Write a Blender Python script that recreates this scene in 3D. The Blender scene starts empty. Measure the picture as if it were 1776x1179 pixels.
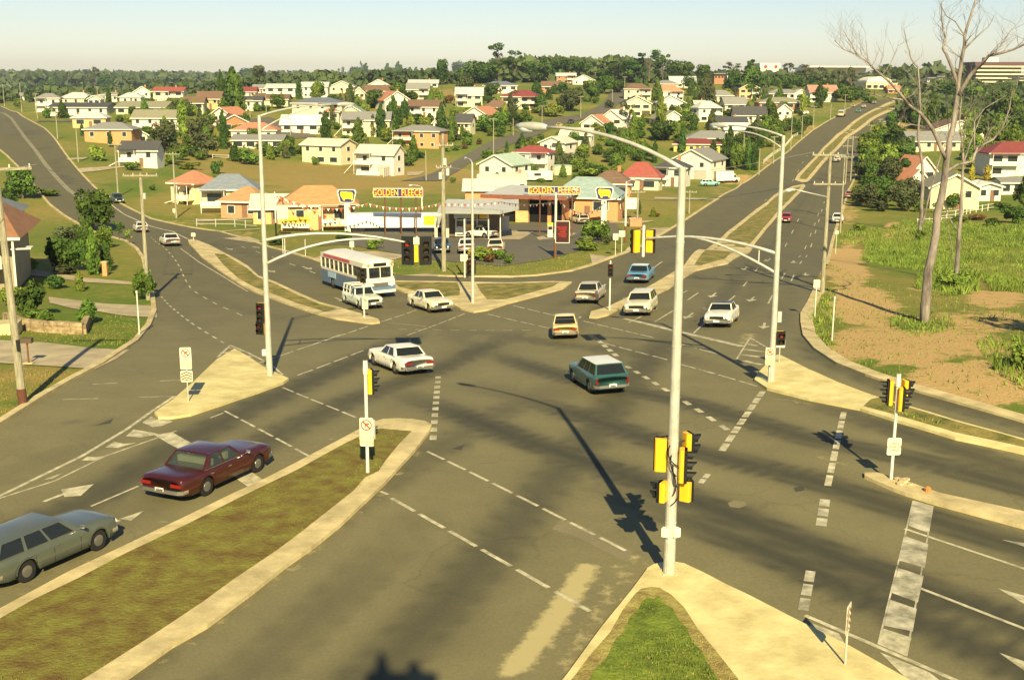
import bpy, bmesh, math, random
import numpy as np
from mathutils import Vector, Matrix
from mathutils.geometry import tessellate_polygon
R = math.radians
sc = bpy.context.scene
# ---------------------------------------------------------------- camera
F = 2071.0; CW, CH = 888.0, 589.5; PITCH = R(12.3); ROLL = R(0.2); CZ = 14.0
cd = bpy.data.cameras.new('camera'); cam = bpy.data.objects.new('camera', cd); sc.collection.objects.link(cam)
cd.sensor_width = 36; cd.lens = F / 1776 * 36; cd.clip_start = 0.5; cd.clip_end = 12000
cam.location = (0, 0, CZ)
cam.rotation_euler = (Matrix.Rotation(math.pi/2 - PITCH, 3, 'X') @ Matrix.Rotation(ROLL, 3, 'Z')).to_euler()
sc.camera = cam
# ---------------------------------------------------------------- world, sun, exposure
SUN_EL = R(32); SHX, SHY = -0.131, 0.991          # direction the shadows fall on the ground
w = bpy.data.worlds.new('World'); sc.world = w; w.use_nodes = True
nt = w.node_tree; bg = nt.nodes['Background']
sky = nt.nodes.new('ShaderNodeTexSky'); sky.sky_type = 'NISHITA'; sky.sun_disc = False
sky.sun_elevation = SUN_EL; sky.sun_rotation = math.atan2(-SHX, -SHY)
sky.air_density = 1.0; sky.dust_density = 0.15; sky.ozone_density = 1.6; sky.altitude = 50
tn = nt.nodes.new('ShaderNodeMix'); tn.data_type = 'RGBA'; tn.blend_type = 'MULTIPLY'; tn.inputs[0].default_value = 1; tn.inputs[7].default_value = (1.0, .98, 1.04, 1)
nt.links.new(sky.outputs[0], tn.inputs[6]); nt.links.new(tn.outputs[2], bg.inputs[0]); bg.inputs[1].default_value = 0.054
sd = bpy.data.lights.new('sun', 'SUN'); sd.energy = 5.0; sd.angle = R(0.5); sd.color = (1.0, 0.83, 0.47)
so = bpy.data.objects.new('sun', sd); sc.collection.objects.link(so)
to_sun = Vector((-SHX*math.cos(SUN_EL), -SHY*math.cos(SUN_EL), math.sin(SUN_EL)))
so.rotation_euler = to_sun.to_track_quat('Z', 'Y').to_euler(); so.location = (0, -20, 60)
sc.view_settings.view_transform = 'Standard'; sc.view_settings.look = 'None'
sc.view_settings.gamma = 1; sc.view_settings.exposure = 0.88
# ---------------------------------------------------------------- terrain and pixel helpers
CP, SP = math.cos(PITCH), math.sin(PITCH); CR, SR = math.cos(ROLL), math.sin(ROLL)
def ray(px, py):
    a = (px-CW)/F; b = -(py-CH)/F
    x = a*CR - b*SR; y = a*SR + b*CR
    return x, CP + y*SP, -SP + y*CP
def proj(X, Y, Z):
    d = Z - CZ
    zc = Y*CP - d*SP; yc = Y*SP + d*CP
    zc = np.maximum(zc, .5)
    x = X/zc; y = yc/zc
    return CW + F*(x*CR + y*SR), CH - F*(-x*SR + y*CR)
def at(px, py, Y):
    x, y, z = ray(px, py); return Vector((x/y*Y, Y, CZ + z/y*Y))
_cp = [(655,512,92),(750,543,84),(700,648,61),(981,592,69),(1106,493,95),(830,413,146),(700,415,140),(940,420,135),
 (298,428,132),(242,403,158),(60,238,315),(20,196,440),(-120,215,420),(258,520,93),(1426,509,87),(1603,555,74),(1400,388,178),
 (1250,345,215),(1370,268,352),(1440,281,320),(1430,225,430),(1500,192,510),(1530,180,560),(1262,318,288),(1060,330,240),
 (545,284,318),(658,304,285),(840,314,280),(720,257,355),(700,192,440),(430,258,340),(350,300,260),(500,170,520),(300,175,500),
 (60,192,460),(900,250,360),(960,235,400),(1050,200,470),(1150,175,560),(1060,160,600),(870,145,720),(1300,215,440),(1350,180,560),
 (1650,365,205),(1740,345,230),(1600,260,330),(1750,250,370),(1550,400,165),(1740,480,110),(1240,440,135),(60,420,135),(20,540,80),
 (120,430,130),(600,330,235),(420,385,170),(1560,215,430),(1700,200,520),(1100,420,125),(1776,720,45),(1500,640,55)]
P = []
for a, b, Y in _cp:
    v = at(a, b, Y); P.append((v.x, v.y, v.z))
for x in (-120,-60,-30,0,30,60,120):
    for y in (-60,-20,20): P.append((x, y, 0))
P += [(-30,40,0),(0,45,0),(22,42,0),(45,38,0),(0,32,0),(15,52,-.2),(-20,56,-.2),(-45,52,0),(-70,60,-.3),(60,60,-.4)]
P += [(-500,300,-4),(-700,600,-4),(500,300,-8),(700,600,2),(900,900,6),(-300,800,0),(0,900,11),(300,900,9),(600,1200,6),(-600,1100,-6),(0,1300,6),(-400,60,-3),(400,60,-3)]
P = np.array(P); _nP = len(P)
S0 = 100.0
def _U(r2): return np.where(r2 > 0, r2*np.log(np.maximum(r2, 1e-12)), 0)
_q = P[:, :2]/S0; n = len(P)
K = _U(((_q[:, None]-_q[None])**2).sum(-1)) + np.eye(n)*0.02
A = np.zeros((n+3, n+3)); A[:n, :n] = K; A[:n, n] = 1; A[:n, n+1:] = _q; A[n, :n] = 1; A[n+1:, :n] = _q.T
_w = np.linalg.solve(A, np.r_[P[:, 2], 0, 0, 0])
def T(X, Y):
    X = np.asarray(X, float); Y = np.asarray(Y, float); sh = X.shape
    x = X.ravel()/S0; y = Y.ravel()/S0
    r2 = (x[:, None]-_q[:, 0])**2 + (y[:, None]-_q[:, 1])**2
    z = _U(r2) @ _w[:_nP] + _w[_nP] + _w[_nP+1]*x + _w[_nP+2]*y
    z = 16*np.tanh(z/16) if False else np.clip(z, -13, 17)
    d = np.hypot(x, y)*S0
    k = np.clip((d-900)/500, 0, 1); k = k*k*(3-2*k)
    far = -6 + 22*np.clip((d-1500)/2200, 0, 1)**1.5*(0.85+0.3*np.sin(x*.21+1.2)*np.cos(x*.083))
    z = z*(1-k) + far*k
    k2 = np.clip((46-np.abs(Y.ravel()-8))/30, 0, 1)*np.clip((70-np.abs(X.ravel()))/30, 0, 1)
    return (z*(1-k2)).reshape(sh)
_ys = np.concatenate([np.arange(4, 120, .8), 120*np.power(1.01, np.arange(0, 330))])
def G(px, py, far=None):
    x, y, z = ray(px, py)
    Z = CZ + z/y*_ys; t = T(x/y*_ys, _ys); u = Z - t
    i = np.argmax(u < 0)
    if u[i] >= 0:
        return at(px, py, far or 900)
    if i == 0: Y = _ys[0]
    else: Y = _ys[i-1] + (_ys[i]-_ys[i-1])*u[i-1]/(u[i-1]-u[i])
    return Vector((x/y*Y, Y, float(T(x/y*Y, Y))))
def tz(x, y): return float(T(x, y))
def zc(p): return p[1]*CP - (p[2]-CZ)*SP
def mpp(p): return zc(p)/F       # metres per photo pixel at p
# ---------------------------------------------------------------- materials
MC = {}
def lin(c): return tuple(c)+(1.0,) if len(c) == 3 else c
def mat(name, col, rough=.8, var=.12, scale=2.0, bump=0.0, metal=0.0, spec=.3, obj_rand=0.0, second=None, detail=6, coord='Object', bscale=None, emit=None, stretch=None):
    if name in MC: return MC[name]
    m = bpy.data.materials.new(name); m.use_nodes = True; MC[name] = m
    N = m.node_tree.nodes; L = m.node_tree.links; b = N['Principled BSDF']
    b.inputs['Roughness'].default_value = rough; b.inputs['Metallic'].default_value = metal
    b.inputs['Specular IOR Level'].default_value = spec
    tc = N.new('ShaderNodeTexCoord'); src = tc.outputs[coord]
    if stretch:
        mp = N.new('ShaderNodeMapping'); mp.inputs['Scale'].default_value = stretch; L.new(src, mp.inputs[0]); src = mp.outputs[0]
    nz = N.new('ShaderNodeTexNoise'); nz.inputs['Scale'].default_value = scale; nz.inputs['Detail'].default_value = detail; nz.inputs['Roughness'].default_value = .65
    L.new(src, nz.inputs['Vector'])
    cr = N.new('ShaderNodeValToRGB')
    c2 = second or tuple(min(1, c*(1+var)) for c in col)
    c1 = tuple(c*(1-var) for c in col)
    cr.color_ramp.elements[0].color = lin(c1); cr.color_ramp.elements[0].position = .33
    cr.color_ramp.elements[1].color = lin(c2); cr.color_ramp.elements[1].position = .67
    L.new(nz.outputs[0], cr.inputs[0]); out = cr.outputs[0]
    if obj_rand:
        oi = N.new('ShaderNodeObjectInfo'); hs = N.new('ShaderNodeHueSaturation')
        mr = N.new('ShaderNodeMapRange'); mr.inputs[3].default_value = 1-obj_rand; mr.inputs[4].default_value = 1+obj_rand
        L.new(oi.outputs['Random'], mr.inputs[0]); L.new(mr.outputs[0], hs.inputs['Value'])
        mr2 = N.new('ShaderNodeMapRange'); mr2.inputs[3].default_value = .5-obj_rand*.06; mr2.inputs[4].default_value = .5+obj_rand*.06
        ml = N.new('ShaderNodeMath'); ml.operation = 'FRACT'; mm = N.new('ShaderNodeMath'); mm.operation = 'MULTIPLY'; mm.inputs[1].default_value = 7.3
        L.new(oi.outputs['Random'], mm.inputs[0]); L.new(mm.outputs[0], ml.inputs[0]); L.new(ml.outputs[0], mr2.inputs[0]); L.new(mr2.outputs[0], hs.inputs['Hue'])
        L.new(out, hs.inputs['Color']); out = hs.outputs[0]
    L.new(out, b.inputs['Base Color'])
    if bump:
        n2 = N.new('ShaderNodeTexNoise'); n2.inputs['Scale'].default_value = bscale or scale*6; n2.inputs['Detail'].default_value = 5
        L.new(src, n2.inputs['Vector']); bp = N.new('ShaderNodeBump'); bp.inputs['Strength'].default_value = bump; bp.inputs['Distance'].default_value = .05
        L.new(n2.outputs[0], bp.inputs['Height']); L.new(bp.outputs[0], b.inputs['Normal'])
    if emit:
        b.inputs['Emission Color'].default_value = lin(emit); b.inputs['Emission Strength'].default_value = 1
    return m
def paint(name, col, rough=.28):      # vehicle paint
    m = mat(name, col, rough, .06, 1.2, spec=.5)
    b = m.node_tree.nodes['Principled BSDF']; b.inputs['Coat Weight'].default_value = .4; b.inputs['Coat Roughness'].default_value = .12
    return m
def glass(name, col, alpha=.5):
    if name in MC: return MC[name]
    m = bpy.data.materials.new(name); m.use_nodes = True; MC[name] = m
    N = m.node_tree.nodes; L = m.node_tree.links; b = N['Principled BSDF']
    b.inputs['Base Color'].default_value = lin(col); b.inputs['Roughness'].default_value = .06; b.inputs['Specular IOR Level'].default_value = .6
    b.inputs['Alpha'].default_value = alpha
    return m
# ---------------------------------------------------------------- mesh builder
COL = sc.collection
class MB:
    def __init__(s): s.v = []; s.f = []; s.m = []; s.mi = 0
    def add(s, vs, fs):
        o = len(s.v); s.v += [tuple(v) for v in vs]; s.f += [tuple(i+o for i in f) for f in fs]; s.m += [s.mi]*len(fs); return s
    def box(s, c, d, rz=0, M=None):
        hx, hy, hz = d[0]/2, d[1]/2, d[2]/2; cs, sn = math.cos(rz), math.sin(rz); vs = []
        for z in (-hz, hz):
            for x, y in ((-hx,-hy),(hx,-hy),(hx,hy),(-hx,hy)):
                vs.append((c[0]+x*cs-y*sn, c[1]+x*sn+y*cs, c[2]+z))
        if M: vs = [tuple(M @ Vector(v)) for v in vs]
        return s.add(vs, [(3,2,1,0),(4,5,6,7),(0,1,5,4),(1,2,6,5),(2,3,7,6),(3,0,4,7)])
    def bar(s, a, b, w, h=None, up=(0,0,1)):
        a = Vector(a); b = Vector(b); h = h or w; d = (b-a).normalized(); u = Vector(up)
        if abs(d.dot(u)) > .97: u = Vector((1,0,0))
        sd_ = d.cross(u).normalized(); u = sd_.cross(d).normalized(); vs = []
        for p in (a, b):
            for i, j in ((-1,-1),(1,-1),(1,1),(-1,1)): vs.append(p + sd_*(i*w/2) + u*(j*h/2))
        return s.add(vs, [(3,2,1,0),(4,5,6,7),(0,1,5,4),(1,2,6,5),(2,3,7,6),(3,0,4,7)])
    def tube(s, pts, rad, seg=8, cap=True):
        pts = [Vector(p) for p in pts]; k = len(pts)
        if not hasattr(rad, '__len__'): rad = [rad]*k
        o = len(s.v); prev = None
        for i, p in enumerate(pts):
            d = (pts[min(i+1, k-1)] - pts[max(i-1, 0)]).normalized()
            u = prev if prev is not None else (Vector((1,0,0)) if abs(d.z) > .9 else Vector((0,0,1)))
            sd_ = d.cross(u)
            if sd_.length < 1e-4: sd_ = d.cross(Vector((0,1,0)))
            sd_.normalize(); u = sd_.cross(d).normalized(); prev = u
            for j in range(seg):
                a = 2*math.pi*j/seg; s.v.append(tuple(p + (sd_*math.cos(a) + u*math.sin(a))*rad[i]))
        for i in range(k-1):
            for j in range(seg):
                a = o+i*seg+j; b = o+i*seg+(j+1) % seg
                s.f.append((a, b, b+seg, a+seg)); s.m.append(s.mi)
        if cap:
            s.f.append(tuple(o+j for j in reversed(range(seg)))); s.m.append(s.mi)
            s.f.append(tuple(o+(k-1)*seg+j for j in range(seg))); s.m.append(s.mi)
        return s
    def prism(s, poly, z0, z1):      # poly ccw list of xy
        k = len(poly); o = [(x, y, z0) for x, y in poly]+[(x, y, z1) for x, y in poly]
        fs = [tuple(range(k, 2*k)), tuple(reversed(range(k)))] + [(i, (i+1) % k, k+(i+1) % k, k+i) for i in range(k)]
        return s.add(o, fs)
    def slab(s, poly3, th, nrm):     # planar polygon in 3D with thickness
        k = len(poly3); nv = Vector(nrm)*th; a = [Vector(p) for p in poly3]; b = [p+nv for p in a]
        return s.add(a+b, [tuple(range(k, 2*k)), tuple(reversed(range(k)))] + [(i, (i+1) % k, k+(i+1) % k, k+i) for i in range(k)])
    def build(s, name, mats, parent=None, smooth=False, loc=None):
        me = bpy.data.meshes.new(name); me.from_pydata(s.v, [], s.f)
        if not isinstance(mats, (list, tuple)): mats = [mats]
        for m_ in mats: me.materials.append(m_)
        if len(mats) > 1: me.polygons.foreach_set('material_index', s.m)
        if smooth: me.polygons.foreach_set('use_smooth', [True]*len(me.polygons))
        me.update(); o = bpy.data.objects.new(name, me); COL.objects.link(o)
        if parent: o.parent = parent
        if loc: o.location = loc
        return o
def tag(o, label=None, cat=None, group=None, kind=None):
    if label: o['label'] = label
    if cat: o['category'] = cat
    if group: o['group'] = group
    if kind: o['kind'] = kind
    return o
def empty(name, loc, rz=0, label=None, cat=None, group=None):
    e = bpy.data.objects.new(name, None); COL.objects.link(e); e.location = loc; e.rotation_euler = (0, 0, rz); e.empty_display_size = .3
    return tag(e, label, cat, group)
def copy_tree(o, parent=None):
    c = o.copy(); COL.objects.link(c); c.parent = parent
    if parent is not None: c.matrix_parent_inverse = o.matrix_parent_inverse.copy()
    for ch in KIDS.get(o.name, []): copy_tree(ch, c)
    return c
KIDS = {}
def kids_of(o):
    KIDS[o.name] = [c for c in COL.objects if c.parent == o]
    for c in KIDS[o.name]: kids_of(c)
def text_mesh(body, size, name, m, parent, M, align='CENTER', ext=.01, sx=1.0, spacing=1.0):
    cu = bpy.data.curves.new('txt', 'FONT'); cu.body = body; cu.size = size; cu.align_x = align; cu.align_y = 'CENTER'; cu.extrude = ext; cu.resolution_u = 2
    cu.space_character = spacing; cu.space_line = .9
    t = bpy.data.objects.new('txt', cu); COL.objects.link(t); bpy.context.view_layer.update()
    me = bpy.data.meshes.new_from_object(t.evaluated_get(bpy.context.evaluated_depsgraph_get())); bpy.data.objects.remove(t); bpy.data.curves.remove(cu)
    me.transform(Matrix.Diagonal((sx, 1, 1, 1))); me.transform(M); me.materials.clear(); me.materials.append(m); me.name = name
    o = bpy.data.objects.new(name, me); COL.objects.link(o); o.parent = parent; return o
UP = Matrix(((1,0,0,0),(0,0,-1,0),(0,1,0,0),(0,0,0,1)))     # text lying in XY -> standing, facing -Y
# ---------------------------------------------------------------- ground sheet
rng = random.Random(5); nr = np.random.default_rng(3)
def lattice(seed, X, Y, s):
    X = np.asarray(X)/s; Y = np.asarray(Y)/s; tab = np.random.default_rng(seed).random((64, 64))
    xi = np.floor(X).astype(int); yi = np.floor(Y).astype(int); fx = X-xi; fy = Y-yi; fx = fx*fx*(3-2*fx); fy = fy*fy*(3-2*fy)
    g = lambda i, j: tab[i % 64, j % 64]
    return (g(xi, yi)*(1-fx)+g(xi+1, yi)*fx)*(1-fy)+(g(xi, yi+1)*(1-fx)+g(xi+1, yi+1)*fx)*fy
def grow(a, b, s, r, smax=400):
    o = [a]
    while o[-1] < b: o.append(o[-1]+s); s = min(s*r, smax)
    return o
xp = list(np.arange(0, 75, 1.25)) + grow(75, 4200, 1.5, 1.045)
gx = np.array([-x for x in reversed(xp[1:])] + xp); gy = np.array([-2500,-1500,-800,-400,-200,-120,-80,-60,-50,-40,-30,-24,-18,-12,-6]+list(np.arange(0, 125, 1.25))+grow(125, 4600, 1.5, 1.022))
XX, YY = np.meshgrid(gx, gy); ZZ = T(XX, YY) - .02
BL = [ # px, py, rx, ry, channel(0 dry,1 dirt), value     read off the photograph, stored on the ground itself
 (640,312,240,26,0,.95),(520,300,130,20,0,.9),(370,265,90,28,0,.7),(400,290,80,14,0,.75),(820,325,80,12,0,.6),(1180,385,80,40,0,.5),(1120,350,120,14,0,.85),
 (1570,600,160,42,1,.95),(1470,470,38,60,1,1.),(1500,530,60,40,1,.95),(1555,400,26,18,1,.9),(1700,660,170,45,1,1.),(1690,560,130,22,1,.75),(1725,520,60,16,1,.9),(1470,370,24,22,1,.6),
 (1460,620,50,20,1,.8),(1620,500,60,9,1,.6),
 (1275,312,42,10,1,.85),(1250,330,30,10,1,.5),(1330,285,20,10,1,.6),(1400,225,30,12,1,.6),(1420,190,40,10,1,.5),(1560,230,26,18,1,.8),(1590,200,50,8,1,.6),(1500,285,20,14,1,.5),
 (300,388,90,8,1,.5),(400,405,60,7,1,.5),(480,420,60,10,1,.35),(500,460,60,14,0,.9),(350,340,40,10,0,.7),(340,360,90,18,0,.55),(280,350,50,14,0,.65),
 (50,650,80,14,0,.95),(60,640,50,9,1,.4),(150,610,90,6,1,.45),(240,440,40,20,0,.5),(30,700,40,10,0,.1),(120,575,120,14,0,.25),(700,440,120,16,0,.5),(870,465,140,14,0,.35),
 (1600,565,40,10,0,0.),(1580,640,25,12,0,.3),(1600,450,90,32,0,.1),(1720,440,50,12,0,.6),(1690,470,60,10,1,.45),(1560,420,30,8,0,.7),(60,300,90,30,0,.35),(210,300,60,20,0,.45),(230,325,50,16,0,.1),(160,220,60,30,0,.3),(1000,295,60,20,0,.1),
 (1240,160,60,8,0,.4),(1330,170,30,8,0,.8),(770,165,30,10,0,.9),(940,180,60,20,0,.5),(1130,400,60,25,0,.35),(1080,345,140,25,0,.6),(1220,330,60,20,0,.3),(650,235,70,14,0,.2),(1680,430,80,14,0,.5)]
px_, py_ = proj(XX, YY, ZZ); vis = (YY > 8)
dry = .30 + .6*(lattice(1, XX, YY, 23)-.5) + .35*(lattice(2, XX, YY, 6)-.5); dirt = np.clip(lattice(4, XX, YY, 15)-.78, 0, 1)*1.5
wob = (lattice(7, XX, YY, 7)-.5)*.7 + (lattice(8, XX, YY, 2.5)-.5)*.5
for bx, by, rx, ry, ch, val in BL:
    d = np.hypot((px_-bx)/rx, (py_-by)/ry) + wob*.7; k = np.clip((1.15-d)/.35, 0, 1)*vis
    if ch == 0: dry = dry*(1-k) + (val + .25*(lattice(9, XX, YY, 4)-.5))*k; dirt = dirt*(1-k*(.9 if val < .3 else 0))
    else: dirt = np.maximum(dirt, k*val)
vs = np.stack([XX.ravel(), YY.ravel(), ZZ.ravel()], 1); ny, nx = XX.shape
idx = np.arange(ny*nx).reshape(ny, nx)
fs = np.stack([idx[:-1, :-1].ravel(), idx[:-1, 1:].ravel(), idx[1:, 1:].ravel(), idx[1:, :-1].ravel()], 1)
me = bpy.data.meshes.new('ground'); me.from_pydata(vs.tolist(), [], fs.tolist()); me.polygons.foreach_set('use_smooth', [True]*len(me.polygons))
ca = me.color_attributes.new('wear_tone', 'FLOAT_COLOR', 'POINT')
dd = np.stack([np.clip(dry, 0, 1).ravel(), np.clip(dirt, 0, 1).ravel(), np.zeros(ny*nx), np.ones(ny*nx)], 1); ca.data.foreach_set('color', dd.ravel())
gm = bpy.data.materials.new('ground_cover'); gm.use_nodes = True; N = gm.node_tree.nodes; L = gm.node_tree.links; b = N['Principled BSDF']; b.inputs['Roughness'].default_value = .95; b.inputs['Specular IOR Level'].default_value = .1
def noise(N, L, src, scale, det=6, rough=.65):
    q = N.new('ShaderNodeTexNoise'); q.inputs['Scale'].default_value = scale; q.inputs['Detail'].default_value = det; q.inputs['Roughness'].default_value = rough; L.new(src, q.inputs['Vector']); return q.outputs[0]
def mixc(N, L, f, a, b_, mode='MIX'):
    q = N.new('ShaderNodeMix'); q.data_type = 'RGBA'; q.blend_type = mode
    for k, v in ((0, f), (6, a), (7, b_)):
        if hasattr(v, 'links'): L.new(v, q.inputs[k])
        else: q.inputs[k].default_value = v if k == 0 else lin(v)
    return q.outputs[2]
def mathn(N, L, op, a, b_=0.0, clamp=False):
    q = N.new('ShaderNodeMath'); q.operation = op; q.use_clamp = clamp
    for k, v in ((0, a), (1, b_)):
        if hasattr(v, 'links'): L.new(v, q.inputs[k])
        else: q.inputs[k].default_value = v
    return q.outputs[0]
at_ = N.new('ShaderNodeAttribute'); at_.attribute_name = 'wear_tone'; sp_ = N.new('ShaderNodeSeparateColor'); L.new(at_.outputs['Color'], sp_.inputs[0])
tc = N.new('ShaderNodeTexCoord').outputs['Object']
n1 = noise(N, L, tc, .9); n2 = noise(N, L, tc, 5.5); n3 = noise(N, L, tc, .12)
dr = mathn(N, L, 'ADD', sp_.outputs[0], mathn(N, L, 'MULTIPLY', mathn(N, L, 'SUBTRACT', n1, .5), 1.5), True)
grn = mixc(N, L, n2, (.065,.115,.014), (.165,.24,.034)); dry_ = mixc(N, L, n2, (.24,.17,.05), (.42,.31,.10))
gr = mixc(N, L, dr, grn, dry_)
di = mathn(N, L, 'ADD', sp_.outputs[1], mathn(N, L, 'MULTIPLY', mathn(N, L, 'SUBTRACT', n1, .55), 2.0))
di = mathn(N, L, 'MULTIPLY', mathn(N, L, 'SUBTRACT', di, .35), 3.0, True)
dc = mixc(N, L, n2, (.36,.24,.09), (.62,.43,.19))
L.new(mixc(N, L, di, gr, dc), b.inputs['Base Color'])
bp = N.new('ShaderNodeBump'); bp.inputs['Strength'].default_value = .8; bp.inputs['Distance'].default_value = .12; L.new(n2, bp.inputs['Height']); L.new(bp.outputs[0], b.inputs['Normal'])
me.materials.append(gm); go = bpy.data.objects.new('ground', me); COL.objects.link(go); tag(go, kind='structure')
# ---------------------------------------------------------------- draped sheets
def drape(polys, name, m, step=2.0, off=.004, offfar=0.0, attr=None, kind='structure', smooth=True, world=False):
    bm = bmesh.new()
    for poly in polys:
        pts = [Vector((p[0], p[1], 0)) for p in poly] if world else [Vector((G(*p).x, G(*p).y, 0)) for p in poly]
        vs_ = [bm.verts.new(p) for p in pts]
        for t in tessellate_polygon([pts]):
            try: bm.faces.new([vs_[i] for i in t])
            except ValueError: pass
    steps = step if isinstance(step, list) else [(1e9, step)]
    for ax in (0, 1):
        lo = min(v.co[ax] for v in bm.verts); hi = max(v.co[ax] for v in bm.verts); c = lo
        while True:
            s_ = next(s2 for lim, s2 in steps if abs(c) < lim); c = math.floor(c/s_+1.0001)*s_
            if c >= hi: break
            no = Vector((0,0,0)); no[ax] = 1; co = Vector((0,0,0)); co[ax] = c
            bmesh.ops.bisect_plane(bm, geom=bm.verts[:]+bm.edges[:]+bm.faces[:], plane_co=co, plane_no=no, dist=1e-5)
    bmesh.ops.remove_doubles(bm, verts=bm.verts, dist=1e-4)
    bmesh.ops.recalc_face_normals(bm, faces=bm.faces)
    for f in bm.faces:
        if f.normal.z < 0: f.normal_flip()
    xy = np.array([(v.co.x, v.co.y) for v in bm.verts]); z = T(xy[:, 0], xy[:, 1])
    dist = np.hypot(xy[:, 0], xy[:, 1]); o_ = off + offfar*np.clip((dist-90)/200, 0, 3)
    for v, zz in zip(bm.verts, z+o_): v.co.z = zz
    me = bpy.data.meshes.new(name); bm.to_mesh(me); bm.free(); me.polygons.foreach_set('use_smooth', [smooth]*len(me.polygons)); me.materials.append(m)
    if attr:
        ca = me.color_attributes.new('wear_tone', 'FLOAT_COLOR', 'POINT'); ca.data.foreach_set('color', attr(xy, z).ravel())
    o = bpy.data.objects.new(name, me); COL.objects.link(o)
    if kind: o['kind'] = kind
    return o
def island(poly, name, m, h=.13, step=4.0, world=False):     # raised kerbed platform
    pts = [(p[0], p[1]) for p in poly] if world else [(G(*p).x, G(*p).y) for p in poly]
    o = drape([pts], name, m, step=step, off=h, smooth=False, world=True)
    bm = bmesh.new(); bm.from_mesh(o.data); es = [e for e in bm.edges if e.is_boundary]
    r = bmesh.ops.extrude_edge_only(bm, edges=es)
    for v in r['geom']:
        if isinstance(v, bmesh.types.BMVert): v.co.z -= h+.25
    bmesh.ops.recalc_face_normals(bm, faces=bm.faces); bm.to_mesh(o.data); bm.free(); return o
# ---------------------------------------------------------------- roads
def rdmat(name, base, lightc, fine=10.0, attr=True, patch=.35):
    m = bpy.data.materials.new(name); m.use_nodes = True; N = m.node_tree.nodes; L = m.node_tree.links; b = N['Principled BSDF']; b.inputs['Roughness'].default_value = .82; b.inputs['Specular IOR Level'].default_value = .25
    tc = N.new('ShaderNodeTexCoord').outputs['Object']
    a = noise(N, L, tc, patch, 5); f = noise(N, L, tc, fine, 4, .8); g = noise(N, L, tc, 1.7, 5)
    c = mixc(N, L, a, base, lightc)
    c = mixc(N, L, .55, c, mixc(N, L, f, (.35,.35,.35), (1.8,1.8,1.75)), 'MULTIPLY')
    vo = N.new('ShaderNodeTexVoronoi'); vo.feature = 'DISTANCE_TO_EDGE'; vo.inputs['Scale'].default_value = .22; vo.inputs['Randomness'].default_value = 1.0
    wp = N.new('ShaderNodeVectorMath'); wp.operation = 'ADD'; nzc = N.new('ShaderNodeTexNoise'); nzc.inputs['Scale'].default_value = 1.2; L.new(tc, nzc.inputs['Vector']); L.new(tc, wp.inputs[0]); L.new(nzc.outputs['Color'], wp.inputs[1]); L.new(wp.outputs[0], vo.inputs['Vector'])
    if attr:
        at_ = N.new('ShaderNodeAttribute'); at_.attribute_name = 'wear_tone'; s = N.new('ShaderNodeSeparateColor'); L.new(at_.outputs['Color'], s.inputs[0])
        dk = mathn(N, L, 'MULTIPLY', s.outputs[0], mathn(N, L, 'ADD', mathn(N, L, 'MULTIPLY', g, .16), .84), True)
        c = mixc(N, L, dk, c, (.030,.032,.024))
        L.new(c, b.inputs['Base Color'])
        ck = mathn(N, L, 'MULTIPLY', mathn(N, L, 'LESS_THAN', vo.outputs['Distance'], .012), mathn(N, L, 'GREATER_THAN', noise(N, L, tc, .11, 2), .52)); c = mixc(N, L, mathn(N, L, 'MULTIPLY', ck, .12), c, (.03,.03,.022))
        sa = mathn(N, L, 'MULTIPLY', mathn(N, L, 'SUBTRACT', mathn(N, L, 'ADD', s.outputs[1], mathn(N, L, 'MULTIPLY', mathn(N, L, 'SUBTRACT', noise(N, L, tc, 3.2, 8, .75), .5), 1.6)), .42), 2.4, True)
        c = mixc(N, L, sa, c, (.42,.36,.17))
        c = mixc(N, L, mathn(N, L, 'MULTIPLY', s.outputs[2], 1.0, True), c, (.105,.10,.062))
    L.new(c, b.inputs['Base Color'])
    bp = N.new('ShaderNodeBump'); bp.inputs['Strength'].default_value = .35; bp.inputs['Distance'].default_value = .02; L.new(f, bp.inputs['Height']); L.new(bp.outputs[0], b.inputs['Normal'])
    return m
ASPH = rdmat('asphalt', (.128,.116,.060), (.215,.193,.093))
ASPH2 = rdmat('forecourt_asphalt', (.10,.092,.066), (.16,.145,.10), attr=False)
CONC = mat('kerb_concrete', (.46,.38,.19), .9, .2, .8, .4, second=(.66,.55,.28)); CONC2 = mat('path_concrete', (.38,.31,.19), .9, .2, .5, .3, second=(.52,.44,.27))
ISL = mat('island_concrete', (.58,.49,.21), .9, .16, .9, .3, second=(.74,.64,.30))
WHITE = mat('road_paint', (.36,.33,.20), .7, .3, 2.2, second=(.66,.61,.40))
WORN = mat('worn_road_paint', (.20,.19,.12), .8, .3, 1.3, second=(.62,.58,.42), detail=9)
left_edge = [(-330,860),(-120,790),(0,738),(75,690),(180,632),(205,615),(240,592),(262,565),(272,540),(268,510),(258,480),(252,450),(240,432),(220,418),(186,409),(150,395),(113,374),(88,355),(63,325),(44,300),(13,270),(-25,240),(-70,222),(-130,209)]
left_far = [(-110,186),(-60,181),(0,185),(38,202.5),(76,223),(102,253),(140,302),(165,328),(188,342),(215,358),(260,380),(328,395),(379,402),(413,412),(464,429),(539,450),(600,463),(679,476)]
slip = [(760,480),(830,481),(888,481),(931,479),(992,471),(1028,461),(1063,448),(1091,438),(1134,415),(1170,395),(1206,372),(1246,346.5),(1287,320),(1323,296),(1352,275.5),(1386,247),(1411.5,226),(1448,205),(1463,192),(1487,182),(1505,175)]
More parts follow.
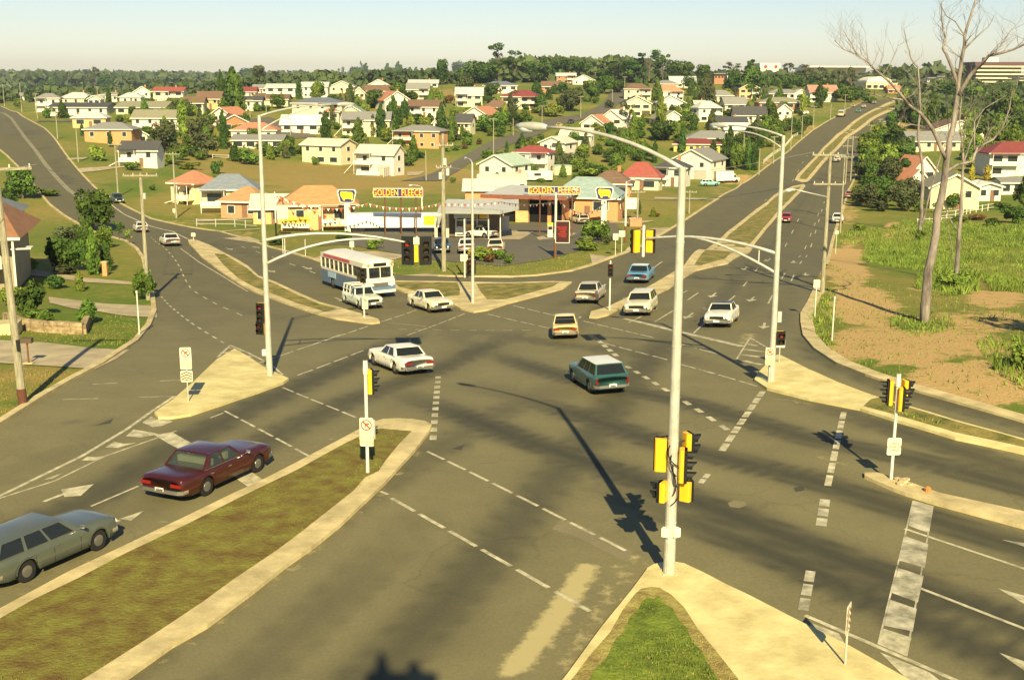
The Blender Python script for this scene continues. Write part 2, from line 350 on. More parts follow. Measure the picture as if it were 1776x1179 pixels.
right_far = [(1590,172),(1598,186),(1585,197),(1555,219),(1528,246),(1499,277),(1484,300),(1470,330),(1461,360),(1450,390),(1440,422),(1428,460),(1412,500),(1400,525),(1388,545),(1388,560),(1392,583),(1412,607),(1450,632),(1500,652),(1560,672),(1640,695),(1700,712),(1776,734),(1900,765),(2100,812)]
outl = [(G(*p).x, G(*p).y) for p in left_edge+left_far+slip+right_far] + [(46,24),(46,2),(-52,2)]
# darkened wheel tracks: lines worn by traffic, in photograph pixels
BANDS = [([(180,1179),(470,960),(640,850),(900,700),(1010,640)],1.0,.55),([(640,1179),(760,1060),(900,900),(1040,740),(1110,640),(1180,560)],1.3,.75),([(360,1230),(560,1060),(700,930),(800,830)],.9,.45),
 ([(0,930),(150,870),(330,760),(440,705),(620,625),(760,560)],1.3,.85),([(120,950),(300,850),(470,760),(620,690),(760,640),(930,560)],1.2,.8),([(0,830),(160,770),(300,690)],1.,.25),
 ([(780,590),(1000,660),(1200,700),(1400,760),(1600,800),(1900,880)],1.1,.9),([(700,560),(850,580),(1000,600),(1180,620),(1300,660)],1.0,.6),
 ([(640,660),(900,760),(1100,830),(1300,905),(1500,985),(1900,1130)],1.2,1.),([(800,660),(1150,770),(1400,830),(1600,895),(1900,990)],1.1,.95),([(960,800),(1150,885),(1350,965),(1560,1060),(1776,1160),(2000,1260)],1.1,1.),
 ([(1300,660),(1450,710),(1600,760),(1776,820)],1.1,.8),([(1390,560),(1430,620),(1530,665),(1700,715),(1850,760)],.9,.7),([(1340,600),(1360,560),(1370,500),(1390,430)],.9,.4),
 ([(520,520),(420,480),(330,430),(250,395)],1.0,.5),([(600,575),(450,545),(330,500),(270,430)],1.2,.45),([(380,620),(330,560),(300,510)],.9,.3),
 ([(190,560),(110,640),(0,720)],.5,.1),([(640,520),(560,480),(430,440),(250,390)],1.1,.65),([(760,560),(620,500),(480,450),(330,405)],1.0,.55),
 ([(900,560),(1000,520),(1100,470),(1200,410),(1300,345),(1400,265),(1450,225)],1.2,.55),([(960,590),(1070,520),(1170,455),(1270,390),(1350,320)],1.2,.55),
 ([(1150,600),(1240,540),(1330,440),(1400,340),(1440,270)],1.3,.6),([(1280,570),(1370,430),(1430,330)],1.2,.45),([(150,380),(80,310),(20,240)],1.3,.5),([(130,330),(60,240),(0,200)],1.2,.7),
 ([(690,500),(800,487),(900,487),(1000,480)],.8,.5),([(860,640),(760,560),(700,520)],.8,.4),([(850,740),(1000,670),(1130,560)],.9,.35)]
SAND = [([(1018,985),(990,1030),(940,1100),(890,1160)],.5,1.25),([(1095,960),(1050,1040),(1010,1100),(975,1160)],.35,.62),([(1140,960),(1100,1010)],.4,.45),([(1300,580),(1290,600)],.8,.7),([(1340,690),(1420,705)],.3,.5),([(1420,790),(1490,815)],.5,.5),([(0,1050),(216,938),(406,845),(600,750)],.12,.55),([(222,1190),(480,1012),(648,872),(745,765)],.14,.6),([(1190,985),(1380,1085),(1560,1182)],.12,.4),([(1000,1165),(1115,1000)],.12,.5),([(275,732),(380,710),(500,665)],.15,.5),([(1330,682),(1490,718),(1776,795)],.15,.5),([(460,520),(560,560),(640,568)],.2,.45),([(1480,822),(1540,850),(1620,875),(1776,925)],.35,.35),([(680,835),(600,895),(470,1010)],.2,.5),
 ([(270,1070),(450,1010)],.1,0),([(1390,560),(1400,600),(1500,650)],.3,.35),([(272,555),(245,590),(140,655)],.25,.35),([(1170,480),(1060,535)],.4,.4),([(520,520),(400,450)],.3,.3)]
REP = [([(165,737),(195,726)],.35,.55),([(120,733),(140,730)],.3,.8),([(792,780),(806,772)],.3,.9)]
def near_lines(xy, lines, tracks=False):
    out = np.zeros(len(xy))
    for pts, wd, val in lines:
        q = [G(*p) for p in pts]; d = np.full(len(xy), 1e9)
        for a, b_ in zip(q[:-1], q[1:]):
            ax, ay, bx, by = a.x, a.y, b_.x, b_.y; vx, vy = bx-ax, by-ay; t = np.clip(((xy[:, 0]-ax)*vx+(xy[:, 1]-ay)*vy)/(vx*vx+vy*vy+1e-9), 0, 1)
            d = np.minimum(d, np.hypot(xy[:, 0]-ax-t*vx, xy[:, 1]-ay-t*vy))
        v_ = val*np.exp(-(d/(wd*.8))**2)
        if tracks: v_ = np.maximum(v_*.92, val*.85*(np.exp(-((d-.72)/.22)**2)))
        if tracks:
            for pe, qe in ((pts[0], q[0]), (pts[-1], q[-1])):
                if 60 < pe[0] < 1700 and pe[1] < 1100: v_ = v_*np.clip(np.hypot(xy[:, 0]-qe.x, xy[:, 1]-qe.y)/10, 0, 1)
        out = np.maximum(out, v_)
    return out
def road_attr(xy, z):
    a = np.zeros((len(xy), 4)); a[:, 3] = 1
    a[:, 0] = np.maximum(near_lines(xy, BANDS, True), .38*np.clip((xy[:, 1]-62)/45, 0, 1)); a[:, 1] = near_lines(xy, SAND); a[:, 2] = near_lines(xy, REP); return a  # red: wheel tracks, plus a plain grey darkening that grows with distance
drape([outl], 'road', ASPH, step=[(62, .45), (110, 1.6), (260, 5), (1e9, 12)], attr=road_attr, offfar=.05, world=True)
def fine(pts, k=1): return pts
# kerb strips at the outer edges of the road
def strip(pts, wd, name, m, h=.12, side=1, off=.0, offfar=0.05, lift=False):
    q = [G(*p) for p in pts]; P2 = []
    for a, b_ in zip(q[:-1], q[1:]):
        k = max(1, int((b_-a).length/3)); P2 += [a.lerp(b_, i/k) for i in range(k)]
    P2.append(q[-1]); mb = MB(); L_ = []
    for i, p in enumerate(P2):
        d = P2[min(i+1, len(P2)-1)]-P2[max(i-1, 0)]; nn = Vector((-d.y, d.x)).normalized()*side
        e = p.xy+nn*wd; L_.append((p.xy, e))
    vs_ = []; fs_ = []
    for a, e in L_:
        o_ = offfar*min(3, max(0, (a.length-90)/200))
        za = tz(a.x, a.y)+o_; ze = tz(e.x, e.y)+o_
        vs_ += [(a.x, a.y, za-.1), (a.x, a.y, za+h), (e.x, e.y, ze+h), (e.x, e.y, ze-.1)]
    for i in range(len(L_)-1):
        for j in range(3):
            fs_.append((i*4+j, i*4+j+1, i*4+4+j+1, i*4+4+j))
    mb.add(vs_, fs_); o = mb.build(name, m); o['kind'] = 'structure'; return o
strip(left_edge, .35, 'kerb', CONC, .13, 1); strip(left_far[1:], .4, 'kerb', CONC, .1, 1); strip(slip, .45, 'kerb', CONC, .1, 1)
strip(right_far[2:12], .4, 'kerb', CONC, .1, -1 if False else 1)
strip(right_far[12:], .75, 'kerb', CONC, .12, 1)
GRM = MC.get('median_grass') or mat('median_grass', (.175,.105,.028), 1, .3, 1.3, 1, second=(.20,.20,.034), detail=9, bscale=8)
GRM2 = mat('verge_grass', (.09,.125,.018), 1, .3, .9, .9, second=(.32,.25,.07), detail=9, bscale=7)
GRM3 = mat('lush_grass', (.09,.14,.014), 1, .3, 1.6, 1, second=(.20,.26,.03), detail=9, bscale=9)
def median(outer, inner, kerbmat=CONC, grass=GRM2):
    o = island(outer, 'traffic_island', kerbmat)
    if inner:
        for g in (inner if isinstance(inner[0][0], tuple) else [inner]):
            gr_ = drape([g], 'median_grass', grass, step=1.5, off=.136)
    return o
I1 = [(-260,1205),(0,1062),(120,997),(216,952),(325,900),(406,860),(440,845),(516,806),(593,765),(630,745),(645,737),(665,731),(690,730),(715,731),(738,735),(749,741),(745,751),(720,784),(697,809),(669,840),(648,860),(591,914),(548,949),(494,987),(440,1030),(360,1090),(298,1125),(222,1179),(60,1290)]
I1g = [(-250,1218),(0,1080),(60,1046),(135,1010),(216,967),(325,915),(425,864),(516,820),(593,777),(623,762),(645,752),(661,748),(700,752),(714,753),(694,773),(669,804),(657,822),(633,834),(613,857),(589,876),(521,930),(480,961),(440,988),(406,1011),(350,1052),(298,1087),(233,1130),(162,1175),(-20,1290)]
median(I1, I1g, CONC, GRM)
median([(407,608),(377,626),(338,664),(300,697),(268,719),(275,727),(293,728),(331,722),(382,705),(450,682),(491,667),(501,660),(481,651),(455,638),(433,623)], None, ISL)
median([(328,424),(326,417.5),(336,416),(362,426),(389,440),(413,453),(430,463),(448,480),(478,491),(516,509),(554.5,526.5),(593,536.6),(628,547),(656,556),(659,561),(643.5,563),(618,559.5),(582.5,554.5),(542,544),(491,526.5),(440,507),(420,497),(382,472),(350,448)],
 [(372,442),(389,443),(411,457),(428,467),(447,483),(478,495),(516,514),(554,530),(585,538),(562,543),(516,529),(478,514),(440,500),(412,484),(388,462)])
median([(672,489),(783,490.5),(880,492.5),(960,490),(992,491),(977,502),(931,515),(880,528),(847,539),(822,543),(800,538),(780,527),(740,515),(700,508),(678,500)],
 [[(682,491.5),(793,493),(798,505),(797,515),(770,517),(730,510),(692,500)],[(826,495),(970,492.5),(958,500),(918,511),(878,522),(845,522),(833,508)]])
m_l = [(1055.6,547.6),(1035,553),(1022,552),(1025,543),(1053,535),(1096,514.5),(1134.6,494),(1185.5,463.7),(1230,430),(1262,402.6),(1300,373),(1330,351.7),(1351.5,333.5),(1375,323),(1392,319),(1397,323)]
m_r = [(1373,350),(1351.5,371.6),(1330,397),(1310,422),(1287,443),(1262,458.6),(1206,471),(1185.5,484),(1160,502),(1122,519.6),(1073.5,537.5)]
median(m_l+m_r, [(1204,462),(1240,432),(1266,407),(1302,378),(1332,356),(1353,338),(1377,327),(1389,325),(1367,350),(1346,371),(1324,397),(1304,421),(1283,437),(1258,451),(1215,463)])
median([(1378,313),(1383,304),(1411.5,275.5),(1427,257),(1450.5,234),(1489.5,205),(1515,190),(1552,174),(1585,168),(1590,175),(1560,184.6),(1536,197.6),(1505,216),(1471,239),(1448,265),(1424.5,288.5),(1401,315.7),(1390,317)],
 [(1386,311),(1390,304),(1417,276),(1433,257),(1456,236),(1493,207),(1519,192),(1555,177),(1575,174),(1555,182),(1528,196),(1500,214),(1466,237),(1443,263),(1419,287),(1398,312)])
median([(1330,634),(1337,622),(1351.5,618.5),(1402,644),(1453,667),(1514,690),(1555,702.5),(1657,733),(1776,766),(1950,815),(1950,842),(1776,789),(1657,763.6),(1555,733),(1491.5,712.7),(1402,695),(1330,677),(1308,662),(1313,652)],
 [(1497,709),(1510,697),(1524,694),(1555,705),(1657,736),(1776,769),(1940,817),(1940,829),(1776,781),(1657,755),(1555,725)], ISL)
median([(1499,824.6),(1522,824.6),(1545,832),(1580.5,842.5),(1629,860),(1776,892.5),(2000,940),(2000,985),(1776,918),(1620.7,876),(1570,860),(1550,852.6),(1499,830)], None, CONC)
I8 = [(1123,991),(1134,984.5),(1150,981),(1167,980),(1186,983),(1220,999),(1259,1019.6),(1296,1037),(1377,1079),(1474.6,1128),(1564,1179),(1760,1290),(1900,1420),(800,1420),(900,1280),(983,1176.6),(1042,1095),(1096.5,1027.7)]
median(I8, [(1102,1036),(1112,1028),(1128,1025),(1143,1026),(1164,1038.6),(1186,1060),(1210,1098),(1245,1141),(1275,1179),(1330,1255),(1390,1340),(870,1340),(940,1250),(999,1177),(1020.7,1147),(1058.6,1103.5),(1080,1065)], ISL, mat('dry_turf_edge', (.30,.21,.07), 1, .3, 3, 1, second=(.40,.36,.10), detail=9))
fr_ = drape([[(1113,1052),(1122,1043),(1134,1046),(1143,1041),(1154,1056),(1166,1062),(1178,1084),(1190,1096),(1200,1120),(1218,1140),(1232,1170),(1258,1200),(1310,1290),(1330,1335),(905,1335),(960,1262),(1020,1190),(1034,1165),(1052,1150),(1066,1118),(1082,1104),(1092,1078),(1106,1066)]], 'median_grass', GRM3, step=1.5, off=.141)
# forecourt, streets, driveways and paths
def flat(poly, name, m, off=.03, step=3.0): return drape([poly], name, m, step=step, off=off, offfar=.08)
flat([(545,428),(600,410),(620,398),(760,396),(900,388),(940,372),(1000,370),(1062,384),(1078,398),(1062,410),(1040,420),(1000,437),(940,452),(870,462),(760,452),(690,440),(648,432),(618,428),(590,424)], 'forecourt', ASPH2, .012)
def cropf(k):
    ox, oy, s = {'A':(0,60,3.93),'B':(440,60,3.93),'C':(880,60,3.93),'D':(1326,0,3.93),'E':(1100,60,3.852),'F':(260,280,5.893),'Gc':(440,300,3.93),'K':(880,260,3.93),'N':(1326,280,3.93),'Lc':(0,340,3.93),'M':(0,270,6.34),'P':(0,0,1)}[k]
    return lambda x, y: (ox+x/s, oy+y/s)
def CPl(k, pts): f = cropf(k); return [f(*p) for p in pts]
flat(CPl('B', [(1000,1000),(1310,1000),(1340,960),(1460,885),(1540,850),(1768,745),(1930,690),(2050,630),(2210,590),(2330,565),(2450,520),(2490,470),(2560,430),(2600,395),(2560,370),(2430,385),(2410,430),(2370,480),(2240,545),(2000,580),(1900,620),(1768,680),(1500,790),(1340,880),(1180,960)]), 'street', ASPH2, .02, 6)
flat(CPl('B', [(-120,590),(110,565),(200,600),(300,640),(430,700),(290,712),(190,690),(60,640),(-120,640)]), 'street', ASPH2, .02, 6)
flat(CPl('A', [(250,600),(330,595),(440,600),(560,590),(560,575),(400,590),(270,585)]), 'street', ASPH2, .02, 6)
for k, pts in [('Lc',[(-60,980),(0,985),(300,1000),(640,1040),(880,1052),(800,1108),(650,1182),(400,1165),(0,1140),(-60,1140)]),('Lc',[(330,690),(520,712),(700,735),(1064,750),(1070,830),(900,822),(800,812),(680,790),(500,770),(340,730)]),
 ('Lc',[(190,500),(330,518),(510,548),(620,562),(925,590),(930,606),(600,592),(480,574),(190,540)]),('Gc',[(390,590),(500,555),(640,540),(820,535),(1060,565),(930,600),(850,640),(600,630),(470,622)]),
 ('K',[(580,790),(720,735),(830,700),(930,660),(1000,610),(900,540),(1140,532),(1000,600),(840,690),(720,735),(560,712)]),('K',[(690,488),(1020,484),(900,505),(700,500)]),('K',[(1000,325),(1440,335),(1430,345),(1000,338)]),
 ('A',[(550,945),(690,930),(860,905),(850,900),(600,910),(540,915)]),('A',[(470,860),(590,850),(600,838),(450,848)]),('B',[(1040,940),(1170,935),(1130,960),(1050,965)]),('F',[(740,790),(1000,770),(1100,800),(1130,820),(1100,840),(950,820)]),
 ('Gc',[(1180,690),(1000,700),(1400,715),(1768,720),(1768,712),(1400,702)]),('F',[(480,606),(1090,574),(1090,590),(690,612),(490,622)]),('F',[(740,712),(1130,688),(1130,696),(740,722)]),('B',[(570,300),(580,300),(600,310)]),('P',[(1000,405),(990,410),(960,413),(935,417),(930,412),(965,404)]),
 ('P',[(850,400),(925,402),(900,416),(848,416),(820,412)])]:
    if k == 'B' and pts[0][0] == 570: continue
    try: flat(CPl(k, pts) if k != 'P' else pts, 'driveway', CONC2, .035 if k != 'P' else .03)
    except Exception as e: print('flat', k, e)
# concrete bed of the left corner garden strip between forecourt and verge
# ---------------------------------------------------------------- road markings (one painted layer)
mk = MB(); mw = MB()
def quad(mb, a, b_, wd, off=.010):
    a = Vector(a); b_ = Vector(b_); L_ = (b_-a).length; k = max(1, int(L_/3)); d = (b_-a).normalized(); nn = Vector((-d.y, d.x))*wd/2
    off += .0002*a.length*.3 + (.05*min(3, max(0, (a.length-90)/200)))
    vs_ = []
    for i in range(k+1):
        p = a.lerp(b_, i/k)
        for s in (1, -1):
            q = p.xy+nn*s; vs_.append((q.x, q.y, tz(q.x, q.y)+off))
    mb.add(vs_, [(i*2, i*2+1, i*2+3, i*2+2) for i in range(k)])
def dash(p, q, n, duty=.75, wd=.12, mb=None):
    a, b_ = G(*p), G(*q)
    for i in range(n):
        t0 = i/(n-1+duty) if n > 1 else 0; t1 = (i+duty)/(n-1+duty) if n > 1 else 1
        quad(mb or mk, a.lerp(b_, t0), a.lerp(b_, t1), wd)
def line(p, q, wd=.12, mb=None): quad(mb or mk, G(*p), G(*q), wd)
def pline(pts, wd=.12, dl=None, gap=2.):
    q = [G(*p) for p in pts]
    if dl is None:
        for a, b_ in zip(q[:-1], q[1:]): quad(mk, a, b_, wd)
        return
    Ls = [(b_-a).length for a, b_ in zip(q[:-1], q[1:])]; tot = sum(Ls); s = 0
    def pt(s):
        for a, b_, l in zip(q[:-1], q[1:], Ls):
            if s <= l: return a.lerp(b_, s/l)
            s -= l
        return q[-1]
    while s < tot: quad(mk, pt(s), pt(min(tot, s+dl)), wd); s += dl+gap
def poly(pts, mb=None):
    q = [G(*p) for p in pts]; o = (mb or mk); k = [Vector((a.x, a.y, 0)) for a in q]
    o.add([(a.x, a.y, tz(a.x, a.y)+.012+.00006*a.length) for a in q], [tuple(t) for t in tessellate_polygon([k])])
dash((741,783),(1085,955),8,.82,.13); dash((679,864),(1023,1060),6,.84,.15); line((660,852),(673,858),.13)
dash((760,653),(751,763),11,.52,.28)
dash((490,672),(617,724),5,.8,.12); dash((390,713),(541,794),5,.82,.12)
line((283,752),(312,769),.75); line((405,812),(455,846),.75); line((312,769),(405,812),.75)
dash((516,651),(630,608),4,.8); dash((450,629.6),(592,580),5,.8); dash((539,599),(638,566),5,.8); dash((662,558),(722,538),3,.8); dash((706,582),(806,544),6,.85); line((672,560),(740,566),.08)
dash((690,571),(920,573),8,.5,.1); dash((890,530),(964,547.6),3,.8); dash((846,545),(960,571),4,.8)
dash((1046,595),(1157,624),4,.8); dash((1180,632),(1312.7,670),4,.85); dash((1012,557),(1134.6,586),5,.85); dash((1180,597),(1244,614),2,.9)
line((1083.6,552.7),(1287,601),.42); dash((1038,591),(1070,618),4,.6,.28); dash((1086,635),(1262,746),10,.5,.25)
dash((1323,679),(1252,782),8,.78,.28); dash((1228,822),(1215,838),2,.8,.22,mw); dash((1463.5,715),(1435.5,842.5),7,.8,.24); dash((1431,866),(1424,912),3,.75,.34,mw); dash((1406,990),(1393,1058),3,.8,.28,mw)
zl = [(1584,868),(1618,878),(1572,1138),(1523,1117)]
poly([(1570,930),(1610,944),(1604,985),(1560,972)], mw); poly(zl[:2]+[(1611,925),(1576,912)], mw); poly([(1558,985),(1602,999),(1592,1045),(1546,1028)], mw); poly([(1544,1040),(1590,1056),(1583,1095),(1533,1085)], mw); poly([(1532,1090),(1581,1106),(1571,1138),(1522,1117)]); line((1584,868),(1523,1117),.05,mw); line((1618,878),(1572,1138),.05,mw)
line((1569,917),(1776,986),.13); line((1776,986),(1950,1045),.13); line((1560,1006),(1776,1090),.13); line((1776,1090),(1950,1160),.13); line((1396,1067),(1656,1179),.15); line((1656,1179),(1760,1225),.15)
poly([(1404,1079),(1455,1099),(1472,1128),(1408,1096)]); poly([(1526,1131),(1612,1166),(1655,1200),(1600,1205)])
poly([(1730,1020),(1800,1040),(1800,1062)]); poly([(1733,1132),(1800,1155),(1800,1180)]); poly([(1737,936),(1800,945),(1800,955)], mw)
line((76,870),(112,856),.16); poly([(106,849),(163,839.5),(140,860),(112,862)]); line((158,878),(240,843),.10); poly([(207,900),(249,886),(228,903)]); line((186,910),(207,902),.16)
pline([(-60,885),(0,860),(142,791),(219,745),(303,687)], .16); pline([(-60,890),(0,864),(95,834),(183,791),(277,758),(388,716)], .09)
for c in ([(262,723),(247,733),(265,741),(284,738),(300,731),(280,729)],[(232,745),(218,757),(245,759),(275,753),(262,750)],[(198,766),(183,776),(205,777),(237,768),(215,770)],[(152,792),(141,799),(165,799),(185,790),(165,793)],[(92,826),(76,832),(92,830),(110,820)]): poly(c)
line((108,693),(312,687),.08); line((159,666.5),(349,657.6),.08)
pline([(399.5,599),(377,620)], .13); pline([(399.5,599),(430,612),(470,632),(490,650)], .13); line((383,613),(417,609),.3); line((423,617),(438,619),.3); line((396,604),(406,603),.25)
pline([(262,412),(270,420),(284,429),(294,439),(304,451),(313,466),(320,483),(332,502),(380,530),(430,552)], .12, 1.6, 2.2)
pline([(280,515),(295,531),(314,547),(337,564),(368,583),(388,595)], .14, 1.1, 1.1); pline([(313,431.6),(345,455),(397,486),(430,506)], .12)
pline([(326,415),(300,402),(262,393),(215,372),(196,358),(180,340)], .25)
pline([(0,196),(20,206),(42,238),(62,262),(88,297),(118,329),(150,352)], .9, .45, .45)
def arrow(px, py, hx, hy, s=2.6, mb=None):
    a = G(px, py); d = (G(hx, hy)-a); d.z = 0; d.normalize(); nn = Vector((-d.y, d.x, 0)); p = a
    for A_, B_ in ((p-d*s*.5, p+d*s*.1),): quad(mb or mk, A_, B_, .16)
    q = [p+d*s*.1+nn*.4, p+d*s*.1-nn*.4, p+d*s*.55]; o_ = .012+.0001*a.length+.05*min(3, max(0, (a.length-90)/200))
    (mb or mk).add([(v.x, v.y, tz(v.x, v.y)+o_) for v in q], [(0, 1, 2)])
for a in ((397,432,430,442),(443,429,480,438),(532,465,560,474),(468,470,500,480),(590,520,615,530)): arrow(*a)
for a in ((1237,512,1215,530),(1195,548,1170,565),(1304,519,1285,538),(1292,466,1275,480),(1397,476,1400,500),(1377,455,1376,470),(1325,565,1320,585)): arrow(*a)
dash((418,428),(630,505),7,.3); dash((1121,512),(1142,508),1,.1)
dash((1180,510),(1193,504),1); dash((1192,521),(1211,508),1); dash((1264,522),(1275,513),1); dash((1332,527),(1420,370),8,.3); dash((1330,454),(1385,380),5,.3); dash((1134.5,559),(1168,538.6),1); dash((1203,578),(1222,560),1); dash((1289,497),(1330,450),3,.3)
dash((1133,465),(1400,270),14,.25); dash((1090,560),(1140,535),1); dash((1372,488),(1430,350),8,.3)
pline([(1301,586),(1277,624)], .1); pline([(1301,586),(1330,603)], .1)
for a, b_ in (((1297,597),(1313,600)),((1290,606),(1330,611)),((1285,615),(1330,621)),((1290,626),(1322,633))): line(a, b_, .28)
PATCH = rdmat('asphalt_patch', (.15,.135,.075), (.24,.21,.12), attr=False); PATCHD = rdmat('dark_asphalt_patch', (.05,.05,.035), (.08,.075,.05), attr=False)
flat([(957,918),(975,899),(1008,910),(1098,955),(1088,974),(1000,932)], 'road_patch', PATCH, .007); flat([(783,778),(807,770),(800,781)], 'road_patch', PATCHD, .007); flat([(168,737),(196,726),(192,734),(160,739)], 'road_patch', PATCHD, .007); flat([(1376,846),(1392,842),(1396,850),(1380,853)], 'road_patch', PATCHD, .007)
flat([(1262,872),(1275,867),(1292,870),(1296,876),(1282,881),(1266,879)], 'road_patch', PATCH, .007)
m1 = mk.build('road_markings', WHITE); m1['kind'] = 'structure'; m2 = mw.build('worn_road_markings', WORN); m2['kind'] = 'structure'
# ---------------------------------------------------------------- vehicles
RUB = mat('tyre_rubber', (.018,.018,.017), .85, .2, 8); CHR = mat('chrome', (.62,.62,.58), .18, .05, 2, metal=.9); HUB = mat('hubcap', (.30,.29,.26), .3, .1, 4, metal=.7)
DRK = mat('underbody_black', (.012,.012,.011), .9, .1, 3); LENSR = mat('tail_lens', (.22,.012,.008), .25, .1, 9, spec=.6); LENSA = mat('amber_lens', (.75,.25,.02), .2, .1, 9); HEADL = mat('headlamp_glass', (.75,.75,.68), .1, .08, 9, spec=.7)
GL = glass('car_glass', (.018,.022,.022), .72); GLL = glass('clear_car_glass', (.05,.07,.06), .38); PLATE = mat('number_plate', (.75,.74,.66), .5, .05, 3); SEAT = mat('seat_vinyl', (.55,.52,.36), .6, .1, 3); SEATD = mat('dark_seat_vinyl', (.07,.06,.05), .6, .1, 3)
BLK = mat('black_lettering', (.015,.015,.015), .6, .05, 3)
def interp(x, pts):
    if x <= pts[0][0]: return pts[0][1]
    for (a, va), (b, vb) in zip(pts[:-1], pts[1:]):
        if x <= b:
            t = (x-a)/(b-a); t = t*t*(3-2*t)*.5+t*.5; return va+(vb-va)*t
    return pts[-1][1]
def make_car(name, label, cat, L=4.6, W=1.75, H=1.4, wb=2.7, style='sedan', col=None, roofcol=None, seat=None, glz=None, detail=True, belt=.92, hood=.93, deck=.95, r=.32, group=None, plate=None, fin=False, bumper='chrome', lights='bar'):
    root = empty(name, (0,0,0), 0, label, cat, group); glz = glz or GL; seat = seat or SEATD; roofcol = roofcol or col
    xa = wb/2+ .02; fo = (L-wb)*.42; xf = wb/2+fo; xr = xf-L; rear_ax = -wb/2
    sill = .24
    if style == 'sedan': gh = dict(xw0=.62*wb/2.7, xw1=.12, xr1=-.98*wb/2.7, xr0=-1.42*wb/2.7); win = [(.13, .47), (.51, .90)]
    elif style == 'coupe': gh = dict(xw0=.62*wb/2.7, xw1=.05, xr1=-.8*wb/2.7, xr0=-1.62*wb/2.7); win = [(.22, .48), (.52, .90)]
    elif style == 'hatch': gh = dict(xw0=.55, xw1=.05, xr1=xr+.62, xr0=xr+.2); win = [(.08,.33),(.37,.60),(.63,.92)]
    elif style == 'wagon': gh = dict(xw0=.66*wb/2.7, xw1=.15, xr1=xr+.42, xr0=xr+.13); win = [(.04,.33),(.37,.62),(.65,.93)]
    else: gh = dict(xw0=.55, xw1=.15, xr1=-.42, xr0=-.5); win = [(.12,.9)]       # ute
    top = [(xr, deck-.12), (xr+.10, deck-.015), (xr+.3, deck), (gh['xr0'], belt+.01), (gh['xw0'], belt+.03), (gh['xw0']+.35, hood+.01), (xf-.35, hood-.045), (xf-.06, hood-.10), (xf, hood-.2)]
    if style in ('wagon', 'hatch', 'ute'): top[0] = (xr, belt-.12); top[1] = (xr+.06, belt-.03); top[2] = (xr+.1, belt-.02) if gh['xr0'] > xr+.15 else (xr+.09, belt-.02)
    top.sort()
    n = 76 if detail else 44; xs = [xr+(xf-xr)*i/n for i in range(n+1)]; Ra = r+.055
    lb = MB(); rows = []
    for x in xs:
        e = min(x-xr, xf-x); wd = W/2*(1-.10*max(0, 1-e/.55)**2-.06*max(0, 1-e/.12)**2); zt = interp(x, top)
        zb = sill + .10*max(0, 1-e/.5)
        for wx in (wb/2, rear_ax):
            dx = abs(x-wx)
            if dx < Ra: zb = max(zb, r+math.sqrt(Ra*Ra-dx*dx)*1.0)
        z1 = zb+.02; z2 = max(zb+.04, .50); z3 = max(zb+.06, zt-.22); z4 = zt-.07
        half = [(wd*.90, zb), (wd*.975, z1), (wd*1.0, z2), (wd*.99, (z2+z3)/2), (wd*.985, z3), (wd*(.955 if not fin or x > -.5 else .985), z4+(0 if not fin or x > -.3 else .05)), (wd*.90, zt-.015), (wd*.6, zt+.015), (0, zt+.028)]
        rows.append([(x, y, z) for y, z in half]+[(x, -y, z) for y, z in reversed(half[:-1])])
    k = len(rows[0])
    for row in rows: lb.v += row
    for i in range(n):
        for j in range(k-1): lb.f.append((i*k+j, i*k+j+1, (i+1)*k+j+1, (i+1)*k+j)); lb.m.append(0)
    lb.f.append(tuple(range(k))); lb.m.append(0); lb.f.append(tuple(n*k+j for j in reversed(range(k)))); lb.m.append(0)
    body = lb.build('body', col, root, True)
    try: body.data.shade_auto_smooth
    except Exception: pass
    # bed under the car and inside of the arches
    ub = MB(); ub.box(((xr+xf)/2, 0, .46), (L-.35, W*.76, .42)); ub.build('underbody', DRK, root)
    # greenhouse
    yb = W/2*.93-.02; yt = W/2*.74; ztop = H-.05; bz = belt+.01
    B0, B1 = gh['xr0'], gh['xw0']; T0, T1 = gh['xr1'], gh['xw1']
    def sp(s, t, u): # side surface
        return Vector((B0+(B1-B0)*t+((T0+(T1-T0)*t)-(B0+(B1-B0)*t))*u, s*(yb+(yt-yb)*u), bz+(ztop-bz)*u))
    fr = MB(); sol = []; cur = 0
    lo, hi = .03, .93
    for a, b_ in win: sol.append((cur, a)); cur = b_
    sol.append((cur, 1))
    for s in (1, -1):
        for a, b_ in sol:
            q = [sp(s, a, 0), sp(s, b_, 0), sp(s, b_, 1), sp(s, a, 1)]; fr.add(q if s > 0 else q[::-1], [(0,1,2,3)])
            qi = [p+Vector((0, -s*.04, 0)) for p in q]; fr.add(qi if s < 0 else qi[::-1], [(0,1,2,3)])
        for a, b_ in win:
            for u0, u1 in ((0, lo), (hi, 1)):
                q = [sp(s, a, u0), sp(s, b_, u0), sp(s, b_, u1), sp(s, a, u1)]; fr.add(q if s > 0 else q[::-1], [(0,1,2,3)])
    for t, sg in ((0, -1), (1, 1)):
        A_ = [sp(1, t, 0), sp(-1, t, 0), sp(-1, t, 1), sp(1, t, 1)]
        def ep(a, u): return A_[0].lerp(A_[1], a).lerp(A_[3].lerp(A_[2], a), u)
        for a0, a1, u0, u1 in ((0,.05,0,1),(.95,1,0,1),(.05,.95,0,.05),(.05,.95,.92,1)):
            q = [ep(a0,u0), ep(a1,u0), ep(a1,u1), ep(a0,u1)]; fr.add(q, [(0,1,2,3)])
    fr.build('pillars', col, root)
    rf = MB(); m_ = 10; rr = []
    for i in range(m_+1):
        x = T0-.03+(T1-T0+.06)*i/m_; e = min(i, m_-i)/m_*2; cz = H-.05+.05*(1-(1-e)**2)
        rr.append([(x, y*yt*1.01, ztop-.012+(cz-ztop+.012)*(1-abs(y)**2.6)+.012) for y in (-1,-.94,-.8,-.5,0,.5,.8,.94,1)])
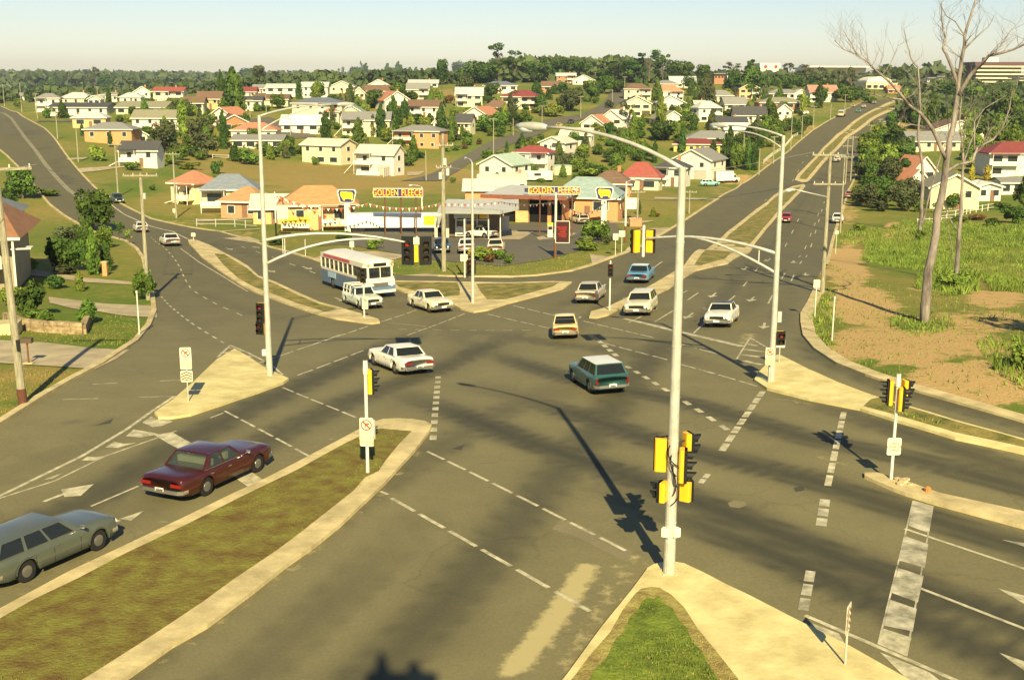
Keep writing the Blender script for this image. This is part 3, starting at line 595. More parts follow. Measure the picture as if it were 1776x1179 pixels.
    for row in rr: rf.v += row
    for i in range(m_):
        for j in range(8): rf.f.append((i*9+j, (i+1)*9+j, (i+1)*9+j+1, i*9+j+1)); rf.m.append(0)
    rf.build('roof', roofcol, root, True)
    def pane(nm, q, out, gmat=glz):
        q = [p+Vector(out)*.0-Vector(out)*.012 for p in q]; mb = MB(); mb.slab(q, .008, out); return mb.build(nm, gmat, root)
    for s in (1, -1):
        for a, b_ in win: pane('side_window', [sp(s,a,lo), sp(s,b_,lo), sp(s,b_,hi), sp(s,a,hi)][::s], (0, s, 0))
    for t, sg, nm in ((0, -1, 'rear_window'), (1, 1, 'windscreen')):
        A_ = [sp(1, t, 0), sp(-1, t, 0), sp(-1, t, 1), sp(1, t, 1)]
        def ep(a, u): return A_[0].lerp(A_[1], a).lerp(A_[3].lerp(A_[2], a), u)
        pane(nm, [ep(.05,.05), ep(.95,.05), ep(.95,.92), ep(.05,.92)], (sg, 0, .3))
    st = MB()
    if style == 'ute': st.box((B0+.35, 0, .82), (.2, W*.75, .62))
    else:
        st.box((-.05, 0, .86), (.16, W*.72, .62)); st.box((-.9, 0, .86), (.18, W*.74, .56)); st.box((.25, 0, .68), (.5, W*.7, .2)); st.box((-.6, 0, .66), (.5, W*.74, .2)); st.box((B0+.33, 0, belt-.02), (.5, W*.74, .03))
    st.build('seat', seat, root)
    # trim
    for nm, x, sg in (('front_bumper', xf, 1), ('rear_bumper', xr, -1)):
        mb = MB(); w2 = W/2*.93; pts = [(x-sg*.28, w2+.02, .46), (x-sg*.06, w2, .46), (x+sg*.05, w2*.8, .46), (x+sg*.07, 0, .46), (x+sg*.05, -w2*.8, .46), (x-sg*.06, -w2, .46), (x-sg*.28, -w2-.02, .46)]
        for a, b_ in zip(pts[:-1], pts[1:]): mb.bar(a, b_, .05, .13)
        mb.build(nm, CHR if bumper == 'chrome' else DRK, root)
    mb = MB(); mb.box((xf-.005, 0, .66), (.04, W*.52 if lights != 'wide' else W*.8, .13)); g_ = mb.build('grille', DRK, root)
    for s in (1, -1):
        mb = MB(); y = s*W*.335
        if lights == 'quad':
            for q in (-.09, .09): mb.tube([(xf-.06, y+q, .67), (xf+.012, y+q, .67)], .075, 12)
        else: mb.tube([(xf-.06, y, .67), (xf+.015, y, .67)], .095, 14)
        mb.build('headlight', HEADL, root)
        mb = MB(); z0 = .70 if style != 'ute' else .6
        if fin: mb.tube([(xr+.02, s*W*.425, .66), (xr-.035, s*W*.425, .64)], .075, 12); mb.tube([(xr+.02, s*W*.43, .82), (xr-.03, s*W*.43, .79)], .05, 10)
        else: mb.box((xr+.0, s*W*.33, z0-.02), (.05, W*.22, .11))
        mb.build('tail_light', LENSR, root)
    for x, sg in ((xf+.09, 1), (xr-.085, -1)):
        mb = MB(); mb.box((x, 0, .47 if sg > 0 else .52), (.012, .37, .12)); pl = mb.build('number_plate', PLATE, root)
        if plate and sg < 0:
            M_ = Matrix.Translation((x-.008, 0, .52)) @ Matrix.Rotation(-math.pi/2, 4, 'Z') @ UP; text_mesh(plate, .12, 'lettering', BLK, pl, M_, ext=.002)
    for x in (wb/2, rear_ax):
        for s in (1, -1):
            mb = MB(); y0 = s*(W/2-.055); y1 = s*(W/2-.245); mb.tube([(x, y1, r), (x, y1+s*.02, r), (x, y0-s*.03, r), (x, y0, r)], [r*.9, r, r, r*.93], 24)
            wh = mb.build('wheel', RUB, root, False); mb = MB(); mb.tube([(x, y0-s*.02, r), (x, y0+s*.006, r), (x, y0+s*.018, r)], [r*.56, r*.52, r*.25], 20); mb.build('rim', HUB, wh, False)
            if detail:
                a1 = MB(); pts = [Vector((x+math.cos(t)*(Ra+.006), s*(W/2*.995), r+math.sin(t)*(Ra+.006))) for t in [math.pi*i/12 for i in range(13)]]
                for a, b_ in zip(pts[:-1], pts[1:]): a1.bar(a, b_, .03, .012, up=(0,1,0))
                a1.build('wheel_arch_lip', col, root)
    if detail:
        for s in (1, -1):
            for xx in ([.0, -.95] if style != 'ute' else [-.2]):
                mb = MB(); mb.bar((xx-.30, s*(W/2*.99+.012), belt-.15), (xx-.15, s*(W/2*.99+.012), belt-.15), .02, .025); mb.build('door_handle', CHR, root)
            for xx in ((.62, -.36, -1.02) if style != 'ute' else (.55, -.5)):
                dm = MB(); dm.bar((xx, s*(W/2*.992), .30), (xx, s*(W/2*.994), belt-.22), .008, .008); dm.build('door_seam', DRK, root)
            tr = MB(); tr.bar((B0+.02, s*(yb+.012), bz+.0), (B1, s*(yb+.012), bz+.0), .012, .018); tr.build('window_trim', CHR, root)
        mb = MB(); mb.bar((.72*wb/2.7-.12, -(W/2+.0), belt+.05), (.72*wb/2.7-.12, -(W/2+.13), belt+.12), .02); mb.box((.72*wb/2.7-.13, -(W/2+.15), belt+.14), (.05, .15, .09)); mb.build('side_mirror', CHR, root)
    return root
def road_dir(a, b_):
    d = G(*b_)-G(*a); return math.atan2(d.y, d.x)
def slope_euler(x, y, ang):
    h = .8; c, s = math.cos(ang), math.sin(ang)
    p = -math.atan((tz(x+c*h, y+s*h)-tz(x-c*h, y-s*h))/(2*h)); q = math.atan((tz(x-s*h, y+c*h)-tz(x+s*h, y-c*h))/(2*h)); return (q, p, ang)
def park(o, x, y, ang, off=.012):
    o.location = (x, y, tz(x, y)+off+.05*min(3, max(0, (math.hypot(x, y)-90)/200))); o.rotation_euler = slope_euler(x, y, ang)
def by_wheels(o, rear, front, side, W):
    a, b_ = G(*rear), G(*front); ang = math.atan2(b_.y-a.y, b_.x-a.x); m_ = (a+b_)/2
    n_ = Vector((-math.sin(ang), math.cos(ang)))*(W/2-.15); m_ = m_.xy + (n_ if side == 'R' else -n_)
    print('wheelbase seen', o.name, round((b_-a).length, 2)); park(o, m_.x, m_.y, ang)
def by_end(o, px, ang, L, end='rear'):
    g = G(*px); k = L*.5*(1 if end == 'rear' else -1); park(o, g.x+math.cos(ang)*k, g.y+math.sin(ang)*k, ang)
MAROON = paint('maroon_paint', (.050,.009,.006)); GRYG = paint('grey_green_paint', (.085,.10,.075)); TEAL = paint('teal_paint', (.028,.095,.085)); WHT = paint('white_paint', (.78,.75,.62)); CREAM = paint('cream_paint', (.72,.66,.45)); FAWN = paint('fawn_paint', (.52,.46,.32))
YEL = paint('pale_yellow_paint', (.72,.55,.22)); BLUE = paint('sky_blue_paint', (.10,.27,.42)); PGREEN = paint('pale_green_paint', (.62,.68,.55)); DBLUE = paint('dark_blue_paint', (.03,.06,.12)); REDP = paint('red_paint', (.42,.03,.03)); AQUA = paint('aqua_paint', (.18,.48,.42)); BLACKP = paint('black_vinyl', (.02,.022,.03), .5); PINK = paint('salmon_paint', (.6,.25,.2)); DGRN = paint('dark_green_paint', (.03,.06,.05))
c = make_car('sedan_car', 'dark maroon sedan with pale seats waiting over the stop line by the grass median', 'car', 5.05, 1.92, 1.40, 2.86, 'sedan', MAROON, seat=mat('pale_seat_vinyl', (.50,.55,.30), .6, .1, 3), glz=GLL, plate='OTP·947', belt=.90, hood=.92, deck=.93, r=.335); by_wheels(c, (352,861), (447,817), 'R', 1.88)
tb = MB(); tb.tube([(-2.32,0,.33),(-2.5,0,.33),(-2.52,0,.40)], .03, 8); tb.build('tow_ball', CHR, c)
c = make_car('station_wagon', 'grey green station wagon at the lower left edge behind the maroon sedan', 'car', 4.6, 1.72, 1.40, 2.65, 'wagon', GRYG, seat=SEATD, glz=GL, belt=.92, hood=.93, r=.33, lights='quad'); by_wheels(c, (40,1011), (173,952), 'R', 1.72)
c = make_car('station_wagon', 'dark teal old station wagon with white roof crossing the junction', 'car', 4.5, 1.73, 1.50, 2.67, 'wagon', TEAL, WHT, belt=.97, hood=.96, r=.335, fin=True); by_wheels(c, (1029,684), (993,661), 'L', 1.73)
c = make_car('sedan_car', 'large white sedan turning left across the middle of the junction', 'car', 4.76, 1.88, 1.37, 2.82, 'sedan', WHT, belt=.90, hood=.92, deck=.93, r=.335); by_wheels(c, (690,649.5), (648,633), 'L', 1.88)
c = make_car('sedan_car', 'cream white sedan stopped at the line right of the bus', 'car', 4.6, 1.72, 1.42, 2.69, 'sedan', CREAM, belt=.93, hood=.93, r=.33, lights='quad'); by_wheels(c, (717.4,534), (747,543), 'R', 1.72)
AL = road_dir((565,487), (640,515))
LR = road_dir((1063,448), (1206,372)); LR2 = road_dir((1250,560), (1400,380))
c = make_car('hatchback_car', 'small pale yellow coupe driving away in the middle lane', 'car', 3.9, 1.58, 1.36, 2.3, 'coupe', YEL, CREAM, belt=.86, hood=.86, deck=.88, r=.29); by_end(c, (981,590), R(88), 3.9)
c = make_car('sedan_car', 'fawn boxy sedan driving away beside the median signal post', 'car', 4.3, 1.66, 1.42, 2.6, 'sedan', FAWN, belt=.92, hood=.92, r=.32, fin=True); by_end(c, (1016,528), LR, 4.3)
c = make_car('sedan_car', 'sky blue sedan with white roof driving up the highway', 'car', 4.6, 1.78, 1.40, 2.8, 'sedan', BLUE, WHT, belt=.9, hood=.9, deck=.9, r=.32); by_end(c, (1105,493), LR, 4.6)
c = make_car('station_wagon', 'cream white station wagon coming forward beside the median nose', 'car', 4.7, 1.80, 1.46, 2.8, 'wagon', CREAM, belt=.93, hood=.94, r=.33); by_end(c, (1103,551), LR+math.pi, 4.7, 'front')
c = make_car('sedan_car', 'white sedan with black roof waiting before the thick stop line', 'car', 4.4, 1.66, 1.38, 2.6, 'sedan', WHT, BLACKP, belt=.92, hood=.92, r=.32, lights='quad'); by_end(c, (1242,571), LR2+math.pi-.04, 4.4, 'front')
c = make_car('sedan_car', 'white sedan driving away on the left road', 'car', 4.5, 1.78, 1.36, 2.7, 'sedan', WHT, belt=.9, hood=.9, deck=.93, r=.32, detail=False); by_end(c, (300,428), road_dir((320,440), (235,398)), 4.5)
c = make_car('hatchback_car', 'white hatchback beyond the wooden pole on the left road', 'car', 3.9, 1.56, 1.38, 2.4, 'hatch', WHT, r=.29, detail=False); by_end(c, (247,404), road_dir((320,440), (235,398)), 3.9)
c = make_car('sedan_car', 'dark old sedan coming down beside the big roadside tree', 'car', 4.3, 1.66, 1.5, 2.6, 'sedan', DGRN, detail=False); by_end(c, (208,354), road_dir((188,342), (260,380)), 4.3, 'front')
c = make_car('hatchback_car', 'small white coupe parked in front of the service station shop', 'car', 4.1, 1.6, 1.4, 2.4, 'sedan', WHT, detail=False); by_wheels(c, (853,414.5), (801,412), 'L', 1.6)
ft = R(95)
c = make_car('sedan_car', 'dark blue sedan parked on the forecourt behind the wooden pole', 'car', 4.2, 1.65, 1.4, 2.5, 'sedan', DBLUE, WHT if 0 else DBLUE, detail=False); by_end(c, (768,441), R(-85), 4.2, 'front')
c = make_car('sedan_car', 'white car parked on the forecourt behind the signal post', 'car', 4.2, 1.65, 1.4, 2.5, 'sedan', WHT, detail=False); by_end(c, (809,441), R(92), 4.2)
c = make_car('sedan_car', 'white car parked behind the yellow green bush on the forecourt', 'car', 4.2, 1.65, 1.4, 2.5, 'sedan', CREAM, detail=False); by_end(c, (859,442), R(88), 4.2)
c = make_car('station_wagon', 'white station wagon parked against the orange brick building', 'car', 4.6, 1.72, 1.45, 2.7, 'wagon', CREAM, detail=False); by_end(c, (1013,390), road_dir((1013,390), (960,376)), 4.6)
c = make_car('hatchback_car', 'small red car on the right carriageway beside the grass median', 'car', 3.6, 1.5, 1.38, 2.2, 'hatch', REDP, detail=False, r=.28); by_end(c, (1362,388), LR2+math.pi, 3.6, 'front')
c = make_car('sedan_car', 'white sedan with dark nose parked at the right kerb behind the pole', 'car', 4.4, 1.7, 1.4, 2.6, 'wagon', WHT, detail=False); by_end(c, (1452,389), LR2+math.pi, 4.4, 'front')
c = make_car('sedan_car', 'white sedan far along the right carriageway below the median', 'car', 4.4, 1.7, 1.4, 2.6, 'sedan', WHT, detail=False); by_end(c, (1451,282), road_dir((1440,300), (1500,235)), 4.4)
far = [((1488,196),(1450,225),(1520,180),'teal sedan cresting the hill on the highway',AQUA),((1497,188),(1450,225),(1520,180),'white car just past the teal one at the crest',WHT),((1515,181),(1460,215),(1530,178),'small pale car farthest along the highway crest',FAWN),
 ((1478,187),(1450,215),(1510,178),'cream car beside the earth bank near the crest',CREAM)]
for px, a, b_, lb, cm in far:
    c = make_car('sedan_car', lb, 'car', 4.4, 1.75, 1.4, 2.6, 'sedan', cm, detail=False); by_end(c, px, road_dir(a, b_), 4.4)
c = make_car('station_wagon', 'aqua station wagon parked beside the white box van', 'car', 4.5, 1.7, 1.45, 2.6, 'wagon', AQUA, WHT, detail=False); by_wheels(c, (1222,323), (1244,323), 'R', 1.7)
c = make_car('hatchback_car', 'white car parked in the yard near the curved white house', 'car', 4.0, 1.7, 1.4, 2.4, 'hatch', WHT, detail=False); by_end(c, (1402,199), R(170), 4.0)
c = make_car('sedan_car', 'yellow car parked on the hillside street', 'car', 4.2, 1.7, 1.4, 2.5, 'sedan', paint('bright_yellow_paint', (.8,.62,.12)), detail=False); by_end(c, (967,222), road_dir((940,232), (1010,205)), 4.2)
c = make_car('sedan_car', 'dark purple car parked behind the yellow one', 'car', 4.2, 1.7, 1.4, 2.5, 'sedan', paint('purple_paint', (.06,.04,.12)), detail=False); by_end(c, (988,215), road_dir((940,232), (1010,205)), 4.2)
c = make_car('sedan_car', 'salmon pink car half hidden behind poles on the right verge', 'car', 4.0, 1.6, 1.4, 2.4, 'sedan', PINK, detail=False); by_end(c, (1472,345), LR2, 4.0)
c = make_car('sedan_car', 'dark car parked in tree shade beside the right carriageway', 'car', 4.2, 1.7, 1.4, 2.5, 'sedan', DBLUE, detail=False); by_end(c, (1503,253), road_dir((1440,300), (1500,235)), 4.2)
c = make_car('hatchback_car', 'white car beyond the trees on the right carriageway', 'car', 4.0, 1.7, 1.4, 2.4, 'hatch', WHT, detail=False); by_end(c, (1534,219), road_dir((1500,235), (1560,200)), 4.0)
c = make_car('sedan_car', 'small pale car parked in the yard above the left street', 'car', 4.2, 1.7, 1.4, 2.5, 'sedan', WHT, detail=False); by_end(c, (522,211), R(10), 4.2)
# --- ute with ladder rack
c = make_car('utility_truck', 'pale green utility truck with a ladder rack in front of the bus', 'utility truck', 4.7, 1.76, 1.45, 2.8, 'ute', PGREEN, belt=.92, hood=.93, r=.33)
rk = MB()
for s in (1, -1):
    for x in (-2.0, -1.3, -.6): rk.bar((x, s*.8, .9), (x, s*.72, 1.5), .05)
    rk.bar((-2.1, s*.72, 1.5), (.5, s*.72, 1.55), .05); rk.bar((-2.1, s*.8, 1.2), (-.6, s*.77, 1.2), .04)
for x in (-2.05, -1.3, -.6, .45): rk.bar((x, -.72, 1.53), (x, .72, 1.53), .05)
rk.build('ladder_rack', WHT, c); tb = MB(); tb.box((-1.35,0,.945), (1.55,1.35,.02)); tb.build('tray', DRK, c)
by_wheels(c, (600,527), (627,537.5), 'R', 1.76)
# --- truck van
def box_van():
    r_ = empty('box_van', (0,0,0), 0, 'white box van parked beside the aqua wagon at the highway edge', 'van')
    b_ = MB(); b_.prism([(-3,-1.05),(1.3,-1.05),(1.3,1.05),(-3,1.05)], .55, 2.75); b_.build('cargo_box', WHT, r_)
    b_ = MB(); pr = [(1.3,.45),(2.75,.45),(2.85,1.1),(2.2,1.25),(1.75,2.05),(1.3,2.1)]; b_.add([(x,-.95,z) for x,z in pr]+[(x,.95,z) for x,z in pr], [tuple(range(6)), tuple(range(11,5,-1))]+[(i,(i+6),(i+1)%6+6,(i+1)%6) for i in range(6)]); b_.build('cab', WHT, r_)
    b_ = MB(); b_.slab([(2.16,-.8,1.3),(2.16,.8,1.3),(1.79,.8,1.98),(1.79,-.8,1.98)], .02, (.8,0,.5)); b_.build('windscreen', GL, r_)
    for s in (1,-1):
        b_ = MB(); b_.slab([(1.4,s*.955,1.25),(2.1,s*.955,1.25),(1.75,s*.955,1.9),(1.4,s*.955,1.9)], .01, (0,s,0)); b_.build('side_window', GL, r_)
        for x in (-1.9, 2.05): b_ = MB(); b_.tube([(x,s*.98,.4),(x,s*.72,.4)], .4, 16); b_.build('wheel', RUB, r_)
    b_ = MB(); b_.box((-.2,0,.5), (5.3,1.4,.25)); b_.build('chassis', DRK, r_); return r_
v = box_van(); by_wheels(v, (1247,318), (1279,317), 'R', 2.1)
v2 = empty('tip_truck', (0,0,0), 0, 'beige truck with dark load bed parked near the highway crest', 'truck')
b_ = MB(); b_.box((-1.2,0,1.7), (4.6,2.2,1.5)); b_.build('load_body', FAWN, v2); b_ = MB(); b_.prism([(1.3,-1.05),(2.9,-1.0),(3.0,-.8),(3.0,.8),(2.9,1.0),(1.3,1.05)], .6, 2.4); b_.build('cab', FAWN, v2)
b_ = MB(); b_.box((3.01,0,1.9), (.04,1.7,.6)); b_.build('windscreen', GL, v2); b_ = MB(); b_.box((0,0,.7), (5.6,1.1,.4)); b_.build('chassis', DRK, v2)
for s in (1,-1):
    for x in (-2.4,-1.3,2.1): b_ = MB(); b_.tube([(x,s*1.05,.5),(x,s*.7,.5)], .5, 14); b_.build('wheel', RUB, v2)
by_end(v2, (1458,204), road_dir((1450,212), (1485,190))+math.pi, 6, 'front')
# --- bus
BB = paint('bus_blue', (.10,.16,.24), .4); BC = paint('bus_cream', (.74,.70,.55), .4); BR = mat('advert_red', (.50,.10,.12), .5, .25, 3)
def make_bus():
    r_ = empty('city_bus', (0,0,0), 0, 'blue and cream city bus with a red roof advert behind the ute', 'bus'); L, W, H = 10.6, 2.46, 3.0
    def sec(z0, z1, name, m, inset=0, ends=True, front=0):
        b_ = MB(); x0, x1 = -L/2+inset, L/2-inset-front; y = W/2-inset; c_ = .16
        b_.prism([(x0,-y+c_),(x0+c_,-y),(x1-c_*1.6,-y),(x1,-y+c_*2.2),(x1,y-c_*2.2),(x1-c_*1.6,y),(x0+c_,y),(x0,y-c_)], z0, z1); return b_.build(name, m, r_)
    lo = MB(); ys = W/2
    # lower skirt with wheel arches
    axles = (-2.55, 2.75); n_ = 90; Ra = .56
    for s in (1, -1):
        row = []
        for i in range(n_+1):
            x = -L/2+.1+(L-.2)*i/n_; zb = .38
            for a in axles:
                if abs(x-a) < Ra: zb = max(zb, .46+math.sqrt(Ra*Ra-(x-a)**2))
            row.append((x, zb))
        o_ = len(lo.v)
        for x, zb in row: lo.v += [(x, s*ys, zb), (x, s*ys, 1.42), (x, s*(ys-.25), zb)]
        for i in range(n_):
            a = o_+3*i; lo.f += [(a, a+3, a+4, a+1), (a, a+2, a+5, a+3)]; lo.m += [0, 0]
    lo.box((-L/2+.06, 0, .9), (.1, W-.06, 1.04)); lo.box((L/2-.08, 0, .68), (.14, W-.06, .60))
    lo.build('lower_body', BB, r_)
    b_ = MB(); b_.box((0,0,.72), (L-.4, W-.62, .6)); b_.build('chassis', DRK, r_)
    sec(1.42, 1.60, 'waist_panel', BC); sec(2.42, 2.78, 'roof_rail_panel', BC); sec(1.60, 2.42, 'glazing_core', GL, .07)
    rf = MB(); n2 = 10; rows = []
    for i in range(n2+1):
        t = i/n2; x = -L/2+L*t; e = min(t, 1-t)*L; k_ = 1-.9*max(0, 1-e/.5)**2
        rows.append([(x, y*W/2, 2.775+(.27*(1-abs(y)**3.2))*k_) for y in (-1,-.95,-.85,-.6,-.3,0,.3,.6,.85,.95,1)])
    for q in rows: rf.v += q
    for i in range(n2):
        for j in range(10): rf.f.append((i*11+j,(i+1)*11+j,(i+1)*11+j+1,i*11+j+1)); rf.m.append(0)
    rf.f.append(tuple(range(11))); rf.m.append(0); rf.f.append(tuple(n2*11+j for j in reversed(range(11)))); rf.m.append(0)
    rf.build('roof', BC, r_, True)
    for i in range(9):
        x = -L/2+.08+i*(L-1.9)/8
        for s in (1,-1): b_ = MB(); b_.box((x, s*(W/2-.03), 2.01), (.11 if i else .2,.06,.84)); b_.build('window_pillar', BC, r_)
    for s in (1,-1):
        b_ = MB(); b_.box((L/2-.12, s*(W/2-.26), 2.01), (.16,.14,.84)); b_.build('window_pillar', BC, r_)
        for x in axles:
            b_ = MB(); b_.tube([(x,s*(W/2-.05),.48),(x,s*(W/2-.33),.48)], .48, 22); wh = b_.build('wheel', RUB, r_); b_ = MB(); b_.tube([(x,s*(W/2-.07),.48),(x,s*(W/2-.035),.48)], [.27,.2], 16); b_.build('rim', HUB, wh)
        b_ = MB(); b_.tube([(L/2-.05,s*.9,1.02),(L/2+.02,s*.9,1.02)], .12, 14); b_.build('headlight', HEADL, r_)
        b_ = MB(); b_.tube([(L/2-.02,s*.93,2.62),(L/2+.03,s*.93,2.62)], .1, 12); b_.build('marker_lamp', LENSA, r_)
    b_ = MB(); b_.box((L/2-.06,0,2.62), (.16,1.05,.26)); b_.build('destination_box', DRK, r_)
    b_ = MB(); b_.box((L/2-.09,0,1.2), (.14,W-.1,.44)); b_.build('front_panel', BC, r_)
    b_ = MB(); b_.box((L/2-.0,0,1.08), (.05,1.25,.30)); b_.build('grille', HUB, r_); b_ = MB(); b_.box((L/2+.03,0,.55), (.12,W-.1,.20)); b_.build('front_bumper', BC, r_)
    b_ = MB(); b_.box((L/2-.02,.0,2.0), (.05,.06,.8)); b_.build('windscreen_bar', BC, r_)
    b_ = MB(); b_.box((-1.2,-(W/2+.012),2.62), (6.4,.02,.24)); ad = b_.build('advert_strip', BR, r_)
    b_ = MB(); b_.box((-3.4+.9,-(W/2+.012),1.13), (1.9,.02,.46)); b_.build('side_poster', mat('poster_pale_blue', (.35,.5,.62), .5, .3, 5), r_)
    b_ = MB(); b_.box((3.9,-(W/2+.01),1.55), (.85,.03,1.7)); b_.build('door', GL, r_); return r_
bus = make_bus(); by_wheels(bus, (578,499.5), (619,513.5), 'R', 2.46)
by_ang = AL
# ---------------------------------------------------------------- poles, signals and signs
def hgt(b, py):
    lo, hi = 0, 40
    for _ in range(30):
        m = (lo+hi)/2
        if proj(b[0], b[1], b[2]+m)[1] > py: lo = m
        else: hi = m
    return lo
GALV = mat('galvanised_steel', (.50,.50,.42), .45, .12, 3, .1, metal=.25, second=(.62,.61,.52)); SIGY = mat('signal_yellow', (.82,.46,.02), .45, .08, 4); SIGK = mat('signal_black', (.012,.013,.012), .5, .1, 5)
POSTW = mat('white_post_paint', (.70,.67,.55), .5, .1, 3); SIGNW = mat('sign_white', (.72,.66,.44), .5, .06, 4); SIGNR = mat('sign_red', (.55,.04,.03), .5, .05, 4); ALU = mat('sign_back_aluminium', (.55,.55,.48), .4, .08, 3, metal=.3)
WOOD = mat('weathered_timber_pole', (.26,.24,.15), .9, .25, 3, .6, second=(.44,.41,.28), stretch=(4,4,.5)); INS = mat('porcelain_insulator', (.6,.58,.5), .3, .1, 5)
LIT = mat('red_signal_lens', (.35,.02,.01), .3, .05, 5); LENSK = mat('unlit_signal_lens', (.05,.03,.01), .3, .05, 5); LUM = mat('luminaire_bowl', (.55,.62,.68), .15, .1, 5, spec=.8)
BROWNP = mat('brown_post_paint', (.16,.07,.03), .6, .1, 3)
def head(par, p, ang, n=3, lit=0, back=False, s=1.0, k=.30):
    c, sn = math.cos(ang), math.sin(ang); M_ = Matrix.Translation(p) @ Matrix.Rotation(ang, 4, 'Z') @ Matrix.Scale(s, 4)
    h = n*k+.06; mb = MB(); X = lambda v: tuple(M_ @ Vector(v))
    mb.add([X((x, y, z)) for z in (-h/2, h/2) for x, y in ((-.10,-.13),(-.06,-.165),(.10,-.17),(.10,.17),(-.06,.165),(-.10,.13))], [(5,4,3,2,1,0),(6,7,8,9,10,11)]+[(i,(i+1)%6,(i+1)%6+6,i+6) for i in range(6)])
    o = mb.build('signal_head', SIGY, par)
    mb = MB(); w_ = .40 if not back else (.62 if back is True else .5); hh = h if not back else (h+.3 if back is True else h+.06)
    mb.add([X((x, y, z)) for z in (-hh/2, hh/2) for x, y in ((.04,-w_/2),(.125,-w_/2),(.125,w_/2),(.04,w_/2))], [(3,2,1,0),(4,5,6,7)]+[(i,(i+1)%4,(i+1)%4+4,i+4) for i in range(4)])
    mb.build('backing_board', SIGK, o)
    for i in range(n):
        z = h/2-.03-k*(i+.5); mb = MB(); r = k*.40; seg = 12
        for a0 in range(seg+1):
            a = -.25*math.pi + 1.5*math.pi*a0/seg
            for x, rr in ((.12, r), (.12+.28*(.55+.45*math.sin(max(0, min(math.pi, a)))), r*1.02)):
                mb.v.append(X((x, math.cos(a)*rr, z+math.sin(a)*rr)))
        for a0 in range(seg): q = a0*2; mb.f.append((q, q+1, q+3, q+2)); mb.m.append(0)
        mb.build('visor', SIGK, o)
        mb = MB(); mb.tube([X((.12,0,z)), X((.14,0,z))], r*.92*s, 12); mb.build('lens', LIT if (i == 0 and lit) else LENSK, o)
    return o
def bracket(mb, a, b_, r=.02): mb.tube([a, b_], r, 6)
def steel_pole(px, label, top, r0=.15, r1=.075, collar=None, name='traffic_signal_pole'):
    g = G(*px); e = empty(name, g, 0, label, 'traffic signal' if 'signal' in name else 'street light', 'steel poles round the junction'); h = hgt(g, top) if top > 40 else top
    mb = MB(); mb.tube([(0,0,0),(0,0,.02),(0,0,h*.5),(0,0,h)], [r0,r0,(r0+r1)/2,r1], 14); mb.build('pole', GALV, e)
    mb = MB(); mb.box((0,0,.06), (r0*3.2,r0*3.2,.05)); mb.build('base_plate', GALV, e); return e, g, h
def luminaire(e, p, d, s=1.0):
    d = Vector(d).normalized(); mb = MB(); ps = [p, p+d*.12*s, p+d*.45*s, p+d*.8*s, p+d*1.0*s]; mb.tube(ps, [.05*s,.09*s,.115*s,.09*s,.03*s], 10); o = mb.build('lamp_head', ALU, e, True)
    mb = MB(); mb.tube([p+d*.42*s-Vector((0,0,.05)), p+d*.7*s-Vector((0,0,.08)), p+d*.97*s-Vector((0,0,.03))], [.08*s,.10*s,.03*s], 10); mb.build('lamp_bowl', LUM, o, True)
def curve(a, b_, c, n=8): a, b_, c = Vector(a), Vector(b_), Vector(c); return [a*(1-t)**2+b_*2*t*(1-t)+c*t*t for t in [i/n for i in range(n+1)]]
def arm(e, pts, r0, r1, name='lamp_arm'):
    mb = MB(); k = len(pts); mb.tube(pts, [r0+(r1-r0)*i/(k-1) for i in range(k)], 8); return mb.build(name, GALV, e, True)
# near pole on the corner island
e, g, h = steel_pole((1160,1000), 'tall steel pole on the near corner island carrying a cluster of yellow signal heads', 290, .17, .10)
A0 = Vector((0,0,h-.05)); LT = Vector((1.0-g.x, 35.4-g.y, 12.62)); dxy = Vector((LT.x, LT.y, 0)).normalized()
arm(e, curve(A0, A0+Vector((LT.x*.45, LT.y*.45, 1.0)), LT), .065, .045); luminaire(e, LT, dxy, 1.25)
for py, dx, dy, an, n, k in ((789,-.34,.05,R(80),3,.30),(778,-.20,.22,R(120),2,.24),(772,.42,.12,R(18),2,.30),(803,.26,-.18,R(-8),3,.30),(850,-.26,-.10,R(150),2,.26),(850,.38,-.05,R(55),2,.26)):
    z = hgt(g, py); head(e, Vector((dx, dy, z)), an, n, 0, False, 1.0, k)
mb = MB()
for z in (hgt(g, 764), hgt(g, 812), hgt(g, 832)): bracket(mb, (-.45,.05,z), (.45,.05,z))
mb.build('mounting_bracket', SIGK, e)
for q in range(5): mb = MB(); za = hgt(g, 768+q*17); mb.tube(curve((-.12+.05*q,-.2,za), (-.3+.14*q,-.36,za-.35), (.12-.04*q,-.21,za-.62), 7), .018, 5); mb.build('cable', SIGK, e)
for py in (764, 812, 832, 905, 930, 600, 420): mb = MB(); zz = hgt(g, py); r_ = .17-.07*zz/h+.008; mb.tube([(0,0,zz-.03),(0,0,zz+.03)], r_, 14); mb.build('clamp_band', ALU, e)
for a_ in (45,135,225,315): mb = MB(); mb.tube([(.26*math.cos(R(a_)),.26*math.sin(R(a_)),.08),(.26*math.cos(R(a_)),.26*math.sin(R(a_)),.17)], .03, 6); mb.build('anchor_bolt', ALU, e)
z = hgt(g, 920)
for s in (-1, 1): mb = MB(); mb.box((s*.14,-.12,z), (.22,.16,.26), s*.5); mb.build('push_button_box', POSTW, e)
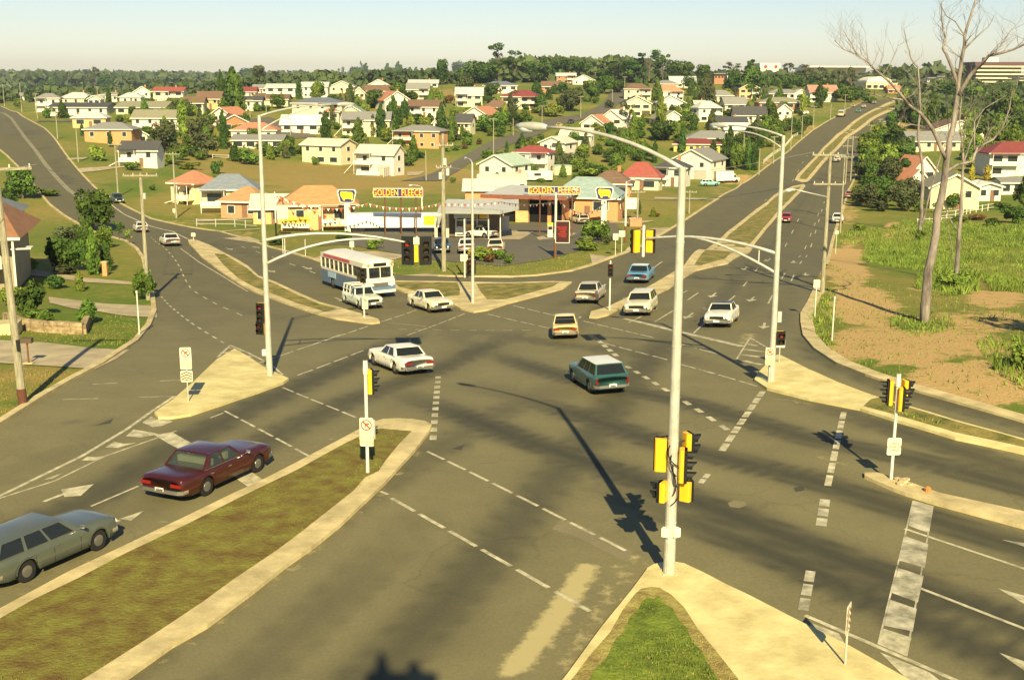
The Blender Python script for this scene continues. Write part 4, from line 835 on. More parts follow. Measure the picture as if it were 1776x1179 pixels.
# left pole
e, g, h = steel_pole((468,655), 'tall steel pole with mast arm on the left traffic island', 200, .16, .08)
l = Vector((3.3,3.2,h+.45)); arm(e, curve((0,0,h-.05),(1.4,1.3,h+.5),l), .05, .04); arm(e, curve((0,0,h-.75),(1.3,1.2,h+.25),l-Vector((.4,.4,.05))), .035, .03); luminaire(e, l, (1,.9,0), 1.1)
M1 = Vector((-4.75-g.x, 59.75-g.y, 6.55)); z1 = hgt(g, 417); z2 = hgt(g, 458)
arm(e, curve((0,0,z1),(3.2,.5,z1+.75),M1), .08, .05, 'mast_arm'); arm(e, curve((0,0,z2),(2.8,.5,z2+1.4),M1*.75+Vector((0,0,.25*z1+.22))), .07, .05, 'mast_arm')
for t in (.13, .55): mb = MB(); q = t*.75; x = M1.x*t; zz1 = z1+.75*2*t*(1-t)+(M1.z-z1)*t*t; zz2 = z2+(z1-z2)*(1-(1-min(1,t/.75))**2)*.93; mb.bar((x,M1.y*t,zz1-.05), (x,M1.y*t,min(zz2,zz1-.08)), .05); (mb.build('strut', GALV, e) if t < .3 else None)
for dx, an in ((-.50, R(-100)), (.36, R(-75))): head(e, M1+Vector((dx, 0, -.28)), an, 3, dx < 0, True, 1.0, .36)
mb = MB(); mb.box(M1+Vector((-.08,-.12,-.42)), (.2,.14,.85)); mb.build('centre_housing', SIGY, e); mb = MB(); mb.box(M1+Vector((-.05,-.13,.22)), (.42,.05,.36)); mb.build('sign_plate', SIGNW, e)
mb = MB(); mb.tube([M1+Vector((-.05,0,-.9)), M1+Vector((-.05,0,.45))], .06, 8); mb.build('mast_end_post', GALV, e)
z = hgt(g, 552); head(e, Vector((-.30,-.1,hgt(g,541))), R(-95), 3, 1); head(e, Vector((-.34,-.05,hgt(g,568))), R(-110), 2, 1); mb = MB(); mb.box((-.22,0,hgt(g,611)), (.2,.2,.3)); mb.build('push_button_box', POSTW, e)
# right pole
e, g, h = steel_pole((1337,665), 'tall steel pole with curved mast arm on the right concrete island', 235, .16, .08)
l = Vector((-2.1,2.2,h+.35)); arm(e, curve((0,0,h-.05),(-1.0,1.0,h+.4),l), .05, .04); arm(e, curve((0,0,h-.6),(-.9,.9,h+.2),l*.92+Vector((0,0,.06*h))), .035, .03); luminaire(e, l, (-1,1,0), 1.1)
M1 = Vector((6.45-g.x, 58.5-g.y, 6.3)); z1 = hgt(g, 440); z2 = hgt(g, 474)
arm(e, curve((0,0,z1),(-3.0,2,z1+.85),M1), .08, .05, 'mast_arm'); arm(e, curve((0,0,z2),(-2.4,1.6,z2+1.35),M1*.66+Vector((0,0,.34*z1+.36))), .07, .05, 'mast_arm')
mb = MB(); mb.bar((-.75,.5,z1+.18), (-.75,.5,z2+.48), .05); mb.build('strut', GALV, e)
for dx, an in ((-.33, R(128)), (.30, R(62))): head(e, M1+Vector((dx, 0, -.1)), an, 3, 0, 'P3', 1.05, .33)
mb = MB(); mb.tube([M1+Vector((0,-.1,-.85)), M1+Vector((0,-.1,.7))], [.07,.07], 8); mb.build('mast_end_post', POSTW, e)
head(e, Vector((.30,-.12,hgt(g,585))), R(-80), 2, 1); mb = MB(); mb.box((.26,.1,hgt(g,550)), (.18,.15,.5)); mb.build('control_box', ALU, e)
def signface(par, p, ang, wd, ht, name='sign', front=SIGNW, back=ALU, text=None, tsize=.2, tcol=BLK, tz_=0, sym=None, tilt=0):
    M_ = Matrix.Translation(p) @ Matrix.Rotation(ang, 4, 'Z') @ Matrix.Rotation(tilt, 4, 'Y')
    X = lambda v: tuple(M_ @ Vector(v)); mb = MB(); c = min(wd, ht)*.08; pl = [(-wd/2+c,-ht/2),(wd/2-c,-ht/2),(wd/2,-ht/2+c),(wd/2,ht/2-c),(wd/2-c,ht/2),(-wd/2+c,ht/2),(-wd/2,ht/2-c),(-wd/2,-ht/2+c)]
    mb.add([X((x,-.008,z)) for x, z in pl]+[X((x,.008,z)) for x, z in pl], [tuple(range(8)), tuple(range(15,7,-1))]+[(i,i+8,(i+1)%8+8,(i+1)%8) for i in range(8)])
    mb.m = [0]+[1]*9; o = mb.build(name, [front, back], par)
    if text: text_mesh(text, tsize, 'lettering', tcol, o, M_ @ Matrix.Translation((0,-.012,tz_)) @ UP, ext=.002)
    return o, X
def no_right(o, X, z0, r):
    def ring(z0, r0, r1, seg=20):
        mb = MB(); vs_ = []
        for i in range(seg):
            a = 2*math.pi*i/seg
            for rr in (r0, r1): vs_.append(X((math.cos(a)*rr, -.014, z0+math.sin(a)*rr)))
        mb.add(vs_, [(2*i, 2*i+1, (2*i+3) % (2*seg), (2*i+2) % (2*seg)) for i in range(seg)]); return mb
    mb = ring(z0, r*.82, r); a, b_ = X((-r*.6,-.014,z0+r*.6)), X((r*.6,-.014,z0-r*.6)); w_ = r*.09
    mb.add([X((-r*.6-w_,-.0135,z0+r*.6-w_)), X((-r*.6+w_,-.0135,z0+r*.6+w_)), X((r*.6+w_,-.0135,z0-r*.6+w_)), X((r*.6-w_,-.0135,z0-r*.6-w_))], [(0,1,2,3)]); mb.build('prohibition_ring', SIGNR, o)
    mb = MB()
    for q in ([(-.3,-.55),(-.12,-.55),(-.12,.12),(-.3,.12)], [(-.3,.12),(.25,.12),(.25,.3),(-.3,.3)], [(.2,-.05),(.62,.21),(.2,.48)]): mb.add([X((x*r,-.0125,z0+z*r)) for x, z in q], [tuple(range(len(q)))])
    mb.build('turn_arrow', SIGNR, o)
def post(px, label, top, r=.045, m=POSTW, name='sign_post', cat='sign', group=None):
    g = G(*px); g.z += .13 if name == 'signal_post' and px[0] < 1700 else 0; e = empty(name, g, 0, label, cat, group); h = hgt(g, top); mb = MB(); mb.tube([(0,0,-.1),(0,0,h)], r, 10); mb.build('post', m, e); return e, g, h
NR = 'NO\nRIGHT\nTURN'
# post on near median
e, g, h = post((638,825), 'white signal post with a no right turn sign on the near grass median', 625, .06, name='signal_post', cat='traffic signal')
mb = MB(); mb.tube([(0,0,h-.5),(0,0,h-.35),(0,0,h)], [.085,.095,.08], 12); mb.build('post_cap', POSTW, e)
head(e, Vector((.14,.06,hgt(g,662))), R(20), 3, 0, False, .92, .30); o, X = signface(e, Vector((0,-.075,hgt(g,748))), R(-6), .50, 1.06, text=NR, tsize=.2, tcol=mat('faded_sign_lettering', (.38,.33,.10), .6, .1, 4), tz_=-.22); no_right(o, X, .26, .20)
signface(e, Vector((.16,.07,hgt(g,745))), R(160), .3, .72, name='sign')
# post on the right median
e, g, h = post((1545,836), 'white signal post with three black and yellow heads on the far right kerb strip', 648, .055, name='signal_post', cat='traffic signal')
mb = MB(); mb.tube([(0,0,h-.45),(0,0,h-.3),(0,0,h)], [.08,.09,.075], 12); mb.build('post_cap', POSTW, e)
head(e, Vector((-.24,.05,hgt(g,681))), R(170), 3, 0, False, .92, .30); head(e, Vector((.28,.08,hgt(g,674))), R(12), 2, 0, False, .9, .30); head(e, Vector((.10,-.12,hgt(g,690))), R(-10), 3, 0, False, .92, .28)
o, X = signface(e, Vector((0,-.07,hgt(g,773))), R(4), .50, .62, text='OPEN\nCAMP IN\n1 MILE', tsize=.13, tcol=SIGNR, tz_=-.02)
DEB = mat('rubble', (.5,.40,.22), .9, .3, 6, .5)
for i, (x, y, s) in enumerate(((1556,838,.16),(1566,842,.2),(1572,838,.12),(1560,846,.14),(1578,846,.1))):
    q = G(x, y); mb = MB(); bm_ = [(Vector((math.cos(a)*s*rng.uniform(.7,1.1), math.sin(a)*s*.8, zz*s*rng.uniform(.5,.9)))) for zz in (0,.7) for a in (0,1.1,2.2,3.4,4.5,5.5)]
    mb.add(bm_, [(5,4,3,2,1,0),(6,7,8,9,10,11)]+[(k_,(k_+1)%6,(k_+1)%6+6,k_+6) for k_ in range(6)]); o = mb.build('concrete_rubble', DEB, None, loc=(q.x,q.y,q.z+.13)); tag(o, 'broken lump of pale concrete at the foot of the right signal post', 'rubble', 'lumps of rubble by the signal post')
q = G(1608, 858); mb = MB(); mb.tube([(0,0,0),(0,0,.12),(0,0,.18)], [.1,.12,.05], 8); o = mb.build('clay_lump', mat('orange_clay', (.5,.2,.06), .9, .2, 5), None, loc=(q.x,q.y,q.z+.13)); tag(o, 'small orange clay lump on the right kerb strip', 'lump')
e, g, h = post((1057,541), 'white signal post on the nose of the highway median', 452, .055, name='signal_post', cat='traffic signal'); head(e, Vector((0,-.16,hgt(g,468))), R(-95), 3, 1, False, .9, .30)
e, g, h = post((632,553), 'white signal post in front of the bus on the left median nose', 460, .055, name='signal_post', cat='traffic signal'); head(e, Vector((0,-.12,hgt(g,477))), R(-92), 3, 0, False, 1.0, .32); o, X = signface(e, Vector((.08,-.1,hgt(g,525))), 0, .42, .85, text='NO\nTURN', tsize=.15, tcol=BLK, tz_=-.2); no_right(o, X, .2, .15)
e, g, h = post((806,482), 'white signal post with yellow head on the grass behind the slip lane', 380, .07, name='signal_post', cat='traffic signal'); head(e, Vector((.35,-.12,hgt(g,463))), R(-60), 3, 1, False, 1.15, .36); head(e, Vector((.75,.1,hgt(g,463))), R(-100), 3, 1, False, 1.05, .36); signface(e, Vector((-.05,-.09,hgt(g,447))), 0, .6, .62, text='T', tsize=.4)
# signs
e, g, h = post((327,701), 'no right turn sign above a striped chevron board on the left traffic island', 604, .028, GALV)
o, X = signface(e, Vector((0,-.05,hgt(g,621))), R(8), .50, 1.0, text=NR, tsize=.19, tcol=mat('faded_sign_lettering', (1,1,1)), tz_=-.2); no_right(o, X, .25, .19)
def chevron(e, p, ang, wd, ht, n=4, down=False):
    o, X = signface(e, p, ang, wd, ht, name='chevron_board'); mb = MB()
    for i in range(n):
        z = -ht/2+ht*(i+.05)/n*.92; t = ht/n*.45; sg = 1 if not down else -1; pk = ht*.2
        for s in (1, -1):
            q = [(0, z+pk*.6), (s*wd*.46, z+pk*.6-pk*sg), (s*wd*.46, z+pk*.6-pk*sg+t), (0, z+pk*.6+t)]
            q = [(x, max(-ht*.47, min(ht*.47, zz))) for x, zz in q]; mb.add([X((x,-.0125,zz)) for x, zz in (q if s > 0 else q[::-1])], [(0,1,2,3)])
    mb.build('chevron_stripe', BROWNP, o)
chevron(e, Vector((0,-.05,hgt(g,652))), R(8), .52, .52)
e, g, h = post((1465,1160), 'hazard board of yellow and brown chevrons seen edge on at the lower right', 1050, .028, GALV); chevron(e, Vector((0,-.02,h-.32)), R(62), .42, .75)
e, g, h = post((1333,668), 'no right turn sign strapped to the right island pole', 602, .03, GALV); o, X = signface(e, Vector((-.05,-.22,hgt(g,616))), R(-22), .42, .82, text=NR, tsize=.15, tz_=-.18, tcol=mat('faded_sign_lettering', (1,1,1))); no_right(o, X, .2, .16)
e, g, h = post((1351,632), 'plain grey sign back behind the right island pole', 590, .028, GALV); signface(e, Vector((0,-.03,h-.15)), R(175), .5, .45)
for px, top, w_, hh, lb in (((1413,551),485,.42,.5,'pale metal box sign on a post at the right kerb'),((1449,440),400,.4,.4,'small pale sign below the parked white car'),((336,420),404,.5,.42,'small keep left sign at the tip of the left median'),((611,452),418,.42,.6,'white sign behind the bus roof'),
 ((1067,445),405,.5,.6,'left one of two white signs by the green bush'),((1078,438),400,.6,.6,'right one of two white signs by the green bush'),((530,446),415,.01,.01,'short white marker post on the verge behind the left pole'),((303,372),362,.5,.6,'round white sign on the verge left of the small pole')):
    e, g, h = post(px, lb, top, .03, POSTW)
    if w_ > .1: signface(e, Vector((0,-.05,h-hh/2)), 0, w_, hh)
for px, top, lb in (((242,583),506,'thin pale post on the left verge with a small cap'),((1443,590),516,'thin pale stake on the dirt verge at right'),((491,440),412,'short white post behind the left steel pole')):
    e, g, h = post(px, lb, top, .035 if px[0] != 242 else .04, POSTW, 'marker_post', 'post'); mb = MB(); mb.box((0,0,h), (.12,.12,.14)); mb.build('cap', ALU, e)
# small light pole behind the junction
e, g, h = steel_pole((820,528), 'slim grey light pole on the triangular island', 283, .13, .07, name='street_light'); l = Vector((-.5,2.0,h+.2)); arm(e, curve((0,0,h-.05),(-.1,.6,h+.3),l), .05, .04); luminaire(e, l, (-.2,1,0), .9)
for px, top, side, lb in (((732,372),322,-1,'white street light leaning over the left roadside sign'),((1084,423),312,1,'white street light with flat top arm beside the round sheep sign'),((963,447),330,1,'white pole carrying the red and black price board')):
    g = G(*px); e = empty('street_light', g, 0, lb, 'street light', 'white poles on the service station forecourt'); h = hgt(g, top)
    mb = MB(); mb.tube([(0,0,0),(0,0,h*.28)], .13, 10); mb.build('pole_foot', BROWNP, e); mb = MB(); mb.tube([(0,0,h*.28),(0,0,h*.85),(side*-.15*(1 if side<0 else 1)*0,0,h-.2)], [.12,.1,.09], 10); mb.build('pole', POSTW, e)
    l = Vector((side*(-1.0 if px[0] == 732 else 1.3),-.3,h+.1)) if px[0] != 732 else Vector((-1.2,-.4,h+.1)); arm(e, [Vector((0,0,h-.3)), Vector((l.x*.4,l.y*.4,h)), l], .06, .05); luminaire(e, l, (l.x,l.y,0), .8)
    if px[0] == 963:
        RB = mat('price_board_black', (.05,.01,.01), .5, .1, 4); o, X = signface(e, Vector((.65,-.15,hgt(g,402))), R(-4), 1.25, 2.0, 'price_board', RB); text_mesh('WINDSCREENS\nFITTED\nHERE\nBRAKES\nTYRES', .24, 'lettering', SIGNR, o, Matrix.Translation((.65,-.18,hgt(g,402))) @ UP, ext=.004)
        mb = MB(); 
        for a, b_ in (((.0,-.175,-1.02),(1.3,-.175,-1.02)),((.0,-.175,1.02),(1.3,-.175,1.02)),((0,-.175,-1.02),(0,-.175,1.02)),((1.3,-.175,-1.02),(1.3,-.175,1.02))): mb.bar(Vector(a)+Vector((0,0,hgt(g,402))), Vector(b_)+Vector((0,0,hgt(g,402))), .06)
        mb.build('board_frame', POSTW, o)
# ---------------------------------------------------------------- timber power poles and lines
POLES = {}
def wood_pole(key, px, top, label, r=.16, arms=((.3, 2.4),), ang=0, foot=False, extra=None, lean=0, Y=None):
    g = at(px[0], px[1], Y) if Y else G(*px); h = hgt(g, top); e = empty('power_pole', g, ang, label, 'power pole', 'timber power poles'); e.rotation_euler = (0, lean, ang)
    mb = MB(); mb.tube([(0,0,-.2),(0,0,h)], [r,r*.68], 12 if r > .14 else 8); mb.build('pole', WOOD, e); pts = []
    if foot: mb = MB(); mb.tube([(0,0,0),(0,0,.75)], r*1.06, 12); mb.build('tarred_foot', mat('tarred_timber', (.12,.05,.03), .9, .2, 4), e)
    for dz, w_ in arms:
        mb = MB(); mb.box((0,-r*.8,h-dz), (w_,.1,.12)); a = mb.build('crossarm', WOOD, e)
        for x in (-.47,-.2,.2,.47):
            mb = MB(); mb.tube([(x*w_,-r*.8,h-dz+.06),(x*w_,-r*.8,h-dz+.2)], [.04,.025], 6); mb.build('insulator', INS, a); pts.append(Matrix.Translation(g) @ Matrix.Rotation(ang, 4, 'Z') @ Vector((x*w_,-r*.8,h-dz+.2)))
    if not arms: pts = [g+Vector((0,0,h-.1))]
    POLES[key] = pts; return e, g, h
e, g, h = wood_pole('L0', (40,702), 285, 'thick timber power pole standing closest at the left edge', .19, ((.2,3.0),), R(10), True); e.rotation_euler = (0, R(-1.6), R(10))
mb = MB(); mb.box((.12,-.12,hgt(g,598)), (.14,.16,.5)); mb.build('fuse_box', SIGK, e)
e, g, h = wood_pole('L1', (257,520), 300, 'timber power pole on the left verge with a bushy climber at its foot', .17, ((.2,2.6),), R(5)); mb = MB(); mb.tube([(.2,0,hgt(g,345)),(.2,0,hgt(g,335))], .12, 8); mb.build('transformer_can', ALU, e)
e, g, h = wood_pole('C', (770,470), 232, 'tall timber pole with equipment in front of the service station', .21, ((1.0,1.8),(2.9,1.4)), R(20))
for dx, dz in ((.35,3.3),(-.3,3.6),(.1,2.4)): mb = MB(); mb.tube([(dx,-.2,h-dz-.3),(dx,-.2,h-dz+.3)], .16, 8); mb.build('transformer_can', INS, e)
e, g, h = wood_pole('R1', (1426,509), 264, 'timber power pole with two crossarms and a lamp at the right kerb', .17, ((.2,2.6),(2.3,2.2)), R(-8))
arm(e, [Vector((0,0,hgt(g,342))), Vector((-1.4,-.6,hgt(g,334))), Vector((-2.4,-1.0,hgt(g,328)))], .045, .04); luminaire(e, Vector((-2.4,-1.0,hgt(g,328))), (-1,-.4,0), .85)
e, g, h = wood_pole('S1', (1457,405), 270, 'slim timber pole second along the right kerb', .13, ((.2,2.4),), R(-8)); wood_pole('S2', (1466,320), 238, 'slim timber pole third along the right kerb', .15, ((.3,2.4),(2.0,2.2)), R(-8)); wood_pole('S3', (1475,314), 236, 'slim timber pole fourth along the right kerb', .15, ((.3,2.4),), R(-8))
bgp = [(8,185,147),(38,195,144),(65,206,162),(100,241,192),(136,281,223),(205,341,248),(306,378,264),(462,197,165),(504,236,205),(552,233,208),(739,314,261),(856,269,205),(793,186,158),(890,236,205),(940,220,183),(1007,205,167),(1062,181,155),(1083,167,133),(1032,146,125),
 (1316,304,258),(1341,285,236),(1371,262,198),(1390,242,200),(1410,224,184),(1465,190,164),(1507,217,216-10),(1508,262,216),(1525,232,206),(1440,208,180),(1195,370,330),(170,178,150),(315,196,170),(434,205,172),(1125,138,118),(1290,258,262-30),(1105,392,330)]
for i, (x, y, t) in enumerate(bgp):
    side = 'left road' if x < 200 else ('right highway' if x > 1280 else 'hillside houses'); dc = ['among','beside','near'][i % 3]
    wood_pole('B%d' % i, (x, y), t, 'thin timber power pole standing %s the %s' % (dc, side), .15, ((.3,2.2),) if i % 3 != 1 else (), R((i*37) % 50-25))
CAB = mat('cable', (.30,.29,.24), .6, .1, 5)
def wire(a, b_, sag=.6, r=.013, lb='thin overhead cable strung between power poles'):
    mb = MB(); n_ = 12; mb.tube([a.lerp(b_, i/n_)-Vector((0,0,4*sag*(i/n_)*(1-i/n_))) for i in range(n_+1)], r, 5); o = mb.build('power_line', CAB); tag(o, lb, 'cable', 'overhead power lines')
def span(k1, k2, idx=(0,1,2,3), sag=.7, r=.013):
    for i in idx:
        if i < len(POLES[k1]) and i < len(POLES[k2]): wire(POLES[k1][i], POLES[k2][i], sag, r)
span('R1','S1'); span('S1','S3',(0,3)); span('L1','B6',(0,3)); span('B5','B4',(0,)); span('B4','B3',(0,)); span('B3','B2',(0,)); span('C','B19',(0,),1.5)
wire(POLES['L0'][3], POLES['L0'][3]+Vector((-9,-30,.5)), .6); wire(POLES['L0'][0], POLES['L0'][0]+Vector((-9,-30,.5)), .6)
wire(POLES['L0'][3], POLES['L1'][3], .9, .011); wire(POLES['L0'][0], POLES['L1'][0], .9, .011)
wire(POLES['R1'][4], at(1100,345,185), .8, .03, 'pale overhead cable crossing the highway'); wire(POLES['R1'][0], POLES['C'][4], 1.5, .012)
# ---------------------------------------------------------------- houses
ROOFC = {'grey':(.22,.22,.20),'charcoal':(.07,.07,.07),'slate':(.13,.15,.18),'red':(.29,.08,.06),'maroon':(.20,.05,.045),'terracotta':(.42,.19,.11),'orange':(.50,.22,.12),'brown':(.16,.10,.065),'olive':(.24,.23,.15),'white':(.70,.68,.58),'cream':(.55,.52,.40),
 'palegrey':(.45,.46,.43),'palegreen':(.36,.46,.36),'aqua':(.24,.32,.30),'crimson':(.25,.06,.055),'tan':(.40,.23,.11),'goldtile':(.44,.23,.10),'green':(.22,.30,.22),'pink':(.42,.2,.15),'bluegrey':(.18,.21,.24)}
WALLC = {'white':(.70,.665,.55),'cream':(.66,.585,.38),'yellow':(.72,.50,.14),'brick':(.42,.20,.10),'orangebrick':(.60,.30,.13),'yellowbrick':(.62,.42,.19),'pinkbrick':(.50,.27,.15),'paleyellow':(.78,.66,.36),'grey':(.55,.54,.46)}
def rmat(k): return mat('roof_'+k, ROOFC[k], .75, .12, 1.1, .35, stretch=(1,3,1), second=tuple(min(1, c*1.22) for c in ROOFC[k]))
def wmat(k):
    if k in ('brick','orangebrick','yellowbrick','pinkbrick'): return mat('wall_'+k, WALLC[k], .9, .18, 3.5, .3)
    return mat('wall_'+k, WALLC[k], .7, .07, .8, .1)
WING = mat('house_window_glass', (.03,.04,.045), .12, .3, .7, spec=.7); WINF = mat('window_frame_paint', (.72,.70,.60), .6, .05, 3); SHADE = mat('undercroft_shade', (.10,.075,.05), .9, .2, 2); DOORM = mat('door_paint', (.22,.12,.07), .6, .15, 2); GAR = mat('garage_door_or_bay', (.45,.42,.34), .6, .1, 2)  # SHADE: dark colour painted in for the shade of an open undercroft
HOUSES = []
RD = {'grey':'grey','charcoal':'dark charcoal','slate':'slate blue','red':'red tiled','maroon':'maroon','terracotta':'terracotta','orange':'bright orange','brown':'brown','olive':'olive grey','white':'white','cream':'cream','palegrey':'pale grey','palegreen':'pale green','aqua':'pale aqua','crimson':'crimson','tan':'tan tiled','goldtile':'golden tiled','green':'green','pink':'pinkish','bluegrey':'blue grey'}
WD = {'white':'white','cream':'cream','yellow':'yellow','brick':'red brick','orangebrick':'orange brick','yellowbrick':'yellow brick','pinkbrick':'pink brick','paleyellow':'pale yellow','grey':'grey'}
def house(k, X0, X1, Yb, Ye, Yr, typ, rot, roof, wall, st=1, extra='', depth=None, name='house', ov=.55, nowin=False, label=None):
    f = cropf(k); x0, yb = f(X0, Yb); x1, _ = f(X1, Yb); ye = f(0, Ye)[1]; yr = f(0, Yr)[1]
    cx = (x0+x1)/2; g = G(cx, yb, 800); m = mpp(g); tot = (x1-x0)*m; a = R(rot); rf = .62 if typ != 'g' else 1.15
    W = max(4.5, tot/(math.cos(a)+rf*abs(math.sin(a))) - 2*ov*.7); D = depth or max(5.5, min(13, W*rf)); ht = max(2.4, (yb-ye)*m*1.0); 
    dist = zc(g); pitch_drop = (CZ-g.z)/dist
    rise = max(.5, (ye-yr)*m - (D/2)*max(0, pitch_drop)*(1 if typ != 'g' else 0)*.9); rise = min(rise, W*.5)
    e = empty(name, g, a, None, 'house' if name == 'house' else name.replace('_', ' ')); y0 = 0.0
    # local frame: front wall lies at y=0, house runs to +y
    shift = Vector((0, 0, 0))
    wm = wmat(wall); rm = rmat(roof)
    mb = MB()
    low = g.z - min(tz(g.x+u*math.cos(a)-v*math.sin(a), g.y+u*math.sin(a)+v*math.cos(a)) for u in (-W/2, W/2) for v in (0, D)) + .3
    if typ == 'g': pr = [(-W/2,-low),(W/2,-low),(W/2,ht),(0,ht+rise*.96),(-W/2,ht)]; mb.add([(x,0,z) for x,z in pr]+[(x,D,z) for x,z in pr], [(0,1,2,3,4),(9,8,7,6,5)]+[(i,i+5,(i+1)%5+5,(i+1)%5) for i in range(5)])
    elif typ == 's': pr = [(0,-low),(D,-low),(D,ht),(D/2,ht+rise*.96),(0,ht)]; mb.add([(-W/2,y,z) for y,z in pr]+[(W/2,y,z) for y,z in pr], [(4,3,2,1,0),(5,6,7,8,9)]+[((i+1)%5,(i+1)%5+5,i+5,i) for i in range(5)])
    elif typ == 'f': mb.box((0,D/2,(ht-low)/2), (W,D,ht+low))
    else: mb.box((0,D/2,(ht-low)/2), (W,D,ht+low))
    mb.build('wall', wm, e)
    mb = MB(); t_ = .12; A_ = -W/2-ov; B_ = W/2+ov; C_ = -ov; E_ = D+ov; z0 = ht-.0; zr = ht+rise
    def sheet(vs_, fs_):
        mb.add(vs_, fs_)
    if typ == 'g':
        dz = rise/(W/2)*ov; q = [(A_,ht-dz),(0,zr),(B_,ht-dz)]
        vs_ = [(x,C_,z) for x,z in q]+[(x,C_,z+t_*1.6) for x,z in q]; vs_ += [(x,E_,z) for x,y,z in vs_]
        mb.add(vs_, [(0,1,4,3),(1,2,5,4),(6,9,10,7),(7,10,11,8),(3,4,10,9),(4,5,11,10),(0,6,7,1),(1,7,8,2),(0,3,9,6),(2,8,11,5)])
    elif typ == 's':
        dz = rise/(D/2)*ov; q = [(C_,ht-dz),(D/2,zr),(E_,ht-dz)]
        vs_ = [(A_,y,z) for y,z in q]+[(A_,y,z+t_*1.6) for y,z in q]; vs_ += [(B_,y,z) for x,y,z in vs_]
        mb.add(vs_, [(1,0,3,4),(2,1,4,5),(9,6,7,10),(10,7,8,11),(4,3,9,10),(5,4,10,11),(6,0,1,7),(7,1,2,8),(3,0,6,9),(8,2,5,11)])
    elif typ == 'f': mb.box((0,D/2,ht+.15), (W+2*ov,D+2*ov,.3))
    else:
        rl = max(0, (W-D)/2); ry = max(0, (D-W)/2)
        vs_ = [(A_,C_,z0-.1),(B_,C_,z0-.1),(B_,E_,z0-.1),(A_,E_,z0-.1),(A_,C_,z0+.1),(B_,C_,z0+.1),(B_,E_,z0+.1),(A_,E_,z0+.1),(-rl,D/2-ry,zr),(rl+.01,D/2+ry,zr)]
        if rl > 0 or ry == 0: fs_ = [(4,5,9,8),(5,6,9),(6,7,8,9),(7,4,8)]
        else: fs_ = [(4,5,8),(5,6,9,8),(6,7,9),(7,4,8,9)]
        mb.add(vs_, fs_+[(3,2,1,0),(0,1,5,4),(1,2,6,5),(2,3,7,6),(3,0,4,7)])
    ro = mb.build('roof', rm, e)
    if typ == 'g': # barge boards on the gable end
        mb = MB(); dz = rise/(W/2)*ov
        mb.bar((A_,C_-.03,ht-dz+.08),(0,C_-.03,zr+.08),.06,.28,up=(0,0,1)); mb.bar((B_,C_-.03,ht-dz+.08),(0,C_-.03,zr+.08),.06,.28,up=(0,0,1)); mb.build('barge_board', WINF, ro)
    else:
        mb = MB(); mb.box((0,C_-.04,z0-(0 if typ != 's' else rise/(D/2)*ov)+.0), (W+2*ov,.07,.24)); mb.build('gutter', WINF, ro)
    def win(x, z, w_, h_, side=0):
        w2 = MB(); fr = MB()
        if side == 0: c = (x,-.02,z); fr.box((x,-.02,z),(w_+.16,.08,h_+.16)); w2.box((x,-.045,z),(w_,.06,h_))
        else: s = 1 if side > 0 else -1; c = (s*W/2, x, z); fr.box((s*(W/2+.02),x,z),(.08,w_+.16,h_+.16)); w2.box((s*(W/2+.045),x,z),(.06,w_,h_))
        o = fr.build('window', WINF, e); w2.build('pane', WING, o)
    if not nowin:
        r_ = random.Random(int(X0*7+Yb)); fl = []
        if ht > 4.3: fl = [(ht-1.15, 1.1), (max(1.1, ht-3.9), .9)]
        else: fl = [(ht-1.15, 1.1)]
        for li, (z, hh) in enumerate(fl):
            nw = max(2, int(W/3.4)); big = r_.random() < .4
            for i in range(nw):
                x = -W/2+W*(i+.5)/nw+r_.uniform(-.2,.2)
                if li == 1 and i == nw-1 and r_.random() < .7:
                    mb = MB(); mb.box((x,-.03,min(1.15,ht-3)), (min(3.2,W/nw*.85),.09,2.2)); mb.build('garage_door_or_bay', GAR if r_.random() < .5 else SHADE, e); continue  # garage door, else a dark panel standing in for undercroft shade
                if li == 1 and r_.random() < .25: continue
                win(x, z, min(W/nw*.62, 1.0 if not big else 2.2), hh if not big else 1.25)
            sd_ = 1 if rot < 0 else -1
            if abs(rot) > 6:
                for i in range(max(1, int(D/4.5))): win(D*(i+.5)/max(1, int(D/4.5)), z, 1.3, hh, sd_)
        if ht < 4.3 or r_.random() < .3: mb = MB(); mb.box((-W*.05+.9,-.03,1.05), (.85,.07,2.05)); mb.build('door', DOORM, e)
        if st == 2 and typ != 'g' or (ht > 4.3 and r_.random() < .35):      # balcony across part of the front
            bw = W*.45; bx = (-1 if r_.random() < .5 else 1)*(W/2-bw/2); zf = ht-2.55; mb = MB(); mb.box((bx,-.85,zf), (bw,1.7,.16)); bo = mb.build('balcony', wm, e)
            mb = MB(); mb.box((bx,-1.68,zf+.5), (bw,.05,.75)); mb.build('balcony_rail', WINF, bo)
            for q in (-1,1): mb = MB(); mb.box((bx+q*(bw/2-.08),-1.62,(ht-low)/2-.05), (.1,.1,ht+low-.1)); mb.build('balcony_post', WINF, bo)
            mb = MB(); mb.box((bx,-.86,ht+.02), (bw+.2,1.9,.1)); mb.build('balcony_roof', rm, bo)
            if r_.random() < .6: 
                mb = MB(); mb.bar((bx-bw/2-.2,-1.4,zf),(bx-bw/2-2.6,-1.4,.1),.9,.15); mb.build('stair', WINF, e)
        if r_.random() < .25: mb = MB(); mb.box((W*.2,D*.5,zr+.3), (.6,.6,1.1)); mb.build('chimney', wmat('brick'), ro)
    th = {'g':'gabled','s':'long gabled','h':'hipped','f':'flat'}[typ]
    lb = label or '%s %s house with %s %s roof%s' % ('two storey' if ht > 4.3 else 'low', WD[wall], RD[roof], th, (' '+extra) if extra else '')
    HOUSES.append([e, cx, yb, lb, ye, x0, x1, g, '%s %s roofed house' % (WD[wall], RD[roof])]); return e
